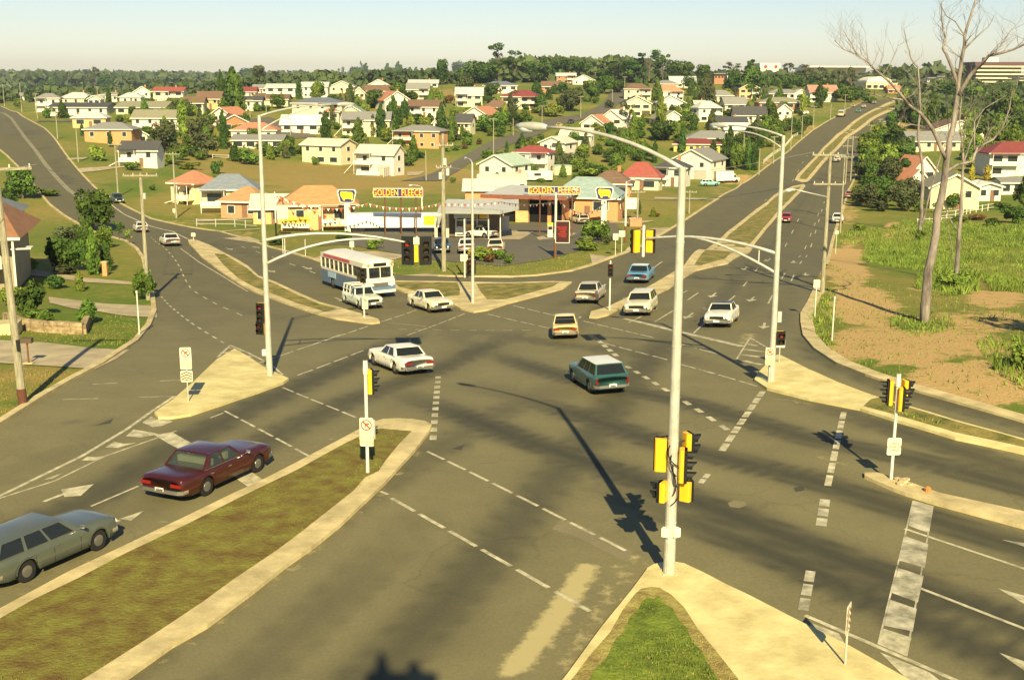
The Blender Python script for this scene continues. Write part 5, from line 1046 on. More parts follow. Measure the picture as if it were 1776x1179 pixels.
HL = [('A',85,170,450,415,400,'s',0,'grey','white'),('A',160,300,440,412,388,'g',-20,'palegrey','white'),('A',240,420,525,437,402,'h',10,'grey','white',2),('A',410,620,475,435,395,'h',0,'palegrey','cream'),('A',330,735,550,497,468,'s',0,'charcoal','white'),('A',595,690,482,450,428,'g',0,'cream','white'),
('A',670,830,460,415,393,'h',0,'grey','white'),('A',810,965,470,437,405,'h',0,'palegrey','white'),('A',895,1045,445,392,358,'g',15,'palegrey','white'),('A',1040,1255,450,388,362,'s',0,'red','cream',2),('A',770,1150,545,500,462,'s',-5,'olive','cream'),('A',485,735,640,570,525,'h',5,'palegrey','yellowbrick'),
('A',570,910,745,650,598,'h',0,'grey','orangebrick'),('A',895,1225,640,568,517,'s',0,'olive','white'),('A',820,1040,745,712,668,'g',20,'brown','white'),('A',815,1085,905,785,730,'s',0,'charcoal','white',2),('A',1245,1395,550,465,428,'s',0,'brown','cream',2),('A',1340,1515,510,435,392,'s',0,'brown','yellowbrick'),
('A',1360,1470,395,380,335,'g',0,'grey','white'),('A',1640,1750,425,395,368,'s',0,'maroon','white'),('A',1661,1790,520,450,425,'s',0,'charcoal','white'),('A',1385,1630,625,547,500,'g',-25,'terracotta','white',2),('A',1460,1740,668,602,552,'g',20,'brown','brick'),('A',1570,1890,722,655,600,'h',0,'terracotta','white'),
('A',1575,1935,780,720,685,'s',0,'grey','white'),('F',120,560,430,228,85,'h',-30,'terracotta','paleyellow',2),('F',500,1125,520,292,125,'h',6,'bluegrey','paleyellow',2),('F',660,1210,580,472,310,'h',-12,'tan','pinkbrick'),('F',1030,1420,640,500,375,'s',6,'cream','yellowbrick'),('Gc',150,735,388,222,82,'h',8,'goldtile','yellowbrick',2),
('B',-10,100,400,368,345,'s',0,'grey','white'),('B',80,290,425,362,340,'s',0,'palegrey','white'),('B',320,510,430,354,328,'s',0,'palegrey','white'),('B',510,690,402,357,320,'g',0,'grey','cream'),('B',0,240,490,440,410,'s',0,'brown','cream'),('B',245,620,605,472,430,'h',-5,'slate','cream',2),('B',470,590,620,530,492,'h',0,'terracotta','cream',2),
('B',560,765,600,540,485,'g',0,'green','cream',2),('B',600,935,695,582,530,'s',0,'grey','cream',2),('B',268,655,880,752,712,'s',-25,'cream','cream'),('B',655,1000,955,812,755,'s',-20,'cream','white',2),('B',845,1115,525,448,392,'g',25,'terracotta','white',2),('B',1025,1290,570,492,450,'s',-10,'brown','white',2),
('B',920,1300,775,662,617,'h',-15,'grey','orangebrick',2),('B',1215,1325,650,602,555,'g',0,'grey','white'),('B',1360,1655,605,552,497,'g',-25,'terracotta','white'),('B',1355,1495,685,597,545,'s',-15,'charcoal','cream'),('B',1565,1755,545,522,470,'h',0,'brown','cream'),('B',1040,1200,442,372,335,'s',0,'grey','cream',2),
('B',1050,1260,362,332,312,'s',0,'palegrey','white'),('B',775,915,378,356,322,'g',0,'white','white'),('B',680,760,442,397,362,'g',0,'brown','cream'),('B',755,930,420,392,357,'s',0,'brown','cream'),('B',1560,1800,402,350,320,'h',0,'slate','white'),('B',1640,1740,325,307,283,'h',0,'terracotta','white'),
('B',1455,1840,1005,885,825,'g',-28,'palegreen','white',2),('C',-60,232,510,427,380,'h',-10,'maroon','cream',2),('C',10,310,940,808,757,'h',-20,'crimson','white',2),('C',165,445,850,738,700,'g',-25,'cream','white',2),('C',335,590,762,682,640,'s',-15,'cream','white'),('C',455,700,652,607,553,'g',-25,'terracotta','white'),
('C',580,835,640,572,517,'g',-30,'white','white'),('C',780,985,560,472,425,'g',0,'charcoal','cream',2),('C',1000,1200,458,390,345,'h',0,'orange','white',2),('C',1000,1170,390,340,315,'h',0,'grey','cream'),('C',1105,1290,362,337,293,'s',0,'palegrey','white'),('C',330,470,332,282,265,'s',0,'palegrey','brick'),
('C',230,375,397,352,322,'s',0,'brown','brick'),('C',440,600,342,327,292,'g',0,'palegrey','white'),('C',1110,1470,805,764,722,'h',-10,'maroon','yellow'),('C',1215,1580,765,710,655,'h',0,'grey','cream'),('C',1040,1462,985,855,788,'g',-28,'grey','white',2),('C',975,1242,1035,910,848,'h',-20,'charcoal','white',2),
('C',735,1060,1060,992,880,'h',-15,'red','cream'),('C',530,860,1110,1040,945,'h',-10,'brown','orangebrick'),('C',1390,1640,645,614,578,'s',0,'charcoal','white'),('C',1540,1770,612,548,495,'s',0,'charcoal','white'),('C',1475,1670,692,676,640,'s',0,'white','white'),
('K',250,800,475,328,182,'h',-14,'aqua','orangebrick'),('E',830,1140,520,457,420,'h',0,'olive','brick'),('E',880,1135,430,416,385,'h',0,'grey','white'),('E',945,1055,578,507,470,'g',0,'grey','white'),('E',1160,1372,452,387,342,'s',5,'pink','white',2),('E',1060,1165,432,402,372,'g',0,'palegrey','white'),
('D',975,1340,1030,960,900,'s',0,'grey','cream'),('D',1150,1500,945,885,825,'g',0,'brown','white'),('D',950,1215,1240,1160,1010,'g',20,'terracotta','white'),('N',930,1150,215,125,60,'g',20,'terracotta','white'),('N',1090,1492,325,178,92,'g',-8,'olive','paleyellow'),('D',1515,1960,1200,1050,965,'h',0,'maroon','white',2),('N',1478,1572,270,172,148,'g',0,'white','white'),
('E',400,480,500,470,452,'s',0,'cream','white'),('E',1690,1780,395,375,352,'s',0,'orange','brick'),('C',0,110,1055,1010,985,'s',0,'cream','white'),('N',1620,1760,225,190,160,'s',0,'grey','white')]
for h_ in HL: house(*h_)
rh = random.Random(21); FP = [(h_[5], h_[6], h_[2]+3, h_[4]-8) for h_ in HOUSES]; nf = 0; tries = 0
while nf < 62 and tries < 4000:
    tries += 1; x = rh.uniform(60, 1420); y = rh.uniform(166, 238); ok_ = (x < 220 and 160 < y < 196) or (240 < x < 860 and y < 232) or (880 < x < 950 and y < 200) or (1100 < x < 1330 and y < 222) or (1330 < x < 1430 and y < 185)
    if not ok_: continue
    g_ = G(x, y, 760); m_ = mpp(g_); W_ = rh.uniform(11, 15)/m_; 
    if any(x-W_/2 < b_ and x+W_/2 > a and y > t+3 and y-W_*.22 < bt-2 for a, b_, bt, t in FP): continue
    if any(abs(x-qx) < W_ and abs(y-qy) < 10 for qx, qy in ((1050,175),(960,215),(1010,200),(880,240),(450,205),(500,220),(1070,160))): continue
    two = rh.random() < .5; e_ = (5.0 if two else 3.0)/m_*.98; house('P', x-W_/2, x+W_/2, y, y-e_, y-e_-2.6/m_, rh.choice('gsh'), rh.choice([-25,-12,0,0,12,20]), rh.choice(['grey','charcoal','brown','terracotta','white','palegrey','red','olive']), rh.choice(['white','white','cream','white','yellowbrick']), 2 if two else 1)
    FP.append((x-W_/2, x+W_/2, y+3, y-e_-8)); nf += 1
# distant commercial buildings
def block(k, X0, X1, Yb, Yt, Y, label, m, parts, name='commercial_building', depth=25, base=None):
    f = cropf(k); x0, yb = f(X0, Yb); x1, yt = f(X1, Yt); a = at(x0, yb, Y); b_ = at(x1, yb, Y); t = at(x0, yt, Y); W = b_.x-a.x; H_ = t.z-a.z; low = a.z-tz((a.x+b_.x)/2, Y)+2
    e = empty(name, ((a.x+b_.x)/2, Y, a.z), 0, label, 'building'); mb = MB(); mb.box((0, depth/2, (H_-low)/2), (W, depth, H_+low)); mb.build('wall', m, e)
    parts(e, W, H_); return e
def tower_parts(e, W, H_):
    for i in range(5):
        z = H_*(i+.62)/5; mb = MB(); mb.box((0,-1.2,z), (W+5,3.2,H_*.085)); mb.build('balcony_slab', wmat('cream'), e); mb = MB(); mb.box((0,-.1,z-H_*.09), (W*.98,.3,H_*.1)); mb.build('window_band', WING, e)
    mb = MB(); mb.box((0,11,H_+1.0), (W+8,28,2.4)); mb.build('roof_parapet', mat('tower_brown', (.12,.06,.06), .8, .1, .3), e); mb = MB(); mb.box((-W*.12,10,H_+3.8), (W*.3,8,3.6)); mb.build('plant_room', wmat('white'), e)
block('D',1450,1740,575,445,900,'stepped brown and cream office block behind the bare tree', mat('tower_brown', (.12,.06,.06)), tower_parts, 'office_building')
def store_parts(e, W, H_):
    mb = MB(); mb.box((0,-.3,H_*.52), (W*1.0,.5,H_*.06)); mb.build('cornice', wmat('grey'), e)
    for s in (-.22,.28): mb = MB(); r = H_*.10; mb.add([(W*s+r*math.cos(a),-.45,H_*.80+r*math.sin(a)) for a in [i*math.pi/3 for i in range(6)]], [(0,1,2,3,4,5)]); mb.v = [(x,y,z) for x,y,z in mb.v]; mb2 = MB(); mb2.slab([v for v in mb.v], .25, (0,1,0)); mb2.build('wall_emblem', SIGNR, e)
block('E',835,972,310,192,950,'white store tower with two red emblems on the skyline', wmat('white'), store_parts)
def long_parts(e, W, H_):
    for i in range(7): mb = MB(); mb.box((-W/2+W*(i+.5)/7,-.2,H_*.45), (W*.1,.4,H_*.12)); mb.build('window', WING, e)
    mb = MB(); mb.box((0,-.3,H_+.4), (W+1,26,1.0)); mb.build('roof', rmat('white'), e)
block('E',1120,1545,300,220,1000,'long white shopping centre on the skyline left of the bare tree', wmat('white'), long_parts)
def arch_parts(e, W, H_):
    mb = MB(); pts = [(-W/2-1,0)]+[(W/2*math.cos(a), 3.2*math.sin(a)) for a in [math.pi*(1-i/10) for i in range(11)]]; mb.add([(x,-.5,H_+z-.2) for x,z in pts[1:]]+[(x,20,H_+z-.2) for x,z in pts[1:]], [tuple(range(10,-1,-1)), tuple(range(11,22))]+[(i,i+1,i+12,i+11) for i in range(10)]); mb.build('roof', rmat('white'), e)
    for i in range(4): mb = MB(); mb.box((-W/2+W*(i+.5)/4,-.2,H_*.35), (W*.17,.3,H_*.35)); mb.build('window', WING, e)
block('E',1548,1715,365,315,760,'cream hall with a curved roof at the end of the highway', wmat('cream'), arch_parts)
def pl_parts(e, W, H_):
    for i in range(3): mb = MB(); mb.box((-W/2+W*(i+.5)/3,-.15,H_*.45), (W*.2,.3,H_*.3)); mb.build('window', WING, e)
    mb = MB(); mb.box((0,8,H_+.3), (W+1.5,20,.6)); mb.build('roof', rmat('grey'), e)
shops = [('E',535,600,300,265,820,'maroon walled shop left of the tall trees on the skyline','brick'),('E',620,690,305,262,830,'white shop with red trim on the skyline','white'),('E',690,745,300,262,840,'red shop in front of the dark conifer','brick'),('E',1640,1760,330,308,800,'cream low shop beside the curved hall','cream'),
 ('D',1040,1110,590,565,780,'white shop right of the terracotta roofed shop','white'),('D',1110,1150,560,535,850,'tiny white building under the dark pines','white'),('D',1175,1215,545,525,880,'white box building left of the bare tree trunk','white'),('D',850,960,640,600,700,'red roofed shop at the bend of the highway','brick'),('D',990,1050,635,600,720,'orange shop behind the highway traffic','orangebrick'),('D',1735,1790,580,535,820,'cream building at the right edge behind the office block','cream')]
for k, a, b_, c_, d_, Y, lb, wl in shops: block(k, a, b_, c_, d_, Y, lb, wmat(wl), pl_parts, 'shop', 12)
# ---------------------------------------------------------------- service station
g0 = G(800, 413); SS = empty('service_station', g0, 0, 'service station shop with a flat canopy and dark workshop bays', 'service station'); u = mpp(g0)   # metres per px
def sx(px): return (px-800)*u
SO = wmat('cream'); OB = wmat('orangebrick')
H1 = 3.3; xs0, xs1 = sx(766), sx(880)
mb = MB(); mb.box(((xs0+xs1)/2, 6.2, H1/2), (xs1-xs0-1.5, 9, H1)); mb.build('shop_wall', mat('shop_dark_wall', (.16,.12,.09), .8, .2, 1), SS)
mb = MB(); mb.prism([(sx(762),-2.8),(sx(868),-3.4),(sx(900),1.5),(sx(900),11),(sx(768),11),(sx(760),2)], H1, H1+.35); mb.build('canopy', rmat('palegrey'), SS)
mb = MB(); mb.bar((sx(762),-2.9,H1+.2),(sx(868),-3.5,H1+.2),.08,.4); mb.build('canopy_fascia', mat('fascia_grey', (.3,.31,.28), .6, .1, 2), SS)
mb = MB(); mb.box((sx(818), 1.45, 1.55), (sx(846)-sx(790), .12, 2.9)); sh = mb.build('shopfront_glass', WING, SS)
for x in (790, 807, 827, 846): mb = MB(); mb.box((sx(x), 1.33, 1.6), (.16,.14,3.1)); mb.build('shopfront_mullion', POSTW, SS)
for z in (.12, 2.05): mb = MB(); mb.box((sx(818), 1.30, z), (sx(846)-sx(790),.12,.12)); mb.build('shopfront_rail', POSTW, SS)
for i, (x, z, c_, w_) in enumerate(((800,2.55,(.55,.6,.6),1.9),(835,2.5,(.85,.5,.08),1.5),(822,2.5,(.85,.5,.08),1.2),(812,1.1,(.8,.5,.1),.6),(832,1.0,(.8,.7,.2),.7),(796,.8,(.7,.68,.6),.9))): mb = MB(); mb.box((sx(x),1.31,z), (w_,.05,.55 if z > 2 else .9)); mb.build('window_display', mat('display_%d' % i, c_, .6, .25, 3), SS)
for x in (771, 868, 848): mb = MB(); mb.tube([(sx(x),-2.2,0),(sx(x),-2.2,H1)], .07, 8); mb.build('canopy_post', POSTW, SS)
for x in (756, 776): mb = MB(); mb.box((sx(x), 0.5, 1.2), (.35,.3,2.4)); mb.build('door_post', SO, SS)
ws = empty('workshop', G(930, 388), R(-14), 'workshop building with open dark bays under a pale roof', 'workshop'); k_ = mpp(G(930,388))
mb = MB(); mb.box((-1.2,9,1.9), (8.6,14,3.8)); mb.build('wall', wmat('orangebrick'), ws)
for x, w_ in ((-4.2,2.2),(-.4,3.2),(2.6,1.5)): mb = MB(); mb.box((x,1.92,1.6), (w_,.16,3.2)); mb.build('shaded_bay', mat('bay_shade_black', (.008,.008,.008), .95), ws)  # flat black panels on the wall, painted as the shade inside the bays
mb = MB(); mb.box((-2.4,1.5,1.7), (1.9,1.0,3.4)); mb.build('bay_pier', wmat('yellowbrick'), ws)
mb = MB(); mb.box((-1.5,6.5,4.0), (12.5,16.5,.35)); mb.build('roof', rmat('palegrey'), ws); mb = MB(); mb.box((-1.5,-1.9,3.95), (12.7,.12,.55)); mb.build('fascia', mat('fascia_brown', (.22,.08,.05), .7, .3, 2), ws)
for z in (4.35,): mb = MB(); mb.box((2.3,-1.2,4.9), (7.5,.25,.55)); mb.build('roof_sign', mat('roof_sign_blue', (.04,.05,.09), .6, .2, 2), ws)
rb = [((925,357),(760,330),'s')]
for (x0,x1,yb,ye,yr,lb,rc,wc) in ((803,900,352,343,327,'pale low shed roof behind the service station canopy','palegrey','orangebrick'),(828,912,338,326,314,'cream shed behind the service station','cream','cream'),(858,960,362,352,341,'grey annexe roof joined behind the workshop','palegrey','brick')):
    house('P', x0, x1, yb, ye, yr, 's', 0, rc, wc, nowin=True, name='shed', label=lb)
# round sheep signs, long lettered signs
SB = mat('sign_navy', (.035,.035,.16), .5, .05, 3); SY = mat('sign_bright_yellow', (.90,.68,.02), .5, .05, 3); SMR = mat('sign_maroon', (.22,.04,.07), .5, .08, 3)
def sheep_sign(px, cy, top, bot, wpx, label):
    g = G(*px); e = empty('roadside_sign', g, 0, label, 'sign'); u = mpp(g); zt, zb = hgt(g, top), hgt(g, bot); w_ = wpx*u/2; c = (zt+zb)/2; hh = (zt-zb)/2
    mb = MB(); mb.box((0,.25,zb/2), (.75 if wpx > 30 else .6,.3,zb)); mb.build('pylon', POSTW, e)
    def shp(s, y0, y1):
        q = [(-.98,.55),(-.85,.95),(.85,.95),(.98,.55),(.72,-.9),(.5,-1),(-.5,-1),(-.72,-.9)]; m2 = MB(); m2.add([(x*w_*s, y0, c+z*hh*s) for x, z in q]+[(x*w_*s, y1, c+z*hh*s) for x, z in q], [tuple(range(7,-1,-1)), tuple(range(8,16))]+[(i,(i+1)%8,(i+1)%8+8,i+8) for i in range(8)]); return m2
    o = shp(1, -.05, .2).build('sign_case', POSTW, e); shp(.88, -.08, -.05).build('sign_face', SB, o)
    ol = [(-.70,.30),(-.66,.58),(-.50,.72),(-.34,.64),(-.1,.66),(.25,.60),(.50,.60),(.66,.44),(.70,.1),(.64,-.28),(.66,-.62),(.50,-.70),(.44,-.44),(.1,-.42),(-.20,-.44),(-.22,-.72),(-.38,-.68),(-.46,-.36),(-.60,-.12),(-.66,.10)]
    m2 = MB(); kk = [Vector((x,z,0)) for x,z in ol]; m2.add([(x*w_*.95,-.1,c+z*hh*.95) for x,z in ol], [tuple(t) for t in tessellate_polygon([kk])]); m2.build('animal_emblem', SY, o); return e
sheep_sign((603,403), 0, 328, 352, 34, 'white pylon with a yellow sheep on a navy badge left of the flag bunting')
sheep_sign((1047,392), 0, 324, 347, 33, 'white pylon with a yellow sheep on a navy badge by the aqua roofed building')
def long_sign(px0, px1, yt, yb, Y, label):
    a = at(px0, yb, Y); b_ = at(px1, yb, Y); t = at(px0, yt, Y); W = b_.x-a.x; H_ = t.z-a.z; gz = tz((a.x+b_.x)/2, Y); e = empty('roof_mounted_sign', ((a.x+b_.x)/2, Y, gz), 0, label, 'sign'); z = a.z-gz+H_/2
    mb = MB(); mb.box((0,0,z), (W,.5,H_)); o = mb.build('sign_case', SMR, e)
    mb = MB(); mb.box((0,-.27,z), (W*.115,.04,H_*.8)); mb.build('centre_panel', SB, o); fr = MB()
    for s in (1,-1): fr.box((0,-.27,z+s*H_*.46), (W,.06,H_*.08)); fr.box((s*W*.496,-.27,z), (W*.01,.06,H_*.9))
    fr.build('sign_frame', POSTW, o)
    text_mesh('GOLDEN', H_*.98, 'lettering', SY, o, Matrix.Translation((-W*.255,-.28,z-H_*.02)) @ UP, ext=.03, sx=1.08*W/(H_*8.4), spacing=1.05); text_mesh('FLEECE', H_*.98, 'lettering', SY, o, Matrix.Translation((W*.27,-.28,z-H_*.02)) @ UP, ext=.03, sx=1.08*W/(H_*8.4), spacing=1.05)
    for s in (-.28,.05,.35): mb = MB(); mb.tube([(W*s,.1,0),(W*s,.1,z)], .09, 8); mb.build('support_post', BROWNP, e)
long_sign(648, 734, 326, 342, 150, 'long maroon sign with yellow capitals above the bunting left of the timber pole')
long_sign(917, 1006, 323, 337, 150, 'long maroon sign with yellow capitals above the workshop roof')
# tanker-like long white trailer along the forecourt
tr = empty('semi_trailer', G(690, 402), R(3), 'long white trailer parked behind the mast arm signals with a yellow poster', 'trailer'); u = mpp(G(690, 402)); Lt = 172*u
mb = MB(); mb.box((0,0,1.55), (Lt,2.2,1.75)); mb.build('body', paint('trailer_white', (.82,.80,.70), .5), tr); mb = MB(); mb.box((0,0,.55), (Lt*.96,1.6,.2)); mb.build('chassis', DRK, tr)
for x in (-Lt*.42,-Lt*.36,Lt*.44): mb = MB(); mb.tube([(x,-1.0,.45),(x,-.7,.45)], .45, 14); mb.build('wheel', RUB, tr)
mb = MB(); mb.box((Lt*.33,-1.13,1.6), (1.7,.04,1.2)); po = mb.build('poster', SY, tr); text_mesh('OIL\nSALE', .5, 'lettering', SIGNR, po, Matrix.Translation((Lt*.33,-1.16,1.6)) @ UP, ext=.005); mb = MB(); mb.box((Lt*.415,-1.13,1.6), (.75,.04,1.3)); mb.build('door', mat('door_grey', (.3,.32,.3)), tr)
# little forecourt things
def small(name, px, label, cat, fn, off=0):
    g = G(*px); e = empty(name, g+Vector((0,0,.03)), 0, label, cat); fn(e); return e
def f_bin(e): mb = MB(); mb.box((0,0,.75), (1.0,.7,1.5)); mb.build('cabinet', mat('drink_red', (.6,.03,.03), .4, .06, 3), e); mb = MB(); mb.box((0,-.37,1.15), (.8,.04,.35)); mb.build('cabinet_panel', SIGNW, e)
small('ice_chest', (860,411), 'red drinks chest beside the shopfront', 'drinks chest', f_bin)
def f_board(e): mb = MB(); mb.box((0,0,1.25), (1.25,.08,1.9)); o = mb.build('panel', POSTW, e); [MB().bar((s*.4,0,0),(s*.4,0,.4),.06).build('leg', BROWNP, e) for s in (1,-1)]
small('sandwich_board', (875,404), 'white notice board standing right of the red chest', 'notice board', f_board)
PUMP = mat('pump_cream', (.66,.62,.5), .5, .1, 3)
def f_pump(e): mb = MB(); mb.box((0,0,.85), (.62,.42,1.5)); mb.build('casing', PUMP, e); mb = MB(); mb.box((0,-.225,1.25), (.5,.03,.4)); mb.build('dial', SIGK, e); mb = MB(); mb.box((0,0,1.75), (.66,.46,.3)); mb.build('pump_head', SY, e); mb = MB(); mb.tube([(.33,0,1.3),(.5,-.05,.8),(.4,-.05,.4),(.34,0,.9)], .025, 6); mb.build('hose', SIGK, e)
small('fuel_pump', (954,413), 'cream fuel pump beside the price board pole', 'fuel pump', f_pump); small('fuel_pump', (868,403), 'fuel pump under the workshop canopy', 'fuel pump', f_pump); small('fuel_pump', (776,404), 'fuel pump left of the shop under the canopy edge', 'fuel pump', f_pump)
def f_skip(e): mb = MB(); mb.prism([(-.85,-.5),(.85,-.5),(.85,.5),(-.85,.5)], 0, 1.1); mb.build('bin_body', mat('rust_orange', (.55,.24,.12), .7, .2, 3), e); mb = MB(); mb.box((0,0,1.14), (1.8,1.1,.08)); mb.build('lid', PINK, e)
small('waste_bin', (1102,393), 'orange pink bin on the verge beside the white street light', 'bin', f_skip)
def f_notice(e): mb = MB(); mb.box((0,0,2.4), (1.9,.1,1.7)); mb.build('panel', POSTW, e); [MB().bar((s*.75,.1,0),(s*.75,.1,1.6),.09).build('leg', BROWNP, e) for s in (1,-1)]
small('notice_board', (1096,381), 'white notice board with faint lettering right of the sheep pylon', 'notice board', f_notice)
def f_banner(e):
    mb = MB(); mb.box((0,0,1.5), (3.6,.08,.75)); p = mb.build('banner', mat('banner_yellow', (.85,.55,.05), .6, .1, 2), e); text_mesh('SPECIAL OFFER', .42, 'lettering', mat('banner_orange', (.75,.2,.03)), p, Matrix.Translation((0,-.06,1.5)) @ UP, ext=.004)
    mb = MB(); mb.box((0,0,.75), (3.6,.08,.6)); mb.build('lower_panel', POSTW, e); [MB().bar((s*1.7,.05,0),(s*1.7,.05,1.9),.08).build('leg', BROWNP, e) for s in (1,-1)]
small('roadside_banner', (513,402), 'yellow banner with orange lettering below the flag bunting', 'banner', f_banner)
def f_flagmast(e):
    mb = MB(); mb.tube([(0,0,0),(0,0,hgt(e.location,333))], .08, 8); mb.build('mast', POSTW, e); mb = MB(); mb.tube([(0,0,0),(0,0,1.6)], .1, 8); mb.build('mast_foot', SIGK, e); mb = MB(); mb.box((.9,-.05,hgt(e.location,368)), (1.4,.06,1.7)); mb.build('panel', SIGNW, e)
fm = small('bunting_mast', (479,409), 'thin white mast with a pale panel at the left end of the bunting', 'mast', f_flagmast)
FLR = mat('flag_red', (.40,.10,.06), .8, .1, 3); FLW = mat('flag_white', (.7,.66,.55), .8, .1, 3)
def bunting(a, b_, nf, sag, label, big=.5):
    e = empty('bunting', a, 0, label, 'bunting', 'strings of red and white flags'); q = [(a.lerp(b_, i/nf)-a)-Vector((0,0,4*sag*(i/nf)*(1-i/nf))) for i in range(nf+1)]; mb = MB(); mb.tube(q, .02, 4); mb.build('string', CAB, e)
    for i in range(nf):
        p, r_ = q[i], q[i+1]; mb = MB(); d = (r_-p)*.42; mb.slab([p, p+d*2*.9, p+d+Vector((0,.02,-big*rng.uniform(.45,.95)))], .01, (0,1,0)); mb.build('flag', FLR if i % 2 else FLW, e)
top_ = Vector(fm.location)+Vector((0,0,hgt(fm.location,336)))
bunting(top_, at(640,352,150), 22, 1.2, 'red and white flag string from the mast to the sheep pylon', .6); bunting(at(640,353,150), at(765,352,146), 22, .6, 'red and white flag string running right from the sheep pylon', .6)
bunting(top_, G(545,400), 12, .2, 'flag string slanting down from the mast to the grass', .6); bunting(top_, G(620,398)+Vector((0,0,.5)), 16, .3, 'longer flag string slanting down from the mast', .6)
bunting(at(765,352,146), at(868,350,141), 18, .2, 'flag string along the shop canopy edge', .6); bunting(at(868,350,141), at(963,350,125), 18, .3, 'flag string between canopy and white pole', .55); bunting(at(963,340,125), at(1047,352,165), 16, 1.6, 'flag string from the white pole to the right sheep pylon', .6); bunting(at(1047,350,165), at(1084,335,150), 7, .3, 'short flag string ending at the flat top street light', .5)
# ---------------------------------------------------------------- left foreground house, wall, letterbox
hx = empty('house', (0,0,0), 0, 'two storey house with brown and slate roofs at the left edge beside the timber pole', 'house'); ga = G(72,505); hx.location = ga; hx.rotation_euler = (0,0,R(14)); z_e1 = hgt(ga, 408)
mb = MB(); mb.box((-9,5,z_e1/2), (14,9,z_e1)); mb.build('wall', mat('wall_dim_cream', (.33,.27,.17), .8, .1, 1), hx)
mb = MB(); mb.add([(-18,-2,z_e1),(-1,-2,z_e1),(-1,11,z_e1),(-18,11,z_e1),(-14,4.5,z_e1+2.5),(-3.5,4.5,z_e1+2.5)], [(0,1,5,4),(1,2,5),(2,3,4,5),(3,0,4),(3,2,1,0)]); ro = mb.build('roof', mat('roof_brown_tile', (.30,.15,.075), .8, .15, 1.5, .5), hx); mb = MB(); mb.box((-9.5,-2.05,z_e1), (17,.08,.22)); mb.build('gutter', POSTW, ro)
mb = MB(); mb.add([(-16,7,z_e1+.9),(-2.4,7,z_e1+.9),(-2.4,15,z_e1+.9),(-16,15,z_e1+.9),(-12,11,z_e1+2.9),(-6.5,11,z_e1+2.9)], [(0,1,5,4),(1,2,5),(2,3,4,5),(3,0,4),(3,2,1,0)]); mb.build('rear_roof', mat('roof_slate_tile', (.17,.19,.19), .7, .15, 1.5, .5), hx)
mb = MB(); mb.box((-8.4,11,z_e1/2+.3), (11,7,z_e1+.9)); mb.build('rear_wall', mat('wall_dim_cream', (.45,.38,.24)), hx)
mb = MB(); mb.box((-8,-1.0,z_e1*.5), (11,1.9,.2)); mb.build('balcony', POSTW, hx); mb = MB(); mb.box((-8,-1.95,z_e1*.5+.5), (11,.06,.9)); mb.build('balcony_rail', SIGNW, hx)
for x in (-13,-8,-3,-1.6): mb = MB(); mb.box((x,-1.8,z_e1/2), (.16,.16,z_e1)); mb.build('veranda_post', POSTW, hx)
mb = MB(); mb.box((-1.1,-.6,z_e1-.9), (1.5,1.6,.08)); mb.build('awning', POSTW, hx)
for x in (-12,-9,-5.5): mb = MB(); mb.box((x,.46,z_e1-1.5), (1.8,.1,1.4)); mb.build('window', WING, hx)
STONE = mat('garden_stone', (.25,.18,.09), .9, .35, 2.4, .9, second=(.52,.40,.22))
def wall_line(pts, h, th, name, label, m, cat):
    q = [G(*p) for p in pts]; mb = MB(); rr = random.Random(4)
    for a, b_ in zip(q[:-1], q[1:]):
        n_ = max(1, int((b_-a).length/.45))
        for i in range(n_):
            for j in range(3): p, r_ = a.lerp(b_, i/n_), a.lerp(b_, (i+1)/n_); z_ = tz(p.x,p.y)+h*(j+.5)/3-.05; mb.bar((p.x,p.y,z_), (r_.x,r_.y,z_), th*rr.uniform(.88,1.12), h/3*rr.uniform(.9,1.0))
    o = mb.build(name, m); tag(o, label, cat)
wall_line([(10,560),(40,571),(80,576),(145,579)], .75, .35, 'garden_wall', 'low rough stone garden wall in front of the dark shrubs', STONE, 'wall'); wall_line([(145,579),(150,566),(158,552)], .6, .35, 'garden_wall', 'short return end of the stone garden wall', STONE, 'wall')
lbx = empty('letterbox', G(50,631), 0, 'dark metal letterbox on a post beside the near timber pole', 'letterbox'); mb = MB(); mb.tube([(0,0,0),(0,0,1.15)], .05, 8); mb.build('post', BROWNP, lbx); mb = MB(); mb.prism([(-.28,-.16),(.28,-.16),(.28,.16),(-.28,.16)], 1.12, 1.38); mb.build('box', mat('letterbox_brown', (.10,.07,.04), .6), lbx); mb = MB(); mb.box((0,0,.03), (.5,.4,.1)); mb.build('footing', CONC, lbx)
sb = empty('concrete_box', G(8,578), R(12), 'pale concrete planter box at the left edge above the driveway', 'planter'); mb = MB(); mb.prism([(-1.1,-.7),(.9,-.7),(.9,.7),(-1.1,.7)], 0, .7); mb.build('planter_wall', CONC, sb)
for px, lb in (((187,460),'peach gate pillar among the left verge shrubs'),((183,478),'lower peach gate pillar with a pale cap')):
    e = empty('gate_pillar', G(*px), 0, lb, 'pillar'); mb = MB(); mb.box((0,0,.6), (.4,.4,1.2)); mb.build('pier', wmat('orangebrick'), e); mb = MB(); mb.box((0,0,1.25), (.5,.5,.12)); mb.build('pier_cap', CONC, e)
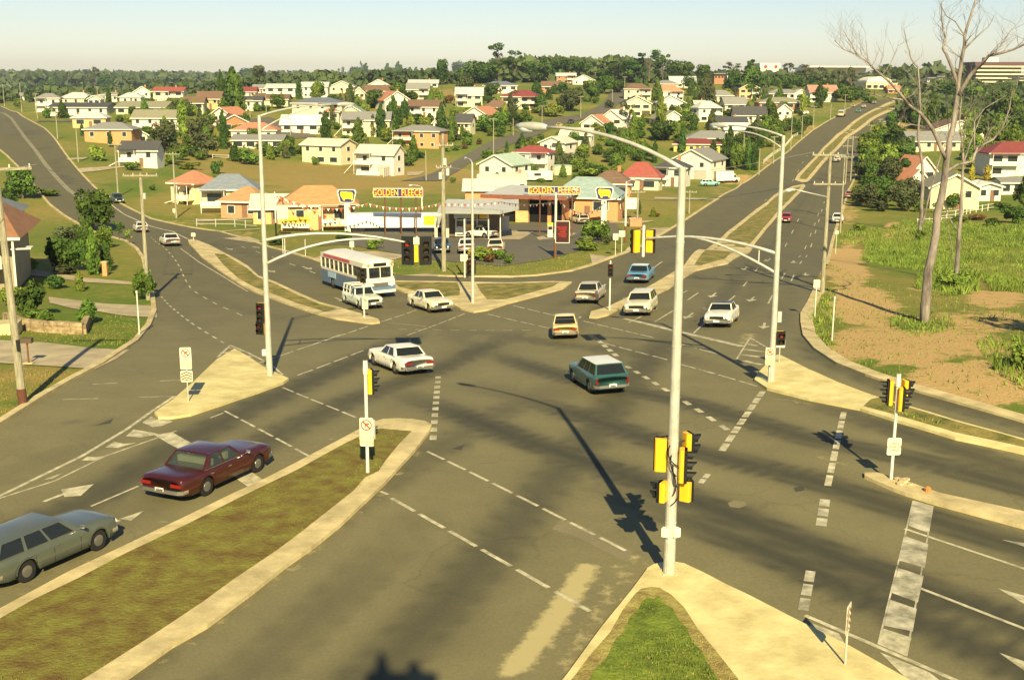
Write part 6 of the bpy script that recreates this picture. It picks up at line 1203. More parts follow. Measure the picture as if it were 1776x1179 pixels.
# garden fences
def fence(k, pts, h, label, m=POSTW, rail=2, sp=2.4, cat='fence', solid=False):
    q = [G(*p) for p in CPl(k, pts)]; e = empty('fence', q[0], 0, label, cat); mbr = MB(); o_ = q[0]
    for a, b_ in zip(q[:-1], q[1:]):
        n_ = max(1, int((b_-a).length/sp))
        for i in range(n_):
            p, r_ = a.lerp(b_, i/n_), a.lerp(b_, (i+1)/n_); p.z = tz(p.x,p.y); r_.z = tz(r_.x,r_.y); p -= o_; r_ -= o_
            mb = MB(); mb.box((p.x,p.y,p.z+h/2), (.1,.1,h)); mb.build('fence_post', m, e)
            for j in range(rail): z_ = h*(j+.8)/rail-.02; mbr.bar(p+Vector((0,0,z_)), r_+Vector((0,0,z_)), .05, .07 if not solid else h/rail*.96)
    mbr.build('fence_rail', m, e)
fence('E', [(865,860),(930,805),(1000,760),(1060,690),(1110,665)], 1.0, 'white rail fence along the left highway verge'); fence('B', [(885,975),(1015,938)], 2.0, 'white solid fence beside the highset house', POSTW, 4, 2, solid=True); fence('A', [(1450,845),(1560,850),(1690,870),(1760,885)], 1.1, 'white fence along the top of the dry lot')
fence('N', [(1180,395),(1300,380),(1400,355),(1560,330)], 1.2, 'thin pale fence in front of the right cream house', POSTW, 2); fence('F', [(480,665),(870,670),(1090,690)], 1.1, 'chain fence with pale posts around the left front yard', ALU, 2); fence('N', [(1040,425),(1280,410)], .8, 'low pale rail fence behind the tall grass', POSTW, 1); fence('B', [(700,960),(860,965)], 1.0, 'pale green low fence under the highset house', wmat('white'), 3, solid=True)
wt = empty('water_tank', G(*CPl('C', [(370,955)])[0]), 0, 'round pale water tank beside the crimson roofed house', 'tank'); mb = MB(); mb.tube([(0,0,0),(0,0,2.2)], 2.6, 24); mb.build('tank_wall', wmat('cream'), wt); mb = MB(); mb.tube([(0,0,2.2),(0,0,2.35)], [2.7,2.6], 24); mb.build('tank_lid', rmat('palegreen'), wt)
cv = empty('caravan', G(*CPl('C', [(205,1002)])[0]), 0, 'white caravan parked behind the workshop roofs', 'caravan'); mb = MB(); mb.prism([(-3.6,-1),(3.4,-1),(3.6,-.6),(3.6,.6),(3.4,1),(-3.6,1)], .5, 2.5); mb.build('body', WHT, cv); mb = MB(); mb.box((0,-1.02,1.7), (1.6,.05,.6)); mb.build('window', WING, cv); mb = MB(); mb.tube([(0,-1,.35),(0,-.7,.35)], .35, 12); mb.build('wheel', RUB, cv)
# unseen block with two peaks, added to cast the shadow at the lower edge
rp = empty('shadow_block', (1.35,-4.1,0), 0, 'unseen twin peaked block added behind the viewpoint to cast its shadow', 'shadow caster'); mb = MB(); mb.prism([(-1.5,-.6),(1.5,-.6),(1.5,.6),(-1.5,.6)], 0, 17.6); mb.prism([(-.85,-.5),(.85,-.5),(.85,.5),(-.85,.5)], 17.6, 19.0); mb.build('wall', wmat('cream'), rp)
for x, w_, h_ in ((-.42,.34,.62),(.36,.5,.3)): mb = MB(); mb.tube([(x,0,19.0),(x,0,19.0+h_*.6),(x,0,19.0+h_),(x,0,19.3+h_)], [w_*.7,w_*.55,w_*.4,w_*.2], 10); mb.build('shadow_peak', wmat('cream'), rp)
# ---------------------------------------------------------------- vegetation
def leafmat(name, c, c2): return mat(name, c, .85, .35, 3.0, obj_rand=.28, second=c2, spec=.15, detail=4)
LF = {'dark': leafmat('foliage_dark', (.030,.070,.012), (.085,.145,.026)), 'mid': leafmat('foliage_mid', (.050,.105,.014), (.14,.215,.034)), 'light': leafmat('foliage_light', (.10,.16,.02), (.25,.32,.05)), 'gum': leafmat('foliage_gum', (.055,.075,.03), (.12,.14,.055)), 'yel': leafmat('foliage_yellow', (.30,.26,.03), (.5,.42,.06)), 'red': leafmat('foliage_russet', (.09,.05,.02), (.2,.11,.04))}
BARK = mat('tree_bark', (.12,.09,.06), .95, .3, 5, .6)
CROWN = {}
def crown_mesh(kind, seed):
    key = (kind, seed)
    if key in CROWN: return CROWN[key]
    r = np.random.default_rng(seed*17+len(kind)*5+ord(kind[0])); V = []
    def lobe(c, rad, n_, ls, sq=1.0):
        d = r.normal(size=(n_, 3)); d /= np.linalg.norm(d, axis=1)[:, None]; rr = rad*(.62+.42*r.random(n_))[:, None]; p = np.array(c)+d*rr*np.array([1, 1, sq])
        nn = d+r.normal(size=(n_, 3))*.55; nn /= np.linalg.norm(nn, axis=1)[:, None]; t = np.cross(nn, r.normal(size=(n_, 3))); t /= np.linalg.norm(t, axis=1)[:, None]+1e-9; b_ = np.cross(nn, t)
        s = ls*(.6+.8*r.random(n_))[:, None]; V.append(np.stack([p-t*s-b_*s*.6, p+t*s-b_*s*.5, p+t*s*.5+b_*s, p-t*s*.6+b_*s*.8], 1))
    if kind == 'r':
        for i in range(13): a = r.random()*6.28; z = r.uniform(.18, .82); q = .30*math.sqrt(max(.05, 1-((z-.45)/.5)**2))*r.uniform(.6, 1.25); lobe((math.cos(a)*q, math.sin(a)*q, z), r.uniform(.13, .24), 130, .033)
        lobe((0, 0, .5), .30, 350, .04)
    elif kind == 's':
        for i in range(9): a = r.random()*6.28; q = .3*r.random()**.5; lobe((math.cos(a)*q, math.sin(a)*q, r.uniform(.22, .7)), r.uniform(.18, .3), 110, .05)
    elif kind == 'c':
        for i in range(16): z = .06+.88*i/15; w_ = .42*(1-(z-.3)**2*1.5)*(1 if z < .8 else .75); a = r.random()*6.28; lobe((math.cos(a)*w_*.25, math.sin(a)*w_*.25, z), w_*.75, 90, .04 , .5)
    elif kind == 'k':
        for i in range(18): z = .1+.86*i/17; w_ = .5*(1-z)**.8+.04; m_ = 3 if w_ > .15 else 1
        for i in range(18):
            z = .1+.86*i/17; w_ = .5*(1-z)**.8+.04
            for j in range(3 if w_ > .15 else 1): a = r.random()*6.28; lobe((math.cos(a)*w_*.55, math.sin(a)*w_*.55, z-r.random()*.04), w_*.52, 50, .035, .6)
    elif kind == 'g':
        for i in range(11): a = r.random()*6.28; z = r.uniform(.42, .95); q = r.uniform(.08, .36)*(1.15-abs(z-.68)); lobe((math.cos(a)*q, math.sin(a)*q, z), r.uniform(.07, .15), 75, .026, .75)
    elif kind == 'p':
        for i in range(13):
            a = r.random()*6.28; up = r.uniform(.2, .9); L_ = r.uniform(.35, .55); base = np.array([r.normal()*.06, r.normal()*.06, r.uniform(.2, .55)]); prev = base
            for j in range(5):
                t = (j+1)/5; cur = base+np.array([math.cos(a)*L_*t, math.sin(a)*L_*t, up*L_*t-.5*L_*t*t]); sd_ = np.array([-math.sin(a), math.cos(a), 0])*.07*math.sin(math.pi*min(.95, t*.9+.1)); sp_2 = np.array([-math.sin(a), math.cos(a), 0])*.07*math.sin(math.pi*(t-.2)*.9+.3); V.append(np.array([[prev-sp_2, prev+sp_2, cur+sd_, cur-sd_]])); prev = cur
    V = np.concatenate(V); n_ = len(V); me = bpy.data.meshes.new('crown'); me.from_pydata(V.reshape(-1, 3).tolist(), [], np.arange(n_*4).reshape(-1, 4).tolist()); CROWN[key] = me; return me
TRK = {}
def trunk_mesh(kind, seed):
    key = (kind in 'gr', seed)
    if key in TRK: return TRK[key]
    r = random.Random(seed); mb = MB(); mb.tube([(0,0,-.06),(.01,0,.25),(r.uniform(-.03,.03),0,.55),(r.uniform(-.04,.04),r.uniform(-.04,.04),.8)], [.035,.026,.018,.006], 7)
    if kind in 'gr':
        for i in range(6): a = r.random()*6.28; z = r.uniform(.28, .6); q = r.uniform(.15, .28); mb.tube([(0,0,z-.08),(math.cos(a)*q*.5,math.sin(a)*q*.5,z+.05),(math.cos(a)*q,math.sin(a)*q,z+.2)], [.014,.010,.004], 5)
    me = bpy.data.meshes.new('trunk'); me.from_pydata(mb.v, [], mb.f); me.materials.append(BARK); TRK[key] = me; return me
CM = {}
KN = {'r': ('round_tree', 'tree', 'rounded leafy tree'), 's': ('garden_shrub', 'shrub', 'low rounded shrub'), 'c': ('cypress_tree', 'tree', 'narrow columnar cypress'), 'k': ('conifer_tree', 'tree', 'pointed conifer'), 'g': ('gum_tree', 'tree', 'open crowned gum tree'), 'p': ('banana_palm', 'palm', 'arching leaved banana palm')}
TREES = []
def tree(px, yb, wpx, hpx, kind='r', col=None, Y=None, label=None, g=None):
    g = g or (at(px, yb, Y) if Y else G(px, yb, 760)); m = mpp(g); 
    if Y: g.z = min(g.z, tz(g.x, g.y)+.0) if g.z > tz(g.x, g.y) else g.z; 
    k0 = 1 if px < 330 and yb > 340 else 1.18; h = max(.6, hpx*m*(1.02 if k0 == 1 else 1.12)); w_ = max(.5, wpx*m*k0); name, cat, nd = KN[kind]; sd_ = rng.randrange(3); col = col or {'r':'dark','s':'mid','c':'dark','k':'dark','g':'gum','p':'light'}[kind]
    e = empty(name, (g.x, g.y, g.z), rng.random()*6.28, None, cat); key = (kind, sd_, col)
    if key not in CM: me = crown_mesh(kind, sd_).copy(); me.name = 'crown'; me.materials.append(LF[col]); CM[key] = me
    c = bpy.data.objects.new('crown', CM[key]); COL.objects.link(c); c.parent = e; ww = {'r':.95,'s':1.0,'c':.95,'k':1.05,'g':.85,'p':1.0}[kind]; c.scale = (w_/ww, w_/ww, h); c['_k'] = 0; del c['_k']
    if kind != 's': t = bpy.data.objects.new('trunk', trunk_mesh(kind, sd_)); COL.objects.link(t); t.parent = e; t.scale = (max(w_, h*.35), max(w_, h*.35), h)
    cd_ = {'dark':'dark green','mid':'mid green','light':'light green','gum':'grey green','yel':'yellow','red':'russet'}[col]
    TREES.append([e, px, yb, label or '%s %s' % (cd_, nd), label is not None, h]); return e
TL = {'A': "490,395,60,130,g;650,405,90,165,g;330,400,120,90,r;400,392,110,105,r;740,405,120,120,r;550,395,110,80,r;860,385,110,75,r;1000,385,150,80,r;1180,372,160,90,r;745,520,50,140,c;430,570,80,110,k;330,570,75,75,s;1015,515,110,75,r;1140,520,100,50,s;1510,480,60,210,c;1600,520,190,270,k;1580,400,150,130,k;1720,348,170,110,r;1650,620,100,90,s;1240,600,120,150,r;1290,680,170,140,p,light;1370,730,160,160,r,gum;1110,800,190,200,r,gum;1525,780,75,235,c;1300,830,160,130,r,mid;1600,865,90,120,k;1700,885,170,110,s;1480,950,80,95,s,dark;560,690,30,80,c;755,765,42,100,c;660,860,120,110,s,light;900,925,110,60,s;1290,920,150,50,s,light;1390,840,170,170,r,gum;820,600,70,50,s;120,1110,210,190,r;1190,760,60,130,c;1420,620,90,90,s;1560,640,60,90,c;230,395,90,60,r;130,400,80,50,r;60,440,90,60,r;120,500,60,60,r,mid;530,530,60,60,s;1330,480,80,60,s;1180,560,60,50,s;960,560,90,50,r;650,600,80,50,s;620,470,60,50,r;1280,560,70,90,r;1620,700,90,80,r,mid;1000,440,80,60,r,light;1420,590,50,80,c;750,950,0,0,r",
'B': "40,310,110,90,r,gum;140,292,60,40,g;330,335,120,80,r;250,330,90,60,r;310,442,55,120,c;440,445,120,110,r,mid;560,400,90,80,r;660,485,80,130,c;690,345,90,115,r;765,345,90,135,k;600,335,60,100,g;740,330,30,130,g;915,345,65,130,c;990,335,110,135,k;1065,325,60,90,c;1110,322,80,90,k;1145,315,60,75,c;1290,345,100,160,r;1000,425,130,95,r,mid;830,505,130,120,r;820,455,80,75,r;1060,465,110,75,r;960,585,110,100,r;1090,615,140,70,r;1200,622,80,75,c;715,745,85,160,c,mid;370,622,75,65,s,dark;860,672,55,50,s,dark;1275,655,50,105,k;1345,705,48,170,c;1420,695,40,75,c,mid;1090,865,75,160,c,mid;1055,895,90,65,s,dark;1035,835,55,75,r,light;1440,455,120,175,r,gum;1500,565,130,65,r,light;1580,665,170,110,r,mid;1690,645,120,110,r,mid;1620,435,120,100,r;1670,310,170,225,g,dark;1600,335,170,140,r;1500,335,210,145,r;1420,325,130,130,r;20,525,70,60,s;165,505,100,95,r,mid;890,945,65,75,s;240,785,85,85,r;1725,805,30,72,c;1700,1005,130,85,s,dark;100,830,170,90,s,mid;1440,780,50,40,s,red;1535,750,45,45,s,red;1380,790,60,40,s;1130,420,110,50,r;300,520,60,50,s;560,650,60,60,s;780,590,90,60,r;800,660,40,60,s,light;950,720,70,60,s;1320,800,50,45,s,light;420,890,60,60,s;1000,800,60,70,r,light;1540,470,80,70,r;1250,430,60,60,k,light;1320,470,90,60,s,red;1360,1010,50,40,s;1230,570,80,60,r;400,330,70,60,k;480,330,70,70,k;30,470,90,60,r;550,470,90,60,r;1660,560,90,60,r",
'C': "50,265,140,140,g,dark;160,275,100,85,r;275,305,130,145,r;400,265,150,105,r;500,265,130,85,r;630,242,50,60,g;740,285,130,80,r;850,285,140,105,r;965,305,190,175,g,dark;1060,285,110,140,g,dark;1130,305,130,125,r;1200,305,140,115,r,mid;1330,305,120,90,r;1540,275,120,75,g;1660,435,230,235,k;1560,425,160,150,r;575,460,115,140,r;440,525,150,155,r,gum;660,405,130,120,r;890,425,65,130,k;940,435,70,135,k;1040,485,60,125,k;1100,535,75,120,k;1155,535,65,110,k;1360,505,135,225,k,gum;1230,555,90,85,r,mid;1270,655,65,105,c;1200,625,110,95,r;830,645,110,165,g;700,695,80,95,r;780,735,95,95,r,gum;900,705,90,60,s;1060,725,180,135,r;850,805,110,105,p,light;720,875,120,95,r;930,865,140,110,r,mid;1005,875,45,140,c;1190,805,60,180,c;1500,905,110,130,r;1550,925,95,170,r,mid;1640,925,60,200,c;1685,925,60,190,c;1700,705,130,95,r;1600,745,50,85,k;200,425,100,100,k;280,445,60,75,k;70,505,110,115,r,gum;230,525,90,105,r;310,560,140,80,r,light;30,625,85,95,r;110,625,110,100,r,mid;340,855,30,85,c;220,935,85,55,s;550,965,130,60,s,light;640,945,130,60,s;1380,935,32,125,c;1530,565,160,50,s,dark;760,400,100,90,r;560,340,90,60,r;600,470,50,50,s;660,330,110,90,r;1300,560,60,60,s;1420,440,90,60,r,light;1460,560,60,50,s;1050,660,70,60,r;1150,660,80,70,r,light;620,820,90,50,s;480,860,60,50,s;400,920,40,60,s,light;1250,930,60,70,s;1450,770,80,60,r;1600,640,70,50,r;320,405,80,60,k;380,400,80,70,r;20,1000,70,50,s;300,1000,40,70,c,mid;230,1010,50,35,s,light;750,560,70,60,s;1290,460,60,80,k;1240,380,90,90,r;960,600,90,50,s,light;700,760,80,60,s,gum;1400,900,40,60,s;650,620,60,60,k",
'E': "1245,452,115,95,r,dark;1410,455,135,105,r,mid;1020,385,120,110,r;1040,265,90,70,g;1140,295,110,85,g;1240,365,85,135,g;1310,365,85,115,g;1370,355,85,110,g;1445,405,90,165,g;900,365,100,90,r;925,595,42,125,c;1150,612,85,75,s;1060,645,90,85,r;1100,360,110,80,r;1180,350,100,80,k;1290,380,110,70,r;1360,400,110,80,r;780,410,120,110,r;1480,440,110,90,r;1570,460,90,60,s;840,640,90,70,s,mid;980,640,80,70,s;1340,330,60,60,r;860,720,70,80,r;760,880,130,150,r,light;840,740,60,70,c;1520,330,100,60,r;1080,330,60,50,k;670,360,110,110,r;560,330,90,80,r,mid;460,400,90,120,r,mid;380,410,70,90,k;500,300,80,50,g;1550,420,60,60,s;640,420,100,60,s,light;560,560,90,50,s",
'D': "860,905,95,130,r;940,965,80,80,r;800,1005,120,110,r,mid;700,1135,55,120,c,mid;740,1165,100,130,s,mid;870,1140,150,110,r,light;800,1120,30,90,c;900,560,100,90,r;1010,700,90,50,s;960,1100,130,120,r;1340,700,170,150,r;1250,720,160,150,r;1450,760,180,160,r,mid;1560,820,200,200,r;1680,880,200,220,r;1740,960,160,200,r;1120,820,170,120,r,gum;1200,780,140,120,r,gum;1700,720,160,130,r;1600,700,150,120,r;1500,680,130,90,r,mid;1400,640,120,80,r;1300,620,110,70,r;1120,760,120,120,r;1550,980,120,110,r,light;1660,960,140,90,r,mid;1440,940,150,130,r;1370,1090,110,90,s,mid;1440,1140,110,80,s,light;1620,760,110,90,k;1760,830,120,130,r;1580,1060,90,70,s,light;1050,880,120,80,r;1150,660,110,70,r;1240,650,120,80,r;1060,640,60,50,s;850,480,0,0,r",
'N': "980,340,170,150,r,gum;1060,345,90,90,s,mid;915,250,90,120,r,mid;820,120,110,120,r;1180,350,70,70,s,mid;715,135,90,150,r;830,210,170,230,r,gum;900,310,120,170,r,gum;740,265,120,100,s,yel;780,340,150,90,s,gum;1275,325,125,115,s,mid;1410,130,50,95,c,yel;1515,130,60,95,c,yel;690,250,60,70,s;655,90,50,90,c,mid;1700,420,150,110,r;1768,330,140,230,r;1620,330,110,60,s;960,325,90,60,s;1120,300,60,50,s,mid;1560,440,130,60,s,dark;1450,400,120,40,s,red;1330,420,110,50,s;650,470,90,50,s,light;1050,540,50,50,s,mid;1740,1380,160,160,s,light;840,60,120,80,r,mid;760,150,130,120,r;1600,200,80,40,s,mid",
'P': "160,402,76,76,r,dark;163,476,32,80,c,mid;185,470,30,50,c,dark;134,470,40,62,s,dark;108,470,60,70,s,dark;150,560,48,46,s,mid;55,548,62,72,s,dark;20,530,50,40,s,light;70,560,50,30,s,mid;139,505,21,36,c,light;250,520,40,62,s,mid;262,508,22,26,s,mid;207,416,22,34,g,mid;225,424,17,28,g,light;120,440,60,50,r,gum;178,430,40,40,r,mid;145,440,30,60,r,dark;40,345,60,56,r,mid;48,470,40,30,s,light;98,500,40,26,s,dark;10,360,44,36,r;150,430,36,40,s,light;115,475,56,20,s,gum;82,340,40,14,s,mid;180,395,24,46,r,mid;650,432,28,20,s,light;596,420,26,20,s,dark;838,452,34,26,s,light;866,450,26,18,s,mid;850,455,20,16,s,red;880,458,16,12,s,mid;824,448,24,18,s,yel;1036,418,52,36,r,mid;1020,434,44,22,s,light;1052,424,20,16,s,gum;1109,372,8,22,c;1133,376,12,15,c,light;700,450,0,0,s;884,452,16,12,s,mid;1140,376,8,7,s,red;1590,540,0,0,s;395,375,18,8,s,red;508,383,10,10,s,red;480,425,30,14,s,dark;1790,640,60,40,s,light;1655,500,60,26,s,light;1598,410,14,12,s,mid;1592,214,0,0,s;265,330,12,10,s;378,322,22,20,s,light;385,440,0,0,s"}
for k, s_ in TL.items():
    f = cropf(k); sc_ = {'A':3.93,'B':3.93,'C':3.93,'D':3.93,'E':3.852,'N':3.93,'P':1}[k]
    for it in s_.split(';'):
        q = it.split(','); 
        if float(q[2]) < 1: continue
        x, y = f(float(q[0]), float(q[1])); tree(x, y, float(q[2])/sc_, float(q[3])/sc_, q[4], q[5] if len(q) > 5 else None)
# gardens between the houses: smaller shrubs and trees scattered where the photograph is leafy
def inpoly(x, y, p):
    c = False
    for i in range(len(p)):
        x1, y1 = p[i]; x2, y2 = p[i-1]
        if (y1 > y) != (y2 > y) and x < (x2-x1)*(y-y1)/(y2-y1)+x1: c = not c
    return c
foot = [(h_[5]-2, h_[6]+2, h_[2]-1, h_[2]-9) for h_ in HOUSES]
roads_px = [[(640,330),(700,290),(860,240),(960,200),(1060,160),(1090,160),(1000,225),(880,260),(760,330)],[(400,195),(560,240),(540,262),(400,230)],[(400,285),(900,290),(900,340),(400,345)]]
def scatter(pl, n_, wr, kinds, seed):
    r = random.Random(seed); xs = [p[0] for p in pl]; ys = [p[1] for p in pl]; c = 0; tr_ = 0
    while c < n_ and tr_ < n_*12:
        tr_ += 1; x, y = r.uniform(min(xs), max(xs)), r.uniform(min(ys), max(ys))
        if not inpoly(x, y, pl) or any(inpoly(x, y, q) for q in roads_px): continue
        if any(a < x < b_ and t < y < bt for a, b_, bt, t in foot): continue
        w_ = r.uniform(*wr)*(.55+(y-150)/260); k = r.choice(kinds); tree(x, y, w_, w_*{'r':.95,'s':.65,'c':2.4,'k':1.5,'g':1.3,'p':.9}[k], k, r.choice(['dark','mid','mid','light','gum'])); c += 1
scatter([(230,190),(1240,165),(1230,230),(1100,300),(860,310),(500,275),(300,290),(200,215)], 230, (11,28), 'rrrskpcrs', 11)
scatter([(860,240),(1080,240),(1160,330),(960,320),(860,300)], 34, (12,26), 'rrssk', 12)
scatter([(1150,180),(1430,170),(1420,215),(1290,290),(1200,270)], 85, (12,28), 'rrrskcs', 13)
scatter([(1560,200),(1776,190),(1776,300),(1620,240)], 26, (26,44), 'rrrk', 14)
scatter([(1490,250),(1570,235),(1580,350),(1480,370)], 34, (20,40), 'rrrs', 15)
print('TREES', len(TREES))
# skyline woodland far behind: reads as one mass
def woodland(name, specs, seed):
    r = np.random.default_rng(seed); V = []
    for (x0, x1, Y0, Y1, n_, hmin, hmax, elev) in specs:
        for i in range(n_):
            Y = r.uniform(Y0, Y1); px = r.uniform(x0, x1); p = at(px, 140, Y); z = tz(p.x, Y)+elev; h = r.uniform(hmin, hmax); w_ = h*r.uniform(.35, .6); m_ = 60 if Y < 1200 else 26
            d = r.normal(size=(m_, 3)); d /= np.linalg.norm(d, axis=1)[:, None]; c = np.array([p.x, Y, z+h*.55])+d*np.array([w_, w_, h*.48])*(.55+.5*r.random(m_))[:, None]
            t = r.normal(size=(m_, 3)); t /= np.linalg.norm(t, axis=1)[:, None]; b_ = np.cross(t, r.normal(size=(m_, 3))); b_ /= np.linalg.norm(b_, axis=1)[:, None]; s = w_*.30 if Y < 1200 else w_*.42; V.append(np.stack([c-t*s-b_*s, c+t*s-b_*s, c+t*s+b_*s, c-t*s+b_*s], 1))
    V = np.concatenate(V); me = bpy.data.meshes.new(name); me.from_pydata(V.reshape(-1, 3).tolist(), [], np.arange(len(V)*4).reshape(-1, 4).tolist()); me.materials.append(mat('far_foliage', (.05,.085,.03), .9, .3, .02, second=(.11,.15,.05)))
    o = bpy.data.objects.new(name, me); COL.objects.link(o); o['kind'] = 'stuff'; o['label'] = 'continuous far off woodland closing the horizon'
woodland('woodland', [(-80,1850,1600,3600,1500,16,26,0),(-60,560,700,1300,420,5,10,-2),(-40,300,520,700,30,3,6,-1),(820,1130,820,1000,130,12,17,0),(1150,1560,850,940,120,7,11,-1),(1150,1560,1100,1500,150,9,14,-1),(1530,1700,950,1300,170,12,19,0),(1560,1830,420,760,260,5,9,-1),(480,860,720,1100,170,7,11,-1)], 8)
# ---------------------------------------------------------------- bare trees on the right
DEAD = mat('bleached_dead_wood', (.12,.10,.085), .9, .3, .9, .6, second=(.38,.33,.28), stretch=(2,2,.5))
def bare_tree(base, trunks, label, seed, tw=1.0):
    g = G(*base); r = random.Random(seed); e = empty('bare_tree', g, 0, label, 'dead tree'); Y0 = g.y
    def P3(x, y, dy): return at(x, y, Y0+dy)-g
    def twig(mb, p, d, L_, rad, lv):
        pts = [p]; q = p; n_ = 4
        for i in range(n_): d = (d+Vector((r.uniform(-.28,.28), r.uniform(-.28,.28), r.uniform(-.12,.26)))).normalized(); q = q+d*L_/n_; pts.append(q)
        mb.tube(pts, [rad*(1-i/n_*.85) for i in range(n_+1)], 4, False)
        if lv > 0:
            for i in range(1, n_+1):
                if r.random() < .75: twig(mb, pts[i], (d+Vector((r.uniform(-1,1), r.uniform(-1,1), r.uniform(-.2,.8)))).normalized(), L_*r.uniform(.4,.65), rad*.5, lv-1)
    for i, (pts, r0, r1, dyr, tk) in enumerate(trunks):
        q = [P3(x, y, dyr[0]+(dyr[1]-dyr[0])*j/(len(pts)-1)) for j, (x, y) in enumerate(pts)]
        if i == 0: q[0] = Vector((q[0].x, 0, -.4))
        sub = []
        for a, b_ in zip(q[:-1], q[1:]):
            for t in (0, .5): sub.append(a.lerp(b_, t)+Vector((r.uniform(-.05,.05), r.uniform(-.05,.05), 0))*(r0/.2 if t else 0))
        sub.append(q[-1]); k = len(sub); mb = MB(); rd = [(r0+(r1-r0)*(j/(k-1))**.85)*r.uniform(.95,1.05) for j in range(k)]; mb.tube(sub, rd, 10 if r0 > .12 else 6); mb.build('trunk' if i == 0 else 'limb', DEAD, e, True)
        mb = MB(); cnt = 0
        for j in range(max(1, k//3), k):
            for _ in range(tk):
                d = (sub[j]-sub[j-1]).normalized(); twig(mb, sub[j], (d*.5+Vector((r.uniform(-1,1), r.uniform(-1,1), r.uniform(-.1,.9)))).normalized(), r.uniform(.9,2.3)*tw, min(.026, rd[j]*.4), 2); cnt += 1
        if cnt: mb.build('twig_spray', DEAD, e)
bare_tree((1603,557), [([(1603,562),(1608,496),(1616,445),(1626,369),(1638,313),(1642,275),(1647,244),(1657,193),(1662,153),(1666,120),(1672,84),(1673,64),(1682,33),(1692,0),(1697,-45)],.30,.035,(0,0),1),
 ([(1642,280),(1624,237),(1608,211),(1596,196),(1575,181),(1563,173),(1535,169),(1499,160)],.14,.03,(0,-3),1),([(1575,181),(1553,153),(1540,140),(1519,122),(1504,107),(1484,94),(1463,86),(1448,71)],.09,.02,(-2,-4),2),([(1486,95),(1478,78),(1470,66),(1463,53)],.035,.012,(-4,-4),1),
 ([(1660,148),(1652,120),(1641,94),(1635,84),(1640,69),(1636,51),(1633,33),(1633,5)],.11,.03,(0,1.5),1),([(1672,60),(1657,38),(1641,28),(1631,8)],.05,.015,(0,1),1),([(1674,84),(1692,66),(1715,46),(1724,28)],.06,.015,(0,1),1),
 ([(1662,165),(1682,132),(1700,114),(1715,97),(1738,92),(1758,86),(1778,77),(1800,66)],.13,.04,(0,-3),1),([(1715,97),(1735,80),(1753,53),(1776,42)],.05,.015,(-2,-2),1),([(1638,300),(1660,286),(1687,280),(1695,257),(1723,242),(1738,224),(1751,188),(1756,158)],.11,.025,(0,2),1),
 ([(1668,206),(1680,195),(1692,188)],.07,.03,(0,-1),1),([(1690,262),(1690,211),(1708,188),(1746,165)],.05,.015,(1,2),1),([(1608,221),(1580,216),(1562,221),(1552,212)],.04,.012,(-.5,-2),1),([(1647,240),(1640,160),(1620,150),(1598,142)],.03,.01,(1,2),1)], 'tallest bleached bare tree on the dirt verge, wide white trunk leaning right', 3)
bare_tree((1593,407), [([(1593,412),(1598,377),(1600,331),(1599,280),(1592,239),(1596,190),(1592,117),(1580,102),(1573,76),(1568,51)],.28,.04,(0,0),1),([(1596,395),(1604,375),(1611,341),(1621,305),(1630,275),(1640,250)],.16,.05,(0,-2),1),([(1593,150),(1578,130),(1566,118)],.06,.02,(0,1),1)], 'dark forked bare tree rising from the tall grass left of the tallest one', 5, 1.3)
bare_tree((1656,488), [([(1656,492),(1662,433),(1667,369),(1669,318),(1671,280),(1669,254),(1664,215),(1668,170)],.20,.04,(0,0),1),([(1660,400),(1650,385),(1640,362),(1634,350)],.06,.03,(0,-1),0),([(1670,290),(1682,250),(1692,225),(1702,200)],.08,.02,(0,1),1),([(1656,465),(1650,420),(1641,385),(1632,355)],.045,.02,(0,.5),0)], 'slim pale bare tree at the right in the tall grass clump', 7, 1.2)
mb = MB(); s_pt = G(1776,560); off_tree = empty('round_tree', (33.5, 59, 0), 0, 'big leafy tree just beyond the right edge casting the broad shadow', 'tree')
for nm, me_ in (('crown', CM.get(('r',0,'dark')) or list(CM.values())[0]), ('trunk', trunk_mesh('r',0))): o = bpy.data.objects.new(nm, me_); COL.objects.link(o); o.parent = off_tree; o.scale = (9,9,9)
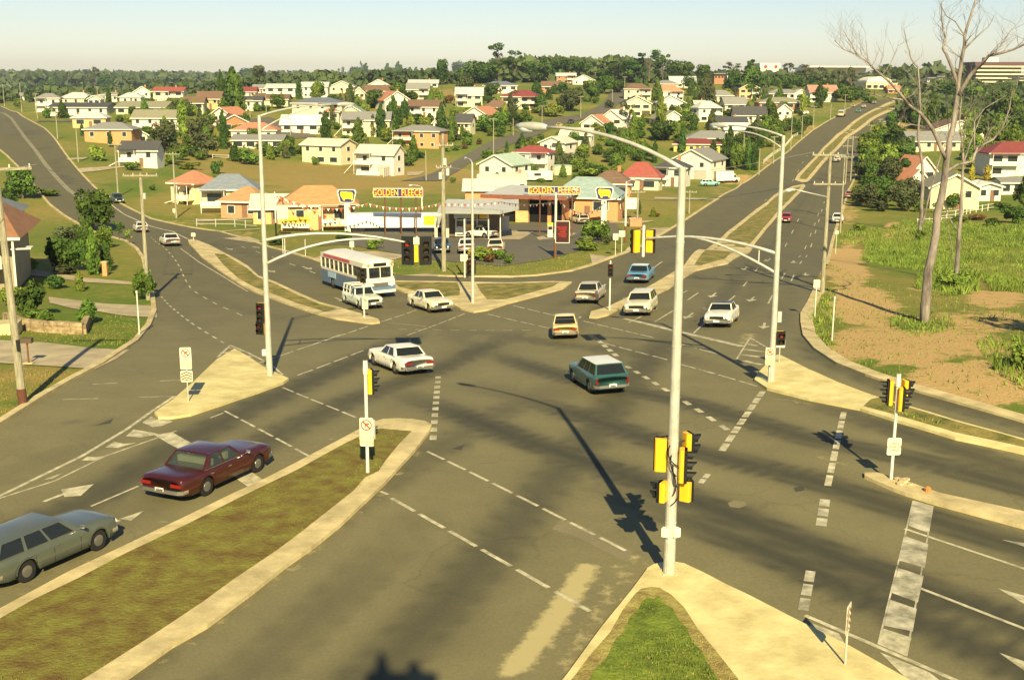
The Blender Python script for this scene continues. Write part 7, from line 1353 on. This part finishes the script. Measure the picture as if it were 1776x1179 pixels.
# ---------------------------------------------------------------- grass that nobody could count
def blades(name, regions, m, label, seed):
    r = np.random.default_rng(seed); V = []
    for pl, dens, h0, h1, wd, off in regions:
        q = [G(*p) for p in pl]; P2 = [(a.x, a.y) for a in q]; xs = [p[0] for p in P2]; ys = [p[1] for p in P2]; A_ = (max(xs)-min(xs))*(max(ys)-min(ys)); n_ = int(A_*dens); X = r.uniform(min(xs), max(xs), n_); Yy = r.uniform(min(ys), max(ys), n_)
        c = np.zeros(n_, bool)
        for i in range(len(P2)):
            x1, y1 = P2[i]; x2, y2 = P2[i-1]; c ^= ((y1 > Yy) != (y2 > Yy)) & (X < (x2-x1)*(Yy-y1)/((y2-y1) or 1e-9)+x1)
        X = X[c]; Yy = Yy[c]; n_ = len(X); Z = T(X, Yy)+off; cl = .45+.9*lattice(31, X, Yy, 1.7)*lattice(32, X, Yy, .6)**.5*1.2; h = r.uniform(h0, h1, n_)*cl*np.clip(.25+1.1*lattice(35, X, Yy, 5.), .2, 1.2); a = r.random(n_)*6.283; w_ = wd*(.6+.8*r.random(n_)); lx = r.normal(size=n_)*.3*h; ly = r.normal(size=n_)*.3*h
        b0 = np.stack([X-np.cos(a)*w_, Yy-np.sin(a)*w_, Z-.02], 1); b1 = np.stack([X+np.cos(a)*w_, Yy+np.sin(a)*w_, Z-.02], 1); m1 = np.stack([X+lx*.4+np.cos(a)*w_*.8, Yy+ly*.4+np.sin(a)*w_*.8, Z+h*.6], 1); t = np.stack([X+lx, Yy+ly, Z+h], 1); V.append(np.stack([b0, b1, m1, t], 1))
    V = np.concatenate(V); me = bpy.data.meshes.new(name); me.from_pydata(V.reshape(-1, 3).tolist(), [], np.arange(len(V)*4).reshape(-1, 4).tolist()); me.materials.append(m); o = bpy.data.objects.new(name, me); COL.objects.link(o); o['kind'] = 'stuff'; o['label'] = label; print(name, len(V))
BLD = mat('tall_grass_blades', (.08,.15,.018), .9, .3, .5, second=(.24,.32,.05), detail=8); BL2 = mat('median_grass_blades', (.17,.11,.03), .95, .3, 1.3, second=(.185,.21,.036), detail=9); BL3 = mat('island_grass_blades', (.06,.11,.014), .95, .3, 1.4, second=(.20,.26,.045), detail=9)
BL4 = mat('dry_grass_blades', (.30,.20,.07), .95, .3, 1.4, second=(.42,.32,.12), detail=8)
blades('tall_grass', [([(1500,425),(1530,402),(1560,388),(1640,384),(1776,392),(1810,480),(1700,478),(1640,470),(1560,466),(1492,452)],17,.15,.75,.03,0),([(1600,470),(1690,478),(1700,505),(1650,515),(1585,500)],28,.35,1.0,.03,0),([(1700,480),(1850,485),(1850,510),(1720,505)],22,.3,.8,.03,0),([(1690,590),(1850,590),(1850,690),(1780,680),(1720,640)],26,.2,.8,.03,0)], BLD, 'tall lush grass and weeds covering the lot on the right', 41)
blades('weeds', [([(1410,505),(1448,500),(1452,530),(1440,600),(1420,590),(1405,560)],14,.1,.35,.04,0),([(1545,550),(1650,545),(1660,572),(1590,585),(1540,570)],14,.1,.35,.04,0),([(1430,595),(1500,630),(1560,655),(1500,640),(1425,605)],14,.08,.25,.03,0),([(1450,400),(1530,395),(1520,420),(1450,425)],10,.2,.5,.05,0),([(1440,460),(1560,500),(1776,530),(1850,700),(1700,690),(1580,660),(1440,600)],4,.04,.28,.03,0),([(1497,709),(1510,697),(1524,694),(1560,712),(1620,735),(1680,750),(1620,743),(1555,725)],35,.06,.28,.02,.12),([(600,835),(640,800),(660,815),(655,825),(610,860),(590,860)],40,.08,.26,.02,.13)], BLD, 'scattered green weeds and tussocks along the kerbs', 42)
blades('median_grass_cover', [([p for p in I1g],60,.03,.09,.016,.13)], BL2, 'short dry turf blades on the near grass median', 43)
I8i = [(1102,1036),(1112,1028),(1128,1025),(1143,1026),(1164,1038),(1186,1060),(1210,1098),(1245,1141),(1275,1179),(1290,1200),(985,1200),(1020,1147),(1058,1103),(1080,1065)]
I8c = [(1112,1048),(1128,1040),(1143,1042),(1158,1056),(1178,1078),(1200,1112),(1232,1160),(1250,1200),(1030,1200),(1060,1130),(1090,1075)]
blades('island_grass_cover', [(I8c,190,.05,.16,.014,.13)], BL3, 'lush grass blades on the near corner island', 44); blades('island_grass_fringe', [(I8i,60,.04,.10,.014,.13)], BL4, 'dry brown grass fringe around the near corner island', 45)
blades('verge_grass_cover', [([(0,600-9),(90,594),(230,604),(258,560),(268,520),(150,560),(0,565)],14,.05,.13,.03,0),([(0,640),(160,645),(75,685),(0,730)],16,.05,.13,.025,0),([(680,450),(900,455),(1050,430),(1120,420),(1060,445),(980,468),(900,476),(680,470)],6,.08,.2,.04,0)], mat('verge_grass_blades', (.10,.15,.022), .95, .3, .6, second=(.26,.25,.06), detail=8), 'mown verge grass beside the left kerb and forecourt', 46)
# ---------------------------------------------------------------- labels that single each thing out
ORD = ['first','second','third','fourth','fifth','sixth','seventh','eighth','ninth','tenth','eleventh','twelfth']
def zone(x, y):
    if x < 230: r_ = 'above the left road' if y < 300 else 'in the left front gardens'
    elif x < 470: r_ = 'on the hillside right of the left road' if y < 275 else 'on the lot above the left road'
    elif x < 800: r_ = 'on the middle hillside' if y < 275 else 'behind the service station'
    elif x < 1130: r_ = 'on the hill right of centre' if y < 275 else 'right of the service station'
    elif x < 1470: r_ = 'left of the highway'
    else: r_ = 'on the right of the highway'
    return r_
def tier(y): return 'on the skyline' if y < 158 else ('in the upper rows' if y < 195 else ('in the middle rows' if y < 245 else ('in the lower rows' if y < 330 else 'near the junction')))
cnt = {}
for h_ in HOUSES: cnt.setdefault('%s %s' % (h_[3], tier(h_[2])), []).append(h_)
def setl(o, s):
    w_ = s.split(); o['label'] = ' '.join(w_[:16])
for k, v in cnt.items():
    v.sort(key=lambda t: t[1])
    for i, h_ in enumerate(v):
        if 'label' in h_[0] and h_[0]['label']: continue
        if h_[0].name.startswith('shed'): h_[0]['label'] = h_[3]; h_[8] = 'shed roof'; continue
        setl(h_[0], k if len(v) == 1 else ('%s %s, %s from left' % (h_[3], tier(h_[2]), ORD[i]) if i < 12 else k)); 
REFS = [(h_[1], h_[2], h_[0]['label'].split(' with')[0]+' '+h_[0]['label'].split('with ')[1].split(' house')[0].split(' roof')[0]+' roof' if 'with ' in h_[0]['label'] else 'shed', h_[5], h_[6]) for h_ in HOUSES]
cnt = {}
for t in TREES:
    e, x, y, lb, fixed, h = t
    if fixed: setl(e, lb); continue
    best = None; bd = 1e9
    for hx_, hy_, d, x0, x1 in REFS:
        dd_ = math.hypot((x-hx_), (y-hy_)*2.2)
        if dd_ < bd: bd = dd_; best = (hx_, hy_, d, x0, x1)
    hx_, hy_, d, x0, x1 = best
    rel = 'behind' if y < hy_-6 and x0-6 < x < x1+6 else ('in front of' if y > hy_+3 and x0-6 < x < x1+6 else ('left of' if x < hx_ else 'right of'))
    sz = 'tall' if h > 8 else ('small' if h < 2.5 else '')
    s_ = ('%s %s %s' % (sz, lb, zone(x, y))) if bd > 90 else ('%s %s %s the %s' % (sz, lb, rel, d))
    s_ = ' '.join(s_.split()); cnt.setdefault(s_, []).append((x, y, e, lb, sz))
used = set()
for k, v in cnt.items():
    v.sort(key=lambda t: t[0])
    for i, (x, y, e, lb, sz) in enumerate(v):
        s_ = k if len(v) == 1 else k+(', %s from left' % ORD[min(i, 11)]); w_ = s_.split()
        if len(w_) > 16: s_ = ' '.join(('%s, %s from left %s' % (lb, ORD[min(i, 11)], zone(x, y))).split()[:16])
        if s_ in used: s_ = ' '.join(('%s %s %s %s' % (sz, lb, tier(y), zone(x, y))).split()[:16])
        q = 0; b0 = ' '.join(s_.split()[:13])
        while s_ in used and q < 11: q += 1; s_ = b0+', %s along' % ORD[q]
        used.add(s_); e['label'] = s_
for o in list(COL.objects):
    if o.parent is None and o.name.startswith('power_pole') : pass
pp = sorted([o for o in COL.objects if o.parent is None and o.name.startswith('power_pole')], key=lambda o: float(proj(o.location.x, o.location.y, o.location.z)[0])); cc = {}
for o in pp: cc.setdefault(o['label'], []).append(o)
for k, v in cc.items():
    if len(v) > 1:
        for i, o in enumerate(v): o['label'] = k+', %s from left' % ORD[min(i, 11)]
# ---------------------------------------------------------------- air
HZ = 0.00011
mb = MB(); mb.add([(-5000,-3000,-40),(5000,-3000,-40),(5000,5200,-40),(-5000,5200,-40),(-5000,-3000,75),(5000,-3000,75),(5000,5200,75),(-5000,5200,75)], [(3,2,1,0),(4,5,6,7),(0,1,5,4),(1,2,6,5),(2,3,7,6),(3,0,4,7)])
hm = bpy.data.materials.new('haze_air'); hm.use_nodes = True; hn = hm.node_tree; hn.nodes.remove(hn.nodes['Principled BSDF']); pv = hn.nodes.new('ShaderNodeVolumePrincipled'); pv.inputs['Density'].default_value = HZ; pv.inputs['Color'].default_value = (.74,.86,1,1); pv.inputs['Anisotropy'].default_value = .2
hn.links.new(pv.outputs[0], hn.nodes['Material Output'].inputs['Volume'])
hz = mb.build('haze', hm); hz['kind'] = 'stuff'; hz['label'] = 'thin pale summer haze over the suburb'
